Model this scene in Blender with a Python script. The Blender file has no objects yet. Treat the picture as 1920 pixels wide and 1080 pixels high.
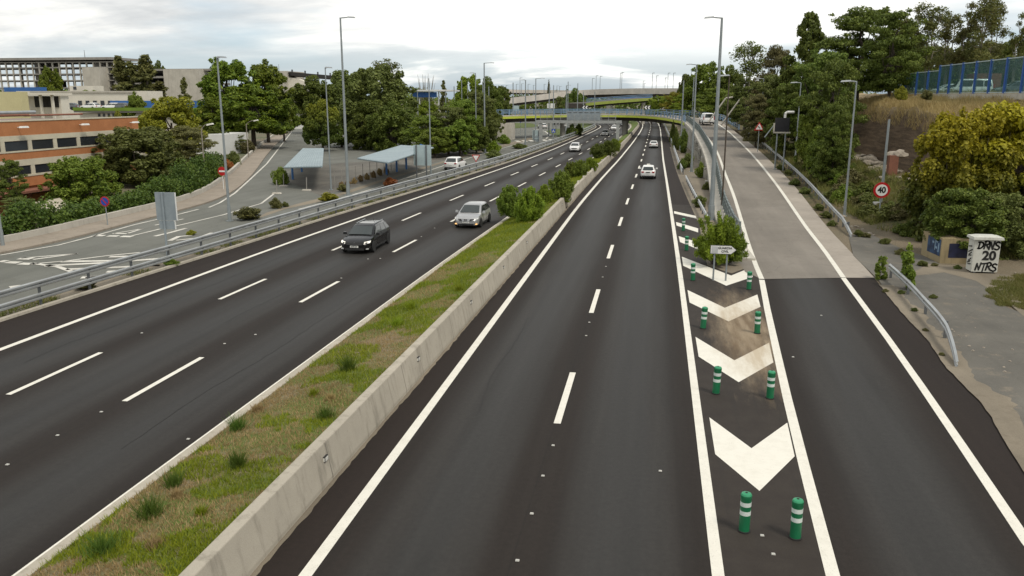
import bpy, bmesh, math, random
import numpy as np
from mathutils import Vector, Matrix, noise
random.seed(7)
SC = bpy.context.scene
COL = SC.collection
R_ = math.radians

# ------------------------------------------------------------------ camera
F_PX, CAM_H = 1540.0, 9.0
PITCH = math.atan(357 / F_PX)
YAW = math.atan(274 / math.hypot(F_PX, 357))
cd = bpy.data.cameras.new('camera')
cam = bpy.data.objects.new('camera', cd)
COL.objects.link(cam)
cam.location = (0, 0, CAM_H)
cam.rotation_euler = (math.pi / 2 - PITCH, 0, YAW)
cd.sensor_width = 36
cd.lens = 36 * F_PX / 1920
cd.clip_end = 6000
cd.clip_start = 0.1
SC.camera = cam

# ------------------------------------------------------------------ world and sun
SUN_EL, SUN_AZ = R_(56), R_(128)      # azimuth clockwise from +Y
w = bpy.data.worlds.new('World')
SC.world = w
w.use_nodes = True
nt = w.node_tree
nt.nodes.clear()
N = nt.nodes.new
L = nt.links.new
out = N('ShaderNodeOutputWorld')
bg = N('ShaderNodeBackground')
bg.inputs['Strength'].default_value = 0.1
sky = N('ShaderNodeTexSky')
sky.sky_type = 'NISHITA'
sky.sun_disc = False
sky.sun_elevation = SUN_EL
sky.sun_rotation = SUN_AZ
sky.air_density = 1.0
sky.dust_density = 1.5
tc = N('ShaderNodeTexCoord')
sep = N('ShaderNodeSeparateXYZ')
L(tc.outputs['Generated'], sep.inputs[0])
def wmath(op, a, b=None, clamp=False):
    m = N('ShaderNodeMath'); m.operation = op; m.use_clamp = clamp
    for i, v in enumerate((a, b)):
        if v is None: continue
        if isinstance(v, (int, float)): m.inputs[i].default_value = v
        else: L(v, m.inputs[i])
    return m.outputs[0]
zz = wmath('ADD', wmath('MAXIMUM', sep.outputs[2], 0.0), 0.13)
comb = N('ShaderNodeCombineXYZ')
L(wmath('MULTIPLY', wmath('DIVIDE', sep.outputs[0], zz), 0.8), comb.inputs[0])
L(wmath('DIVIDE', sep.outputs[1], zz), comb.inputs[1])
def wnoise(scale, detail, rough, off, dist=0.0):
    mp = N('ShaderNodeMapping'); mp.inputs['Location'].default_value = off
    L(comb.outputs[0], mp.inputs[0])
    n = N('ShaderNodeTexNoise'); n.inputs['Scale'].default_value = scale
    n.inputs['Detail'].default_value = detail; n.inputs['Roughness'].default_value = rough
    n.inputs['Distortion'].default_value = dist
    L(mp.outputs[0], n.inputs[0])
    return n.outputs[0]
def wramp(x, stops):
    r = N('ShaderNodeValToRGB')
    el = r.color_ramp.elements
    while len(el) < len(stops): el.new(0.5)
    for e, (p, c) in zip(el, stops): e.position = p; e.color = tuple(c) + (1,)
    L(x, r.inputs[0])
    return r.outputs[0]
def wmix(f, a, b):
    m = N('ShaderNodeMix'); m.data_type = 'RGBA'
    if isinstance(f, (int, float)): m.inputs[0].default_value = f
    else: L(f, m.inputs[0])
    for i, v in ((6, a), (7, b)):
        if isinstance(v, tuple): m.inputs[i].default_value = v + (1,)
        else: L(v, m.inputs[i])
    return m.outputs[2]
CL = 10.2                                                  # cloud radiance before the 0.1 strength
n1 = wnoise(0.62, 9, 0.55, (3.1, 0.7, 0), 0.35)
n2 = wnoise(1.9, 8, 0.58, (9.4, 2.2, 0), 0.3)
n3 = wnoise(0.30, 5, 0.55, (1.2, 5.2, 0))
shade = wramp(wmath('ADD', wmath('MULTIPLY', n1, 0.62), wmath('MULTIPLY', n2, 0.38)),
              [(0.415, (0.47 * CL, 0.49 * CL, 0.50 * CL)), (0.49, (0.62 * CL, 0.63 * CL, 0.625 * CL)),
               (0.55, (0.79 * CL, 0.785 * CL, 0.75 * CL)), (0.63, (1.04 * CL, 1.02 * CL, 0.96 * CL))])
# brighter overcast low ahead of the camera, set apart from the sun direction
sv = Vector((math.sin(SUN_AZ) * math.cos(SUN_EL), math.cos(SUN_AZ) * math.cos(SUN_EL), math.sin(SUN_EL)))
dt = N('ShaderNodeVectorMath'); dt.operation = 'DOT_PRODUCT'
L(tc.outputs['Generated'], dt.inputs[0]); dt.inputs[1].default_value = Vector((0.09, 0.98, 0.15)).normalized()
glow = wmath('POWER', wmath('MAXIMUM', dt.outputs['Value'], 0.0), 13.0)
cl = wmix(wmath('MULTIPLY', glow, 0.55, True), shade, (1.25 * CL, 1.225 * CL, 1.15 * CL))
cover = wramp(n3, [(0.36, (0, 0, 0)), (0.46, (1, 1, 1))])
lowgap = wmath('MULTIPLY', wramp(sep.outputs[2], [(0.0, (0.95, 0.95, 0.95)), (0.035, (0.7, 0.7, 0.7)), (0.07, (0, 0, 0))]), wramp(n1, [(0.50, (1, 1, 1)), (0.60, (0, 0, 0))]))
final = wmix(wmath('MULTIPLY', cover, wmath('SUBTRACT', 1.0, lowgap), True), wmix(0.45, sky.outputs[0], (0.42 * CL, 0.56 * CL, 0.70 * CL)), cl)
L(final, bg.inputs['Color'])
L(bg.outputs[0], out.inputs[0])

sd = bpy.data.lights.new('sun', 'SUN')
sun = bpy.data.objects.new('sun', sd)
COL.objects.link(sun)
sd.energy = 1.7
sd.angle = R_(14)
sd.color = (1.0, 0.93, 0.81)
sun.rotation_euler = Vector((-sv.x, -sv.y, -sv.z)).to_track_quat('-Z', 'Y').to_euler()
SC.view_settings.view_transform = 'Standard'
SC.view_settings.look = 'None'
SC.view_settings.exposure = 0.40
SC.view_settings.gamma = 1.0
SC.view_settings.use_curve_mapping = False

# ------------------------------------------------------------------ pixel <-> world helpers (1920x1080 photo pixels)
_F = Vector((-math.sin(YAW) * math.cos(PITCH), math.cos(YAW) * math.cos(PITCH), -math.sin(PITCH)))
_R = Vector((math.cos(YAW), math.sin(YAW), 0))
_U = _R.cross(_F)
def G(px, py, z=0.0):
    d = _F * F_PX + _R * (px - 960) - _U * (py - 540)
    t = (z - CAM_H) / d.z
    return Vector((d.x * t, d.y * t, z))
def XZ(px, py, Y):
    """point at forward distance Y seen at pixel px, py"""
    d = _F * F_PX + _R * (px - 960) - _U * (py - 540)
    t = Y / d.y
    return Vector((d.x * t, Y, CAM_H + d.z * t))
def AT(px, Y, z=0.0):
    a = (px - 960) / F_PX
    # (P.R) - a (P.F) = 0 with P = (X, Y, z-H)
    cx = _R.x - a * _F.x
    rest = (_R.y - a * _F.y) * Y + (_R.z - a * _F.z) * (z - CAM_H)
    return Vector((-rest / cx, Y, z))
def interp(tab, y):
    if y <= tab[0][0]: return tab[0][1]
    for (a, b), (c, d) in zip(tab, tab[1:]):
        if y <= c:
            return b + (d - b) * (y - a) / max(1e-9, c - a)
    (a, b), (c, d) = tab[-2:]
    return d + (d - b) * (y - c) / max(1e-3, c - a)
def smooth_tab(tab, step=4.0, win=9.0):
    """resample and soften a polyline table"""
    y0, y1 = tab[0][0], tab[-1][0]
    n = max(1, math.ceil((y1 - y0) / step - 1e-6))
    res = []
    for i in range(n + 1):
        y = min(y0 + i * step, y1)
        ws = [interp(tab, min(max(y + k * win / 3, y0), y1)) for k in (-3, -2, -1, 0, 1, 2, 3)]
        ws_ = (1, 2, 3, 4, 3, 2, 1)
        edge = y - y0 < win or y1 - y < win
        res.append((y, interp(tab, y) if edge else sum(a * b for a, b in zip(ws, ws_)) / 16))
    return res

# ------------------------------------------------------------------ materials
MATS = {}
def nodes(name):
    m = bpy.data.materials.new(name); m.use_nodes = True
    t = m.node_tree; t.nodes.clear()
    o = t.nodes.new('ShaderNodeOutputMaterial')
    return m, t, o
class NB:
    def __init__(s, t): s.t = t
    def new(s, k, **kw):
        n = s.t.nodes.new(k)
        for a, b in kw.items(): setattr(n, a, b)
        return n
    def link(s, a, b): s.t.links.new(a, b)
    def noise(s, vec, scale, detail=4, rough=0.6, dist=0.0):
        n = s.new('ShaderNodeTexNoise')
        n.inputs['Scale'].default_value = scale; n.inputs['Detail'].default_value = detail
        n.inputs['Roughness'].default_value = rough; n.inputs['Distortion'].default_value = dist
        if vec is not None: s.link(vec, n.inputs[0])
        return n.outputs[0]
    def ramp(s, x, stops):
        r = s.new('ShaderNodeValToRGB'); el = r.color_ramp.elements
        while len(el) < len(stops): el.new(0.5)
        for e, (p, c) in zip(el, stops):
            e.position = p
            e.color = (c, c, c, 1) if isinstance(c, (int, float)) else tuple(c) + (1,)
        s.link(x, r.inputs[0]); return r.outputs[0]
    def mix(s, f, a, b, mode='MIX'):
        m = s.new('ShaderNodeMix', data_type='RGBA', blend_type=mode)
        for i, v in ((0, f), (6, a), (7, b)):
            if isinstance(v, (int, float)): m.inputs[i].default_value = v if i == 0 else (v, v, v, 1)
            elif isinstance(v, tuple): m.inputs[i].default_value = v + (1,)
            else: s.link(v, m.inputs[i])
        return m.outputs[2]
    def math(s, op, a, b=0.0, clamp=False):
        m = s.new('ShaderNodeMath', operation=op, use_clamp=clamp)
        for i, v in enumerate((a, b)):
            if isinstance(v, (int, float)): m.inputs[i].default_value = v
            else: s.link(v, m.inputs[i])
        return m.outputs[0]
    def pos(s, scale=(1, 1, 1), obj=False):
        if obj: v = s.new('ShaderNodeTexCoord').outputs['Object']
        else: v = s.new('ShaderNodeNewGeometry').outputs['Position']
        if scale == (1, 1, 1): return v
        mp = s.new('ShaderNodeMapping'); mp.inputs['Scale'].default_value = scale
        s.link(v, mp.inputs[0]); return mp.outputs[0]
    def bsdf(s, o, col, rough=0.6, metal=0.0, bump=None, bstr=0.2, bdist=0.01, spec=0.5, coat=0.0):
        p = s.new('ShaderNodeBsdfPrincipled')
        if isinstance(col, tuple): p.inputs['Base Color'].default_value = col + (1,)
        else: s.link(col, p.inputs['Base Color'])
        if isinstance(rough, (int, float)): p.inputs['Roughness'].default_value = rough
        else: s.link(rough, p.inputs['Roughness'])
        p.inputs['Metallic'].default_value = metal
        p.inputs['Specular IOR Level'].default_value = spec
        p.inputs['Coat Weight'].default_value = coat
        p.inputs['Coat Roughness'].default_value = 0.05
        if bump is not None:
            b = s.new('ShaderNodeBump'); b.inputs['Strength'].default_value = bstr
            b.inputs['Distance'].default_value = bdist
            s.link(bump, b.inputs['Height']); s.link(b.outputs[0], p.inputs['Normal'])
        s.link(p.outputs[0], o.inputs[0]); return p
def M(name, c1, c2=None, rough=0.7, metal=0.0, scale=3.0, lo=0.35, hi=0.65, bstr=0.15, obj=True, fine=0.12, spec=0.5, coat=0.0, stretch=(1, 1, 1)):
    """general procedural surface: two-tone noise, fine grain, light bump"""
    if name in MATS: return MATS[name]
    m, t, o = nodes(name); b = NB(t)
    v = b.pos(stretch, obj)
    c2 = c2 or tuple(x * 0.82 for x in c1)
    big = b.ramp(b.noise(v, scale, 5, 0.6), [(lo, 0.0), (hi, 1.0)])
    col = b.mix(big, c1, c2)
    fn = b.noise(v, scale * 14, 3, 0.7)
    col = b.mix(1.0, col, b.ramp(fn, [(0.25, 1 - fine), (0.75, 1 + fine * 0.0)]), 'MULTIPLY')
    b.bsdf(o, col, rough, metal, fn, bstr, 0.01, spec, coat)
    MATS[name] = m
    return m
def glassy(name, c, rough=0.06):
    if name in MATS: return MATS[name]
    m, t, o = nodes(name); b = NB(t)
    n = b.noise(b.pos((1, 1, 1), True), 2.0, 2)
    b.bsdf(o, b.mix(n, c, tuple(x * 1.6 for x in c)), rough, 0.0, None, spec=0.7)
    MATS[name] = m; return m
def emit(name, c, s):
    m, t, o = nodes(name); b = NB(t)
    e = b.new('ShaderNodeEmission'); e.inputs[0].default_value = c + (1,); e.inputs[1].default_value = s
    b.link(e.outputs[0], o.inputs[0]); MATS[name] = m; return m

def asphalt(name, tone, tint, brown, wheel=True):
    """u runs 0..1 over each lane (UV x): paler polished wheel band, warm dusty edges"""
    m, t, o = nodes(name); b = NB(t)
    uv = b.new('ShaderNodeUVMap').outputs[0]
    sp = b.new('ShaderNodeSeparateXYZ'); b.link(uv, sp.inputs[0])
    P = b.pos()
    u = b.math('FRACT', sp.outputs[0])
    band = b.math('ABSOLUTE', b.math('SUBTRACT', u, 0.5))            # 0 mid lane .. 0.5 at the line
    nb = b.noise(b.pos((0.35, 0.03, 1)), 1.0, 3)
    band = b.math('ADD', band, b.math('MULTIPLY', b.math('SUBTRACT', nb, 0.5), 0.35))
    inlane = b.ramp(band, [(0.10, 1.0), (0.42, 0.0)])
    trk = b.math('ABSOLUTE', b.math('SUBTRACT', b.math('ABSOLUTE', b.math('SUBTRACT', u, 0.5)), 0.235))     # two tyre tracks per lane
    trk = b.ramp(b.math('ADD', trk, b.math('MULTIPLY', b.math('SUBTRACT', nb, 0.5), 0.12)), [(0.03, 1.0), (0.11, 0.0)])
    seam = b.ramp(b.math('ABSOLUTE', b.math('SUBTRACT', u, 0.985)), [(0.002, 1.0), (0.006, 0.0)])
    blot = b.noise(b.pos((0.5, 0.12, 1)), 0.5, 6, 0.7)
    shoulder = b.ramp(sp.outputs[1], [(0.45, 0.0), (0.55, 1.0)])      # v = 1 off the lanes
    fine = b.noise(P, 55, 2, 0.8)
    mid = b.noise(P, 7, 4, 0.65)
    strk = b.noise(b.pos((1.6, 0.05, 1)), 1.0, 4)
    col = b.mix(inlane, brown, tone)
    col = b.mix(b.math('MULTIPLY', trk, 0.30), col, tuple(x * 1.45 for x in tone))
    col = b.mix(b.ramp(blot, [(0.58, 0.0), (0.70, 0.55)]), col, tuple(x * 0.62 for x in tone))
    col = b.mix(b.math('MULTIPLY', seam, 0.6), col, (0.014, 0.012, 0.011))
    col = b.mix(shoulder, col, tint)
    col = b.mix(1.0, col, b.ramp(fine, [(0.25, 0.62), (0.75, 1.38)]), 'MULTIPLY')
    col = b.mix(1.0, col, b.ramp(mid, [(0.3, 0.86), (0.7, 1.12)]), 'MULTIPLY')
    col = b.mix(1.0, col, b.ramp(strk, [(0.3, 0.84), (0.7, 1.14)]), 'MULTIPLY')
    rg = b.ramp(inlane, [(0.0, 0.88), (1.0, 0.66)])
    b.bsdf(o, col, rg, 0, fine, 0.35, 0.006, spec=0.28)
    MATS[name] = m; return m
asphalt('highway_asphalt', (0.0285, 0.0268, 0.0248), (0.0195, 0.0138, 0.0112), (0.0205, 0.0163, 0.0138))

def ground_mat():
    m, t, o = nodes('dry_ground'); b = NB(t); P = b.pos()
    n1 = b.noise(P, 0.08, 5); n2 = b.noise(P, 1.3, 6, 0.7); n3 = b.noise(P, 14, 3, 0.8)
    col = b.mix(b.ramp(n1, [(0.42, 0.0), (0.58, 1.0)]), (0.17, 0.135, 0.09), (0.055, 0.075, 0.025))
    col = b.mix(b.ramp(n2, [(0.45, 0.0), (0.62, 0.8)]), col, (0.20, 0.17, 0.125))
    col = b.mix(1.0, col, b.ramp(n3, [(0.2, 0.6), (0.8, 1.25)]), 'MULTIPLY')
    b.bsdf(o, col, 0.95, 0, n3, 0.6, 0.04)
    MATS['dry_ground'] = m
ground_mat()
def old_asphalt(name, c, c2, stain=(0.10, 0.085, 0.06), s=0.5):
    m, t, o = nodes(name); b = NB(t); P = b.pos()
    n1 = b.noise(P, 0.16, 6, 0.6, 0.4); n2 = b.noise(P, 1.1, 6, 0.7); n3 = b.noise(P, 40, 2, 0.8)
    n4 = b.noise(b.pos((0.9, 0.06, 1)), 1.0, 4)
    col = b.mix(b.ramp(n1, [(0.38, 0.0), (0.62, 1.0)]), c, c2)
    col = b.mix(b.ramp(n2, [(0.56, 0.0), (0.72, s)]), col, stain)
    vo = b.new('ShaderNodeTexVoronoi', feature='DISTANCE_TO_EDGE'); vo.inputs['Scale'].default_value = 0.22
    wv = b.new('ShaderNodeVectorMath', operation='ADD'); b.link(P, wv.inputs[0])
    nz = b.new('ShaderNodeTexNoise'); nz.inputs['Scale'].default_value = 0.8; b.link(P, nz.inputs[0]); b.link(nz.outputs[1], wv.inputs[1])
    b.link(wv.outputs[0], vo.inputs[0])
    col = b.mix(b.ramp(vo.outputs[0], [(0.003, 0.25), (0.008, 0.0)]), col, tuple(x * 0.45 for x in c))
    col = b.mix(1.0, col, b.ramp(n4, [(0.3, 0.88), (0.7, 1.1)]), 'MULTIPLY')
    col = b.mix(1.0, col, b.ramp(n3, [(0.2, 0.72), (0.8, 1.22)]), 'MULTIPLY')
    b.bsdf(o, col, 0.88, 0, n3, 0.35, 0.008, spec=0.35)
    MATS[name] = m
old_asphalt('grey_asphalt', (0.150, 0.152, 0.135), (0.122, 0.124, 0.108), (0.11, 0.10, 0.08))
old_asphalt('ramp_asphalt', (0.212, 0.190, 0.163), (0.175, 0.156, 0.133), (0.122, 0.104, 0.083))
old_asphalt('lot_asphalt', (0.15, 0.14, 0.12), (0.10, 0.094, 0.082), (0.215, 0.18, 0.135), 0.8)
old_asphalt('dust_ground', (0.235, 0.20, 0.15), (0.165, 0.14, 0.105), (0.11, 0.09, 0.065))

def concrete(name, c, streak=0.5, dirt=(0.11, 0.10, 0.08)):
    m, t, o = nodes(name); b = NB(t); P = b.pos()
    n1 = b.noise(P, 0.35, 6, 0.65); n2 = b.noise(P, 3, 6, 0.7); n3 = b.noise(P, 45, 2, 0.7)
    n4 = b.noise(b.pos((1.3, 1.3, 0.12)), 2.0, 5, 0.65)
    col = b.mix(b.ramp(n1, [(0.35, 0.0), (0.65, 1.0)]), c, tuple(x * 0.8 for x in c))
    col = b.mix(b.ramp(n4, [(0.52, 0.0), (0.72, streak)]), col, dirt)
    col = b.mix(b.ramp(n2, [(0.6, 0.0), (0.75, streak * 0.8)]), col, dirt)
    col = b.mix(1.0, col, b.ramp(n3, [(0.2, 0.85), (0.8, 1.1)]), 'MULTIPLY')
    b.bsdf(o, col, 0.9, 0, n3, 0.3, 0.01, spec=0.3)
    MATS[name] = m
concrete('barrier_concrete', (0.44, 0.40, 0.33), 0.55, (0.13, 0.115, 0.09))
concrete('kerb_concrete', (0.44, 0.40, 0.33), 0.5, (0.15, 0.13, 0.09))
concrete('pavement_concrete', (0.31, 0.265, 0.215), 0.5, (0.14, 0.115, 0.085))
concrete('pale_concrete', (0.50, 0.47, 0.41), 0.35, (0.22, 0.20, 0.17))
concrete('grey_concrete', (0.30, 0.285, 0.26), 0.5, (0.12, 0.11, 0.10))
concrete('shoulder_concrete', (0.36, 0.32, 0.275), 0.4, (0.2, 0.17, 0.13))

def paint_mat():
    m, t, o = nodes('white_road_paint'); b = NB(t); P = b.pos()
    n1 = b.noise(P, 2.5, 6, 0.7); n2 = b.noise(P, 30, 3, 0.8)
    col = b.mix(b.ramp(n1, [(0.45, 0.0), (0.75, 0.4)]), (0.70, 0.675, 0.60), (0.46, 0.43, 0.36))
    col = b.mix(b.ramp(n2, [(0.60, 0.0), (0.70, 0.7)]), col, (0.16, 0.15, 0.135))
    b.bsdf(o, col, 0.65, 0, n2, 0.2, 0.004)
    MATS['white_road_paint'] = m
    m, t, o = nodes('worn_road_paint'); b = NB(t); P = b.pos()
    n1 = b.noise(P, 0.6, 6, 0.7); n2 = b.noise(P, 12, 4, 0.8)
    col = b.mix(b.ramp(n1, [(0.40, 0.1), (0.7, 0.8)]), (0.66, 0.64, 0.58), (0.34, 0.32, 0.28))
    col = b.mix(b.ramp(n2, [(0.56, 0.0), (0.68, 0.8)]), col, (0.17, 0.165, 0.15))
    b.bsdf(o, col, 0.75, 0, n2, 0.2, 0.004)
    MATS['worn_road_paint'] = m
    # chevrons: sand washed over them in one patch of the gore
    m, t, o = nodes('chevron_paint'); b = NB(t); P = b.pos()
    n1 = b.noise(P, 2.5, 6, 0.7); n2 = b.noise(P, 30, 3, 0.8)
    col = b.mix(b.ramp(n1, [(0.45, 0.0), (0.75, 0.35)]), (0.71, 0.685, 0.61), (0.50, 0.465, 0.39))
    col = b.mix(sand_mask(b, 0.8), col, (0.40, 0.315, 0.205))
    col = b.mix(b.ramp(n2, [(0.62, 0.0), (0.72, 0.6)]), col, (0.18, 0.165, 0.14))
    b.bsdf(o, col, 0.7, 0, n2, 0.2, 0.004)
    MATS['chevron_paint'] = m
def sand_mask(b, amt):
    """dry mud washed down the gore, centred on the third chevron"""
    c = G(1398, 622)
    P = b.pos()
    sub = b.new('ShaderNodeVectorMath', operation='SUBTRACT'); b.link(P, sub.inputs[0]); sub.inputs[1].default_value = c
    mp = b.new('ShaderNodeVectorMath', operation='MULTIPLY'); b.link(sub.outputs[0], mp.inputs[0]); mp.inputs[1].default_value = (0.62, 0.12, 0)
    ln = b.new('ShaderNodeVectorMath', operation='LENGTH'); b.link(mp.outputs[0], ln.inputs[0])
    n = b.noise(b.pos((1.7, 0.30, 1)), 1.6, 7, 0.72)
    d = b.math('ADD', ln.outputs['Value'], b.math('MULTIPLY', b.math('SUBTRACT', n, 0.5), 1.3))
    return b.ramp(d, [(0.30, amt), (0.62, amt * 0.45), (1.05, 0.0)])
paint_mat()
def gore_mat():
    m, t, o = nodes('gore_asphalt'); b = NB(t); P = b.pos()
    fine = b.noise(P, 55, 2, 0.8); mid = b.noise(P, 1.2, 6, 0.7)
    strk = b.noise(b.pos((2.2, 0.09, 1)), 1.0, 4)
    col = b.mix(b.ramp(mid, [(0.35, 0.0), (0.65, 1.0)]), (0.024, 0.018, 0.0145), (0.033, 0.0265, 0.021))
    col = b.mix(b.ramp(strk, [(0.55, 0.0), (0.7, 0.6)]), col, (0.019, 0.016, 0.014))
    col = b.mix(sand_mask(b, 0.95), col, b.mix(b.ramp(b.noise(b.pos((1.8, 0.25, 1)), 1.3, 5), [(0.4, 0.0), (0.62, 1.0)]), (0.27, 0.21, 0.14), (0.15, 0.105, 0.062)))
    col = b.mix(1.0, col, b.ramp(fine, [(0.25, 0.65), (0.75, 1.3)]), 'MULTIPLY')
    b.bsdf(o, col, 0.88, 0, fine, 0.35, 0.006, spec=0.4)
    MATS['gore_asphalt'] = m
gore_mat()

def leaf_mat(name, cols, trans=0.25, ztint=None):
    m, t, o = nodes(name); b = NB(t)
    geo = b.new('ShaderNodeNewGeometry')
    oi = b.new('ShaderNodeObjectInfo')
    stops = [(i / max(1, len(cols) - 1), c) for i, c in enumerate(cols)]
    P = b.pos((1, 1, 1), True)
    n = b.noise(P, 0.45, 3, 0.6)
    x = b.math('ADD', b.math('MULTIPLY', geo.outputs['Random Per Island'], 0.55), b.math('MULTIPLY', b.math('SUBTRACT', n, 0.28), 1.0), True)
    col = b.ramp(x, stops)
    if ztint:                                             # upper leaves already turned to autumn yellow
        z0, z1, c2 = ztint
        sp = b.new('ShaderNodeSeparateXYZ'); b.link(P, sp.inputs[0])
        n2 = b.noise(P, 0.55, 3)
        h = b.math('ADD', sp.outputs[2], b.math('MULTIPLY', b.math('SUBTRACT', n2, 0.5), 7.0))
        mr = b.new('ShaderNodeMapRange'); b.link(h, mr.inputs[0]); mr.inputs[1].default_value = z0; mr.inputs[2].default_value = z1
        tc_ = b.mix(geo.outputs['Random Per Island'], c2[0], c2[1])
        col = b.mix(mr.outputs[0], col, tc_)
    hs = b.new('ShaderNodeHueSaturation')
    b.link(b.math('ADD', b.math('MULTIPLY', oi.outputs['Random'], 0.025), 0.496), hs.inputs['Hue'])
    b.link(b.math('ADD', b.math('MULTIPLY', oi.outputs['Random'], 0.35), 0.82), hs.inputs['Value'])
    b.link(col, hs.inputs['Color'])
    d = b.new('ShaderNodeBsdfPrincipled'); d.inputs['Roughness'].default_value = 0.6; d.inputs['Specular IOR Level'].default_value = 0.3
    tr = b.new('ShaderNodeBsdfTranslucent')
    b.link(hs.outputs[0], d.inputs['Base Color']); b.link(hs.outputs[0], tr.inputs[0])
    mx = b.new('ShaderNodeMixShader'); mx.inputs[0].default_value = trans
    b.link(d.outputs[0], mx.inputs[1]); b.link(tr.outputs[0], mx.inputs[2]); b.link(mx.outputs[0], o.inputs[0])
    MATS[name] = m
leaf_mat('leaf_dark', [(0.058, 0.083, 0.013), (0.120, 0.154, 0.024), (0.224, 0.252, 0.044)], 0.3)
leaf_mat('leaf_mid', [(0.083, 0.127, 0.013), (0.164, 0.211, 0.026), (0.281, 0.318, 0.044)], 0.3)
leaf_mat('leaf_olive', [(0.086, 0.106, 0.025), (0.149, 0.170, 0.041), (0.220, 0.241, 0.064)], 0.3)
leaf_mat('leaf_yellowgreen', [(0.121, 0.129, 0.013), (0.242, 0.224, 0.022), (0.363, 0.312, 0.029)], 0.3)
leaf_mat('leaf_bright', [(0.098, 0.142, 0.011), (0.196, 0.251, 0.019), (0.325, 0.367, 0.032)], 0.3)
leaf_mat('leaf_pine', [(0.058, 0.101, 0.010), (0.146, 0.194, 0.018), (0.293, 0.335, 0.030)], 0.3)
leaf_mat('leaf_cedar', [(0.074, 0.078, 0.024), (0.122, 0.120, 0.036), (0.196, 0.176, 0.054)])
leaf_mat('leaf_brown', [(0.095, 0.088, 0.033), (0.15, 0.138, 0.05), (0.215, 0.19, 0.075)])
leaf_mat('leaf_ivy', [(0.034, 0.061, 0.009), (0.070, 0.108, 0.014), (0.155, 0.197, 0.028)], 0.25)
leaf_mat('leaf_autumn', [(0.040, 0.058, 0.010), (0.085, 0.105, 0.017), (0.16, 0.165, 0.026)], 0.3, (3.2, 7.4, ((0.235, 0.205, 0.011), (0.45, 0.375, 0.023))))
leaf_mat('leaf_halfautumn', [(0.05, 0.075, 0.012), (0.095, 0.125, 0.02), (0.15, 0.17, 0.028)], 0.3, (4.5, 9.5, ((0.17, 0.18, 0.015), (0.28, 0.27, 0.025))))
leaf_mat('leaf_poplar', [(0.075, 0.085, 0.024), (0.13, 0.135, 0.038), (0.20, 0.165, 0.055)], 0.3)
leaf_mat('leaf_red', [(0.242, 0.070, 0.026), (0.387, 0.129, 0.042), (0.484, 0.235, 0.084)])
leaf_mat('grass_green', [(0.114, 0.160, 0.008), (0.229, 0.274, 0.014), (0.382, 0.395, 0.030)], 0.3)
leaf_mat('tuft_green', [(0.05, 0.085, 0.012), (0.095, 0.15, 0.02), (0.17, 0.22, 0.035)], 0.3)
leaf_mat('grass_dry', [(0.236, 0.167, 0.083), (0.366, 0.259, 0.121), (0.496, 0.368, 0.187)], 0.3)
leaf_mat('grass_mixed', [(0.090, 0.115, 0.022), (0.180, 0.184, 0.045), (0.324, 0.253, 0.110)], 0.3)
M('bark', (0.10, 0.078, 0.058), (0.055, 0.045, 0.035), 0.95, scale=4, bstr=0.6)
M('pale_bark', (0.30, 0.27, 0.22), (0.16, 0.14, 0.115), 0.9, scale=3, bstr=0.4)
M('galvanised', (0.42, 0.44, 0.45), (0.34, 0.36, 0.37), 0.45, 0.55, scale=2.0)
M('lamp_grey', (0.30, 0.33, 0.34), (0.24, 0.27, 0.28), 0.5, 0.3, scale=1.0)
M('rail_steel', (0.46, 0.48, 0.48), (0.36, 0.37, 0.37), 0.42, 0.5, scale=0.8, obj=False)
M('post_steel', (0.16, 0.17, 0.175), (0.11, 0.115, 0.12), 0.6, 0.4, scale=1.5)
M('dark_plastic', (0.02, 0.02, 0.021), None, 0.55)
M('rubber', (0.016, 0.016, 0.016), None, 0.85)
M('lens_white', (0.75, 0.74, 0.68), None, 0.3); M('stud_white', (0.50, 0.49, 0.45), None, 0.5)

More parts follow.
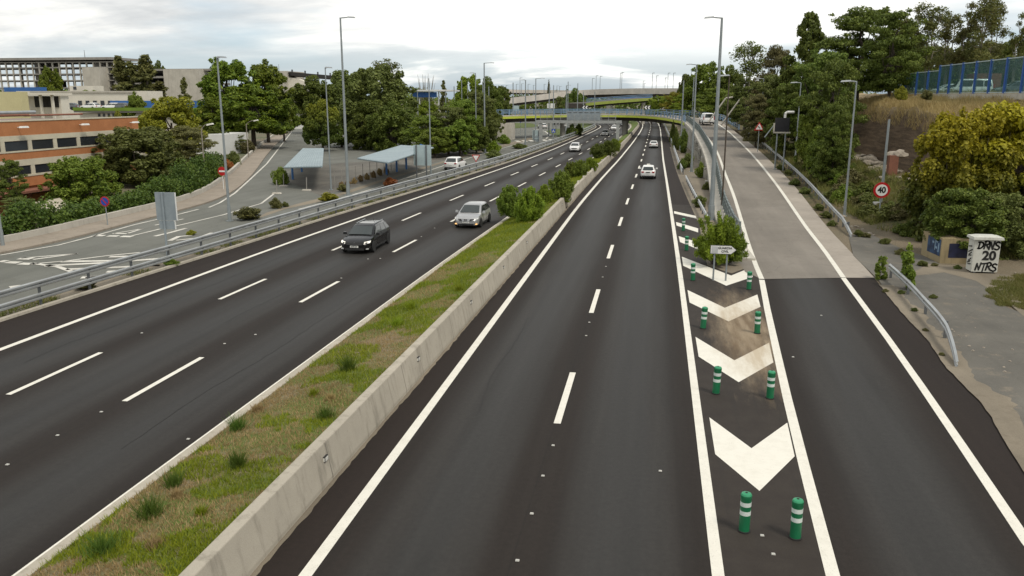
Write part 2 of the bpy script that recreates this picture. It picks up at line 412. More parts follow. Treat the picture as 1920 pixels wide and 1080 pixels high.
# ------------------------------------------------------------------ mesh builders
def tag(o, label=None, cat=None, group=None, kind=None):
    if label: o['label'] = label
    if cat: o['category'] = cat
    if group: o['group'] = group
    if kind: o['kind'] = kind
    return o
def thing(name, label, cat, loc=(0, 0, 0), rz=0.0, group=None):
    o = bpy.data.objects.new(name, None); COL.objects.link(o)
    o.location = loc; o.rotation_euler = (0, 0, rz); o.empty_display_size = 0.3
    return tag(o, label, cat, group)
class MB:
    def __init__(s): s.v, s.f, s.uv = [], [], {}
    def add(s, vs, fs):
        n = len(s.v); s.v += [tuple(p) for p in vs]; s.f += [tuple(i + n for i in f) for f in fs]; return s
    def poly(s, pts): return s.add(pts, [tuple(range(len(pts)))])
    def box(s, c, d, rz=0.0, taper=1.0):
        x, y, z = d[0] / 2, d[1] / 2, d[2] / 2
        cs, sn = math.cos(rz), math.sin(rz)
        vs = []
        for k, t in ((-z, 1.0), (z, taper)):
            for a, b in ((-x, -y), (x, -y), (x, y), (-x, y)):
                a *= t; b *= t
                vs.append((c[0] + a * cs - b * sn, c[1] + a * sn + b * cs, c[2] + k))
        return s.add(vs, [(3, 2, 1, 0), (4, 5, 6, 7), (0, 1, 5, 4), (1, 2, 6, 5), (2, 3, 7, 6), (3, 0, 4, 7)])
    def tube(s, p0, p1, r0, r1=None, n=8, caps=True):
        r1 = r0 if r1 is None else r1
        p0, p1 = Vector(p0), Vector(p1)
        d = (p1 - p0).normalized()
        a = d.orthogonal().normalized(); b = d.cross(a)
        vs = []
        for p, r in ((p0, r0), (p1, r1)):
            for i in range(n):
                t = 2 * math.pi * i / n
                vs.append(p + a * (r * math.cos(t)) + b * (r * math.sin(t)))
        fs = [(i, (i + 1) % n, n + (i + 1) % n, n + i) for i in range(n)]
        if caps: fs += [tuple(range(n - 1, -1, -1)), tuple(range(n, 2 * n))]
        return s.add(vs, fs)
    def path(s, pts, r, n=8):
        for i in range(len(pts) - 1):
            ra = r[i] if isinstance(r, (list, tuple)) else r
            rb = r[i + 1] if isinstance(r, (list, tuple)) else r
            s.tube(pts[i], pts[i + 1], ra, rb, n, True)
        return s
    def lathe(s, prof, n=16, c=(0, 0, 0)):
        vs = []
        for r, z in prof:
            for i in range(n):
                t = 2 * math.pi * i / n
                vs.append((c[0] + r * math.cos(t), c[1] + r * math.sin(t), c[2] + z))
        fs = []
        for k in range(len(prof) - 1):
            for i in range(n):
                j = (i + 1) % n
                fs.append((k * n + i, k * n + j, (k + 1) * n + j, (k + 1) * n + i))
        fs.append(tuple(range(n - 1, -1, -1))); fs.append(tuple(range((len(prof) - 1) * n, len(prof) * n)))
        return s.add(vs, fs)
    def sweep(s, pts, prof, closed=True, caps=True):
        """prof: (lateral to the right of travel, up) pairs"""
        pts = [Vector(p) for p in pts]; m = len(prof); vs = []
        for i, p in enumerate(pts):
            a = pts[max(0, i - 1)]; b = pts[min(len(pts) - 1, i + 1)]
            d = (b - a); d.z = 0; d.normalize()
            rgt = Vector((d.y, -d.x, 0))
            for l, u in prof: vs.append(p + rgt * l + Vector((0, 0, u)))
        fs = []
        for i in range(len(pts) - 1):
            for k in range(m if closed else m - 1):
                j = (k + 1) % m
                fs.append((i * m + k, i * m + j, (i + 1) * m + j, (i + 1) * m + k))
        if closed and caps:
            fs.append(tuple(range(m))); fs.append(tuple(range(len(vs) - 1, len(vs) - m - 1, -1)))
        return s.add(vs, fs)
    def loft(s, rows, uvs=None):
        """rows of equal point counts; uvs: same layout of (u, v)"""
        n = len(s.v); m = len(rows[0])
        for r in rows: s.v += [tuple(p) for p in r]
        for i in range(len(rows) - 1):
            for k in range(m - 1):
                s.f.append((n + i * m + k, n + i * m + k + 1, n + (i + 1) * m + k + 1, n + (i + 1) * m + k))
        if uvs:
            for i, r in enumerate(uvs):
                for k, q in enumerate(r): s.uv[n + i * m + k] = q
        return s
    def build(s, name, mat, parent=None, world=False, smooth=False, loc=None, flip=False):
        off = Vector((0, 0, 0))
        if world and parent is not None:
            off = Vector(parent.location)
        if loc is not None: off = Vector(loc)
        me = bpy.data.meshes.new(name)
        me.from_pydata([tuple(Vector(p) - off) for p in s.v], [], s.f)
        if isinstance(mat, str): mat = MATS[mat]
        me.materials.append(mat)
        if s.uv:
            ul = me.uv_layers.new(name='UVMap')
            for lp in me.loops: ul.data[lp.index].uv = s.uv.get(lp.vertex_index, (0, 0))
        bm = bmesh.new(); bm.from_mesh(me)
        if not s.uv: bmesh.ops.recalc_face_normals(bm, faces=bm.faces)
        else:
            for f in bm.faces:
                if f.normal.z < 0: f.normal_flip()
        bm.to_mesh(me); bm.free()
        if smooth:
            me.polygons.foreach_set('use_smooth', [True] * len(me.polygons))
            try: me.set_sharp_from_angle(angle=R_(35))
            except Exception: pass
        o = bpy.data.objects.new(name, me); COL.objects.link(o)
        if loc is not None: o.location = loc
        if parent is not None: o.parent = parent
        return o
def copy_tree(o, parent=None):
    c = o.copy(); COL.objects.link(c)
    if parent is not None: c.parent = parent; c.matrix_parent_inverse = o.matrix_parent_inverse
    for ch in list(o.children): copy_tree(ch, c)
    return c
def resample(pts, n):
    pts = [Vector(p) for p in pts]
    d = [0]
    for a, b in zip(pts, pts[1:]): d.append(d[-1] + (b - a).length)
    res = []
    for i in range(n):
        t = d[-1] * i / (n - 1); k = 0
        while k < len(d) - 2 and d[k + 1] < t: k += 1
        f = (t - d[k]) / max(1e-9, d[k + 1] - d[k])
        res.append(pts[k].lerp(pts[k + 1], f))
    return res
def catmull(pts, k=6):
    pts = [Vector(p) for p in pts]; res = []
    for i in range(len(pts) - 1):
        p0, p1, p2, p3 = pts[max(0, i - 1)], pts[i], pts[i + 1], pts[min(len(pts) - 1, i + 2)]
        for j in range(k):
            t = j / k
            res.append(0.5 * ((2 * p1) + (p2 - p0) * t + (2 * p0 - 5 * p1 + 4 * p2 - p3) * t * t + (3 * p1 - p0 - 3 * p2 + p3) * t ** 3))
    return res + [pts[-1]]
def text_mesh(name, body, size, mat, parent, loc, rot, bold=0.0, shear=0.0, extrude=0.004, sx=1.0):
    cu = bpy.data.curves.new(name, 'FONT'); cu.body = body; cu.size = size
    cu.align_x = 'CENTER'; cu.align_y = 'CENTER'; cu.offset = bold; cu.shear = shear; cu.extrude = extrude
    t = bpy.data.objects.new(name + '_tmp', cu); COL.objects.link(t)
    me = bpy.data.meshes.new_from_object(t.evaluated_get(bpy.context.evaluated_depsgraph_get()))
    bpy.data.objects.remove(t)
    me.materials.clear(); me.materials.append(MATS[mat])
    o = bpy.data.objects.new(name, me); COL.objects.link(o)
    o.parent = parent; o.location = loc; o.rotation_euler = rot; o.scale = (sx, 1, 1)
    return o

# ------------------------------------------------------------------ road lines: lateral X as a function of distance Y
T = lambda *a: smooth_tab(list(a))
LINE = dict(
    grail=T((0, -27), (28.6, -26.4), (48.5, -25.1), (61, -24.5), (72, -23.6), (90, -22.2), (117, -20.5), (162, -19.2), (221, -18.3), (258, -18.4), (274, -19.4), (290, -22), (330, -32), (400, -60)),
    LL=T((0, -23.6), (25, -23.44), (44.5, -23.0), (66.5, -21.9), (90, -20.6), (111, -19.4), (145, -18.1), (190, -17.5), (236, -17.1), (260, -17.2), (275, -18.2), (290, -20.5), (330, -30), (400, -58)),
    LA=T((0, -19.65), (34, -19.5), (60, -18.55), (90, -17.2), (125, -15.6), (164, -14.4), (195, -14.0), (236, -13.7), (260, -13.9), (290, -16.5), (330, -26), (400, -54)),
    LB=T((0, -15.7), (34, -15.6), (48.5, -15.2), (75, -14.3), (108, -13.1), (141, -12.1), (172, -11.5), (227, -10.8), (260, -10.9), (290, -12.8), (330, -22), (400, -50)),
    kerb=T((0, -11.8), (12, -11.8), (43, -11.5), (61, -11.05), (90, -10.3), (125, -9.5), (175, -8.6), (207, -8.25), (260, -8.0), (291, -9.2), (330, -17), (400, -45)),
    bar=T((0, -7.42), (13, -7.42), (65, -7.2), (95, -7.0), (137, -6.3), (190, -5.8), (275, -5.5), (291, -6.2), (335, -9), (400, -20)),
    rl=T((0, -6.36), (70, -6.36), (95, -6.0), (124, -5.4), (170, -4.8), (224, -4.4), (260, -4.4), (291, -4.8), (335, -6.9), (400, -17)),
    dash=T((0, -2.45), (47, -2.48), (90, -2.25), (125, -2.05), (195, -1.94), (257, -1.9), (290, -2.2), (325, -2.9), (400, -12)),
    rr=T((0, 1.5), (43, 1.5), (90, 1.3), (125, 1.1), (244, 1.0), (290, 0.6), (325, -0.1), (400, -8)),
    rgr=T((0, 4.4), (58, 3.9), (78, 3.5), (107, 3.13), (175, 3.0), (220, 2.75), (313, 2.2), (400, -6)),
)
X = lambda k, y: interp(LINE[k], y)

def poly_sheet(name, pts, mat, z, parent=None, kind='structure'):
    bm = bmesh.new()
    vs = [bm.verts.new((p[0], p[1], z)) for p in pts]
    f = bm.faces.new(vs); f.normal_update()
    if f.normal.z < 0: f.normal_flip()
    bmesh.ops.triangulate(bm, faces=bm.faces)
    me = bpy.data.meshes.new(name); bm.to_mesh(me); bm.free()
    me.materials.append(MATS[mat])
    o = bpy.data.objects.new(name, me); COL.objects.link(o)
    if parent is not None: o.parent = parent
    elif kind: o['kind'] = kind
    return o
# ground to the horizon
b = MB(); PX0, PX1, PY0, PY1, PZ = -95.0, -44.6, 45.0, 72.0, -2.6      # sunken yard in front of the brick building
for x0, x1, y0, y1 in ((-3500, PX0, -300, 5000), (PX1, 3500, -300, 5000), (PX0, PX1, -300, PY0), (PX0, PX1, PY1, 5000)):
    b.poly([(x0, y0, -0.06), (x1, y0, -0.06), (x1, y1, -0.06), (x0, y1, -0.06)])
b.poly([(PX0, PY0, PZ), (PX1, PY0, PZ), (PX1, PY1, PZ), (PX0, PY1, PZ)])
for p_, q_ in (((PX0, PY0), (PX1, PY0)), ((PX1, PY0), (PX1, PY1)), ((PX1, PY1), (PX0, PY1)), ((PX0, PY1), (PX0, PY0))):
    b.poly([p_ + (PZ,), q_ + (PZ,), q_ + (-0.06,), p_ + (-0.06,)])
tag(b.build('ground', 'dry_ground'), kind='structure')

YS = [-6 + 2.0 * i for i in range(int(400 / 2))]
# left carriageway: shoulder + three lanes
rows, uvs = [], []
for y in YS:
    g, a, l1, l2, k = (X(n, y) for n in ('grail', 'LL', 'LA', 'LB', 'kerb'))
    xs = [g, g + (a - g) * 0.55, a - 0.05, a + 0.05, l1, l2, k]
    rows.append([(x, y, 0) for x in xs])
    uvs.append([(0, 1), (0, 1), (0, 1), (0, 0), (1, 0), (2, 0), (3, 0)])
left_road = tag(MB().loft(rows, uvs).build('left_carriageway', 'highway_asphalt'), kind='structure')
# right carriageway, widening into gore and exit lane near the camera
DARK = [(-6, 8.2), (16, 8.75), (20.6, 9.25), (22.4, 9.52), (25.2, 9.98)] + [(p.y, p.x) for p in (G(1776, 692), G(1739, 637), G(1706.7, 604), G(1682, 576), G(1650, 536))]
RL_ = [(-6, 3.3), (15.05, 3.68)] + [(p.y, p.x) for p in (G(1486, 790), G(1452, 640), G(1430, 540), G(1428, 522))]      # left line of exit lane
RR_ = [(-6, 7.3), (17.18, 7.91)] + [(p.y, p.x) for p in (G(1760, 770), G(1660, 628), G(1595, 540), G(1581, 521))]     # right line of exit lane
rows, uvs = [], []
for y in YS:
    xs = [X('bar', y) - 0.1, X('rl', y) - 0.05, X('rl', y) + 0.05, X('dash', y), X('rr', y) - 0.05, X('rr', y) + 0.05, X('rgr', y) - 0.3]
    if y < 62: xs[-1] = max(xs[-1], 4.0)
    rows.append([(x, y, 0) for x in xs]); uvs.append([(0, 1), (0, 1), (0, 0), (1, 0), (2, 0), (2, 1), (2, 1)])
right_road = tag(MB().loft(rows, uvs).build('right_carriageway', 'highway_asphalt'), kind='structure')
yend = lambda x: 42.3 + (x - 5.5) * 0.25
rows, uvs = [], []
for i in range(26):
    t = i / 25
    y = lambda x: -6 + (yend(x) + 6) * t
    l, r = interp(RL_, -6 + 48 * t), interp(RR_, -6 + 49 * t)
    d = interp(DARK, -6 + 50 * t)
    xs = [l - 0.1, l + 0.15, r - 0.1, r + 0.1, d]
    rows.append([(x, y(x), 0.004) for x in xs]); uvs.append([(0, 1), (0, 0), (1, 0), (1, 1), (1, 1)])
exit_lane = tag(MB().loft(rows, uvs).build('exit_lane', 'highway_asphalt'), kind='structure')
# gore: brownish asphalt between the two white lines
pts = [(X('rr', -6) + 0.1, -6), (interp(RL_, -6) - 0.05, -6)]
pts += [(interp(RL_, y) - 0.05, y) for y in (5, 12, 20, 28, 36, 41.5)] + [(5.4, 43), (5.05, 47), (4.4, 55), (3.9, 62.5)]
pts += [(X('rgr', y) - 0.1, y) for y in (66, 72)] + [(X('rr', y) + 0.1, y) for y in (72, 60, 50, 40, 30, 20, 10, 0)]
poly_sheet('gore', pts, 'gore_asphalt', 0.004)

# ------------------------------------------------------------------ markings
def ribbon(mb, pts, wd, z=0.008):
    pts = [Vector((p[0], p[1], p[2] if len(p) > 2 else 0)) for p in pts]
    rows = []
    for i, p in enumerate(pts):
        a = pts[max(0, i - 1)]; c = pts[min(len(pts) - 1, i + 1)]
        d = c - a; d.z = 0; d.normalize(); n = Vector((d.y, -d.x, 0)) * (wd / 2)
        rows.append([p - n + Vector((0, 0, z)), p + n + Vector((0, 0, z))])
    mb.loft(rows)
def line_along(mb, key, y0, y1, wd, dx=0.0, step=2.0, z=0.008):
    n = max(1, int((y1 - y0) / step))
    ribbon(mb, [(X(key, y0 + (y1 - y0) * i / n) + dx, y0 + (y1 - y0) * i / n) for i in range(n + 1)], wd, z)
m_ = MB(); line_along(m_, 'LL', -6, 390, 0.26); m_.build('edge_line', 'white_road_paint', left_road)
m_ = MB(); line_along(m_, 'kerb', -6, 390, 0.21, -0.055, z=0.01); m_.build('edge_line', 'white_road_paint', left_road)
m_ = MB()
for k in range(-2, 31):
    for key, y0 in (('LA', 21.1), ('LB', 21.2)):
        s = y0 + 12.6 * k
        s += {0: 0.0}.get(k, 0)
        line_along(m_, key, s, s + 4.4, 0.19)
m_.build('lane_line', 'white_road_paint', left_road)
m_ = MB(); line_along(m_, 'rl', -6, 390, 0.26); m_.build('edge_line', 'white_road_paint', right_road)
m_ = MB(); line_along(m_, 'rr', -6, 390, 0.24); m_.build('edge_line', 'white_road_paint', right_road)
m_ = MB()
for k in range(-2, 30):
    s = 21.7 + 12.45 * k
    line_along(m_, 'dash', s, s + 4.5, 0.20)
m_.build('lane_line', 'white_road_paint', right_road)
m_ = MB(); ribbon(m_, [(interp(RL_, y), y) for y in (-6, 5, 15, 20, 25, 30, 36, 42.2)], 0.27, 0.009); m_.build('edge_line', 'white_road_paint', exit_lane)
m_ = MB(); ribbon(m_, [(interp(RR_, y), y) for y in (-6, 8, 17, 22, 27, 32, 38, 43.4)], 0.25, 0.009); m_.build('edge_line', 'white_road_paint', exit_lane)
# arrow chevrons of the gore, from nearest to farthest
CHEV = [
    [(1330, 783), (1409, 841), (1476, 793), (1490, 856), (1424, 921), (1341, 852)],
    [(1304, 632), (1377, 676), (1442, 643), (1450, 680), (1385, 717), (1310, 669)],
    [(1289, 544), (1359, 577.5), (1420, 552.5), (1426, 575.5), (1366, 603), (1293, 567.5)],
    [(1278.3, 481.5), (1371, 517), (1406, 502.5), (1411.5, 519.5), (1361.7, 536), (1281, 498.5)],
]
for c in CHEV:
    poly_sheet('chevron_marking', [G(*p) for p in c], 'chevron_paint', 0.009, right_road)
for c in ([(1272.5, 443), (1322, 459), (1322, 473), (1275, 454)], [(1267.5, 416.5), (1309, 428.5), (1309, 436), (1268.5, 423)],
          [(1263.7, 396), (1304.5, 405), (1306, 410), (1264, 400.5)]):
    poly_sheet('bar_marking', [G(*p) for p in c], 'chevron_paint', 0.009, right_road)
M('crack_seal', (0.013, 0.011, 0.010), None, 0.75, obj=False); M('joint_pale', (0.075, 0.07, 0.062), None, 0.9, obj=False)
def crack(parent, x0, y0, y1, wob, seed, wd=0.02, mat='crack_seal', dx=0.0):
    n = int(abs(y1 - y0) / 0.5) + 2; mb = MB()
    ribbon(mb, [(x0 + dx * i / n + 0.45 * wob * noise.noise((seed, (y0 + (y1 - y0) * i / n) * 0.25, 0)) + 0.07 * noise.noise((seed, i * 0.9, 5)), y0 + (y1 - y0) * i / n) for i in range(n + 1)], wd, 0.006)
    mb.build('sealed_crack', mat, parent)
for i, a in enumerate([(-21.4, 24, 58, 0.5), (-17.2, 30, 44, 0.4), (-13.6, 18, 40, 0.6), (-18.0, 60, 95, 0.5)]): crack(left_road, *a, i * 3.1, dx=1.2 if i == 3 else 0.3)
for i, a in enumerate([(-5.0, 22, 33, 0.5), (-5.1, 48, 80, 0.3), (0.4, 44, 70, 0.4), (-1.0, 58, 66, 0.5)]): crack(right_road, *a, 20 + i * 2.7)
for yy, key0, key1, par in ((62.0, 'LL', 'kerb', left_road), (112.0, 'LL', 'kerb', left_road), (92.0, 'rl', 'rr', right_road)):
    mb = MB(); ribbon(mb, [(X(key0, yy) + 0.2 + (X(key1, yy) - X(key0, yy) - 0.5) * k / 12, yy + 0.15 * k / 12 + 0.05 * noise.noise((yy, k, 0))) for k in range(13)], 0.10, 0.0055); mb.build('paving_joint', 'joint_pale', par)
# grit gathered along the barrier foot and the kerb
mb = MB(); rws = []
for i in range(700):
    y = 8 + 0.22 * i; x = X('bar', y); rws.append([(x + 0.0, y, 0.005), (x + 0.10 + 0.09 * abs(noise.noise((2, y * 0.8, 0))) + 0.05 * noise.noise((4, y * 3.3, 0)), y, 0.005)])
mb.loft(rws).build('gutter_grit', 'dust_ground', right_road)
# raised road studs / scattered cat's eyes
for i, (px, py) in enumerate([(353, 824), (108, 817), (190, 773), (14, 872), (1018, 893), (997, 964), (970, 1052), (1037, 836), (266, 625), (421, 645), (479, 628), (640, 522), (690, 486), (713, 485), (790, 444), (815, 428), (1099, 630), (1105, 605), (1130, 520), (1136, 500), (1238, 884), (1540, 592), (1487, 670), (1450, 1040), (1429, 1005)]):
    p = G(px, py)
    rs = MB().box((p.x, p.y, 0.02), (0.085, 0.07, 0.018), 0, 0.8).build('road_stud', 'stud_white', loc=(p.x, p.y, 0))
    tag(rs, 'small white reflective stud set in the dark asphalt', 'road stud', 'white studs along the lane lines')

# ------------------------------------------------------------------ median
def zgrass(y, u):
    """planted strip: from kerb top up to just under the barrier top"""
    return 0.13 + 0.66 * u + 0.05 * noise.noise((y * 0.35, u * 3, 0)) + 0.06 * math.sin(u * math.pi)
BAR_END = 400
rows = []
for i in range(0, 260):
    y = -6 + 1.5 * i
    if y > 390: break
    a = X('kerb', y) + 0.36; c = X('bar', y) - 0.46
    rows.append([(a + (c - a) * k / 6, y, zgrass(y, k / 6)) for k in range(7)])
def median_mat():
    m, t, o = nodes('median_soil'); b = NB(t); P = b.pos()
    n1 = b.noise(P, 0.35, 5, 0.6); n2 = b.noise(P, 2.2, 6, 0.75); n3 = b.noise(P, 18, 3, 0.8)
    sp = b.new('ShaderNodeSeparateXYZ'); b.link(P, sp.inputs[0])
    far = b.math('MULTIPLY', b.math('SUBTRACT', sp.outputs[1], 26.0), 0.014, True)
    g = b.math('ADD', n1, b.math('MULTIPLY', far, 1.0))
    col = b.mix(b.ramp(n2, [(0.35, 0.0), (0.65, 1.0)]), (0.25, 0.195, 0.12), (0.155, 0.125, 0.072))
    col = b.mix(b.ramp(b.math('ADD', b.math('MULTIPLY', g, 0.6), b.math('MULTIPLY', n2, 0.4)), [(0.42, 0.0), (0.54, 1.0)]), col, (0.095, 0.135, 0.018))
    col = b.mix(1.0, col, b.ramp(n3, [(0.2, 0.55), (0.8, 1.3)]), 'MULTIPLY')
    b.bsdf(o, col, 0.95, 0, n3, 0.7, 0.04); MATS['median_soil'] = m
median_mat()
tag(MB().loft(rows).build('median_soil', 'median_soil', smooth=True), kind='structure')
kp = [(X('kerb', y) + 0.06, y, 0) for y in YS]
kb = MB().sweep(kp, [(0, -0.04), (0, 0.13), (0.03, 0.155), (0.30, 0.155), (0.30, -0.04)])
tag(kb.build('median_kerb', 'kerb_concrete'), 'low pale concrete kerb along the grassy median beside the left carriageway', 'kerb')
M('joint_dark', (0.20, 0.18, 0.15), None, 0.95, obj=False)
# precast barrier: separate lengths, the far ones a little lower
def barrier(y0, y1, h0, h1, label):
    n = max(2, int((y1 - y0) / 2)); rows = []
    for i in range(n + 1):
        y = y0 + (y1 - y0) * i / n; h = h0 + (h1 - h0) * i / n; x = X('bar', y)
        rows.append([(x, y, -0.03), (x, y, 0.10), (x - 0.16, y, h), (x - 0.17, y, h + 0.02), (x - 0.43, y, h + 0.02), (x - 0.46, y, h), (x - 0.46, y, -0.03)])
    b = MB().loft(rows)
    b.f.append(tuple(range(7))); b.f.append(tuple(range(len(b.v) - 1, len(b.v) - 8, -1)))
    root = thing('concrete_barrier', label, 'barrier', (X('bar', y0), y0, 0))
    b.build('barrier_wall', 'barrier_concrete', root, True)
    yj = y0 + 5.3
    while yj < min(y1, 130):
        x = X('bar', yj); h = h0 + (h1 - h0) * (yj - y0) / (y1 - y0)
        jm = MB().add([(x + 0.003, yj, 0), (x + 0.003, yj + 0.035, 0), (x + 0.003, yj + 0.035, 0.10), (x + 0.003, yj, 0.10), (x - 0.157, yj + 0.035, h), (x - 0.157, yj, h)], [(0, 1, 2, 3), (3, 2, 4, 5)]); yj += 6.0; jm.build('joint', 'joint_dark', root, True)
    return root
bar1 = barrier(-6, 67.5, 0.93, 0.93, 'long stained concrete wall holding the near grassy median')
bar2 = barrier(69.2, 118, 0.85, 0.72, 'concrete median wall behind the round bush, with broken top blocks')
bar3 = barrier(119, 390, 0.70, 0.6, 'far concrete median wall running under the overpass')
M('reflector_frame', (0.03, 0.03, 0.03))
for px, py, br in [(591, 858, bar1), (771, 672, bar1), (873, 566, bar1), (937, 501, bar1), (982, 454, bar1), (1062, 383, bar2), (1110, 327, bar2)]:
    z = 0.62; p = G(px, py, z); x = X('bar', p.y) - 0.08
    b = MB().box((x, p.y, z), (0.05, 0.20, 0.13)); fr = b.build('reflector', 'reflector_frame', br, True)
    b = MB().box((x + 0.028, p.y, z), (0.02, 0.15, 0.09)).box((x, p.y - 0.105, z), (0.04, 0.012, 0.09)); b.build('reflector_lens', 'lens_white', fr, loc=br.location)
    fr.children[0].location = (0, 0, 0)
# concrete blocks broken off along the far top of the barrier
for i, (y, s) in enumerate([(81, 0.5), (86.5, 0.4), (91, 0.6), (97, 0.45), (104, 0.55), (111, 0.4)]):
    x = X('bar', y) - 0.3; h = 0.85 - (y - 69) * 0.0027
    MB().box((x, y, h + 0.10), (0.26, s * 1.6, 0.22), 0.1 * (i % 3), 0.8).build('barrier_block', 'pale_concrete', bar2, True)

# ------------------------------------------------------------------ left side: verge strip, service roads, pavement
POLY = lambda pl: [G(*p) for p in pl]
svc = [(-42.5, 2), (-42.4, 44), (-42.2, 64), (-46.2, 79), (-53.5, 98.6), (-66, 132), (-84, 175), (-111, 242), (-140, 330), (-60, 330)]
svc += [(X('grail', y) - 0.45, y) for y in (300, 274, 250, 221, 190, 162, 130, 117, 100, 90, 80, 72, 61, 48, 36, 28, 15, 2)]
service_road = poly_sheet('service_road', svc, 'grey_asphalt', -0.03)
vs_ = [(X('grail', y) - 0.40, y) for y in (2, 15, 28, 36, 48, 61, 72, 80, 90, 100, 117, 130, 162, 190, 221, 250)]
poly_sheet('verge', vs_ + [(x - (1.3 if y < 70 else 1.1), y) for x, y in reversed(vs_)], 'dust_ground', -0.012)
kk = [(X('grail', y) - 0.12, y, 0) for y in YS if y < 300]
tag(MB().sweep(kk, [(0.12, -0.04), (0.10, 0.10), (-0.14, 0.10), (-0.16, -0.04)]).build('roadside_kerb', 'kerb_concrete'), 'low concrete kerb along the base of the tall left guardrail', 'kerb')
PAVE = [G(*p) for p in [(-160, 492), (0, 462), (90, 443), (180, 421), (262, 401), (330, 384), (372, 370), (402, 355), (428, 336), (447, 319), (468, 297), (497, 270), (525, 250), (543, 239)]]
pv = catmull(PAVE, 4)
tag(MB().sweep(pv, [(-0.25, -0.05), (-0.25, 0.13), (2.15, 0.13), (2.2, 0.09), (2.2, -0.05)]).build('pavement', 'pavement_concrete'), kind='structure')
tag(MB().sweep(pv, [(-0.55, -0.05), (-0.55, 0.52), (-0.25, 0.52), (-0.25, -0.05)]).build('low_wall', 'pale_concrete'), 'low pale concrete wall between the ivy hedge and the pavement', 'wall')
# parking-lot dirt and dry verge between lot and slip road
poly_sheet('dirt_lot', POLY([(545, 318), (640, 305), (740, 300), (830, 275), (925, 255), (960, 262), (880, 288), (800, 308), (720, 333), (660, 352), (600, 366), (540, 340)]), 'lot_asphalt', -0.024)
poly_sheet('dry_verge', POLY([(500, 398), (560, 381), (640, 361), (700, 341), (790, 314), (880, 288), (960, 266), (1010, 254), (1010, 258), (962, 271), (897, 287), (812, 311), (717, 340), (660, 360), (595, 379), (537, 391), (475, 412)]), 'dust_ground', -0.018)
SW = MB()
def wl(pts, wd, z=0.0): ribbon(SW, [G(*p, z) for p in pts], wd, -0.012)
wl([(0, 478), (110, 459), (180, 441), (250, 421.5), (325, 404), (372, 392)], 0.2)
wl([(392, 388.5), (412, 380), (440, 362), (470, 335), (500, 307), (548, 245.5)], 0.2)
wl([(246, 442), (300, 429), (340, 421), (420, 402), (490, 381), (515, 362)], 0.2)
wl([(56, 495), (130, 488), (200, 479), (262, 473)], 0.22); wl([(60, 493), (110, 500), (138, 510)], 0.3)
wl([(84, 498), (200, 492), (330, 482)], 0.45); wl([(124, 504.5), (230, 500), (300, 497)], 0.45); wl([(115, 490), (200, 488.5), (235, 487)], 0.45)
wl([(200, 509), (245, 507)], 0.5); wl([(152, 520), (190, 518)], 0.5); wl([(205, 481), (248, 480)], 0.45)
for a, c in (((174, 441.2), (196, 441.4)), ((202, 442), (222, 442.2)), ((227, 442.8), (248, 443.2)), ((0, 489), (12, 489.5)), ((12, 491), (36, 492)), ((37, 493.5), (60, 494.5))):
    wl([a, c], 0.55)
wl([(212, 437.5), (238, 437.5)], 0.4); wl([(212, 437.5), (267, 428.5)], 0.22); wl([(240, 437), (267, 428.5)], 0.22)
wl([(36, 484), (60, 484.5)], 0.6); wl([(40, 483.5), (145, 475)], 0.25); wl([(62, 486), (145, 475)], 0.25)
wl([(290, 442.5), (318, 436), (349, 427.5)], 0.3); wl([(290, 422), (344, 410)], 0.18)
wl([(318, 451), (335, 443), (360, 441)], 0.35); wl([(330, 450), (370, 446), (398, 436)], 0.3)
wl([(27, 535), (34, 541)], 0.5); wl([(160, 520), (200, 516)], 0.3)
# slip road lines
wl([(560, 392), (640, 371), (705, 352), (830, 311), (920, 284), (985, 266)], 0.2)
SW.build('road_marking', 'worn_road_paint', service_road)
SW = MB()
for i in range(6): wl([(968 + i * 12.5, 263.5 - i * 0.5), (974 + i * 12.5, 265.8 - i * 0.5)], 0.9)
wl([(1000, 242), (1022, 246), (1031, 253), (1024, 260)], 0.35)
SW.build('crossing_marking', 'worn_road_paint', service_road)
M('lawn', (0.105, 0.145, 0.02), (0.075, 0.10, 0.018), 0.95, scale=0.8, bstr=0.6, fine=0.4, obj=False)
poly_sheet('roundabout_lawn', POLY([(958, 231), (968, 228), (990, 230), (1012, 235.5), (1000, 238.5), (960, 241)]), 'lawn', 0.02)
poly_sheet('verge_lawn', POLY([(1024, 246), (1036, 242), (1052, 241), (1060, 256), (1050, 258), (1035, 252)]), 'lawn', 0.02)
poly_sheet('slope_lawn', POLY([(1075, 255), (1083, 226.5), (1098, 225.5), (1113, 229), (1118, 236), (1098, 247)]), 'lawn', 0.03)
poly_sheet('left_lawn', POLY([(900, 275), (915, 262), (930, 250), (960, 252), (965, 258), (940, 266)]), 'lawn', 0.02)

# ------------------------------------------------------------------ ramp and curved overpass
ZR = smooth_tab([(0, 0), (58, 0.0), (66, 0.22), (80, 0.85), (103, 1.75), (130, 2.8), (150, 3.6), (165, 4.3), (180, 4.8), (200, 5.0), (260, 5.0)])
zr = lambda y: interp(ZR, y)
def GR(px, py):
    p = G(px, py, 0)
    for _ in range(25): p = p.lerp(G(px, py, zr(p.y)), 0.6)
    return p
def tabx(pl): return sorted((p.y, p.x) for p in (GR(*q) for q in pl))
TA = tabx([(1392, 500), (1352, 440), (1336, 408), (1331.7, 360), (1328, 323), (1320, 286.7), (1310, 266.7), (1300, 246.7)])
TB = tabx([(1429, 526), (1416.7, 498), (1398, 443), (1386.7, 398), (1375, 360), (1360, 330), (1346.7, 286.7), (1338.3, 273.3), (1315, 243)])
TC = tabx([(1583, 524), (1547.5, 472.5), (1502.5, 412.5), (1466.7, 360), (1433, 316.7), (1408, 286.7), (1375, 255)])
TD = tabx([(1650, 533), (1600, 477.5), (1550, 425), (1495, 352.5), (1440, 297.5), (1413, 273), (1366.7, 238)])
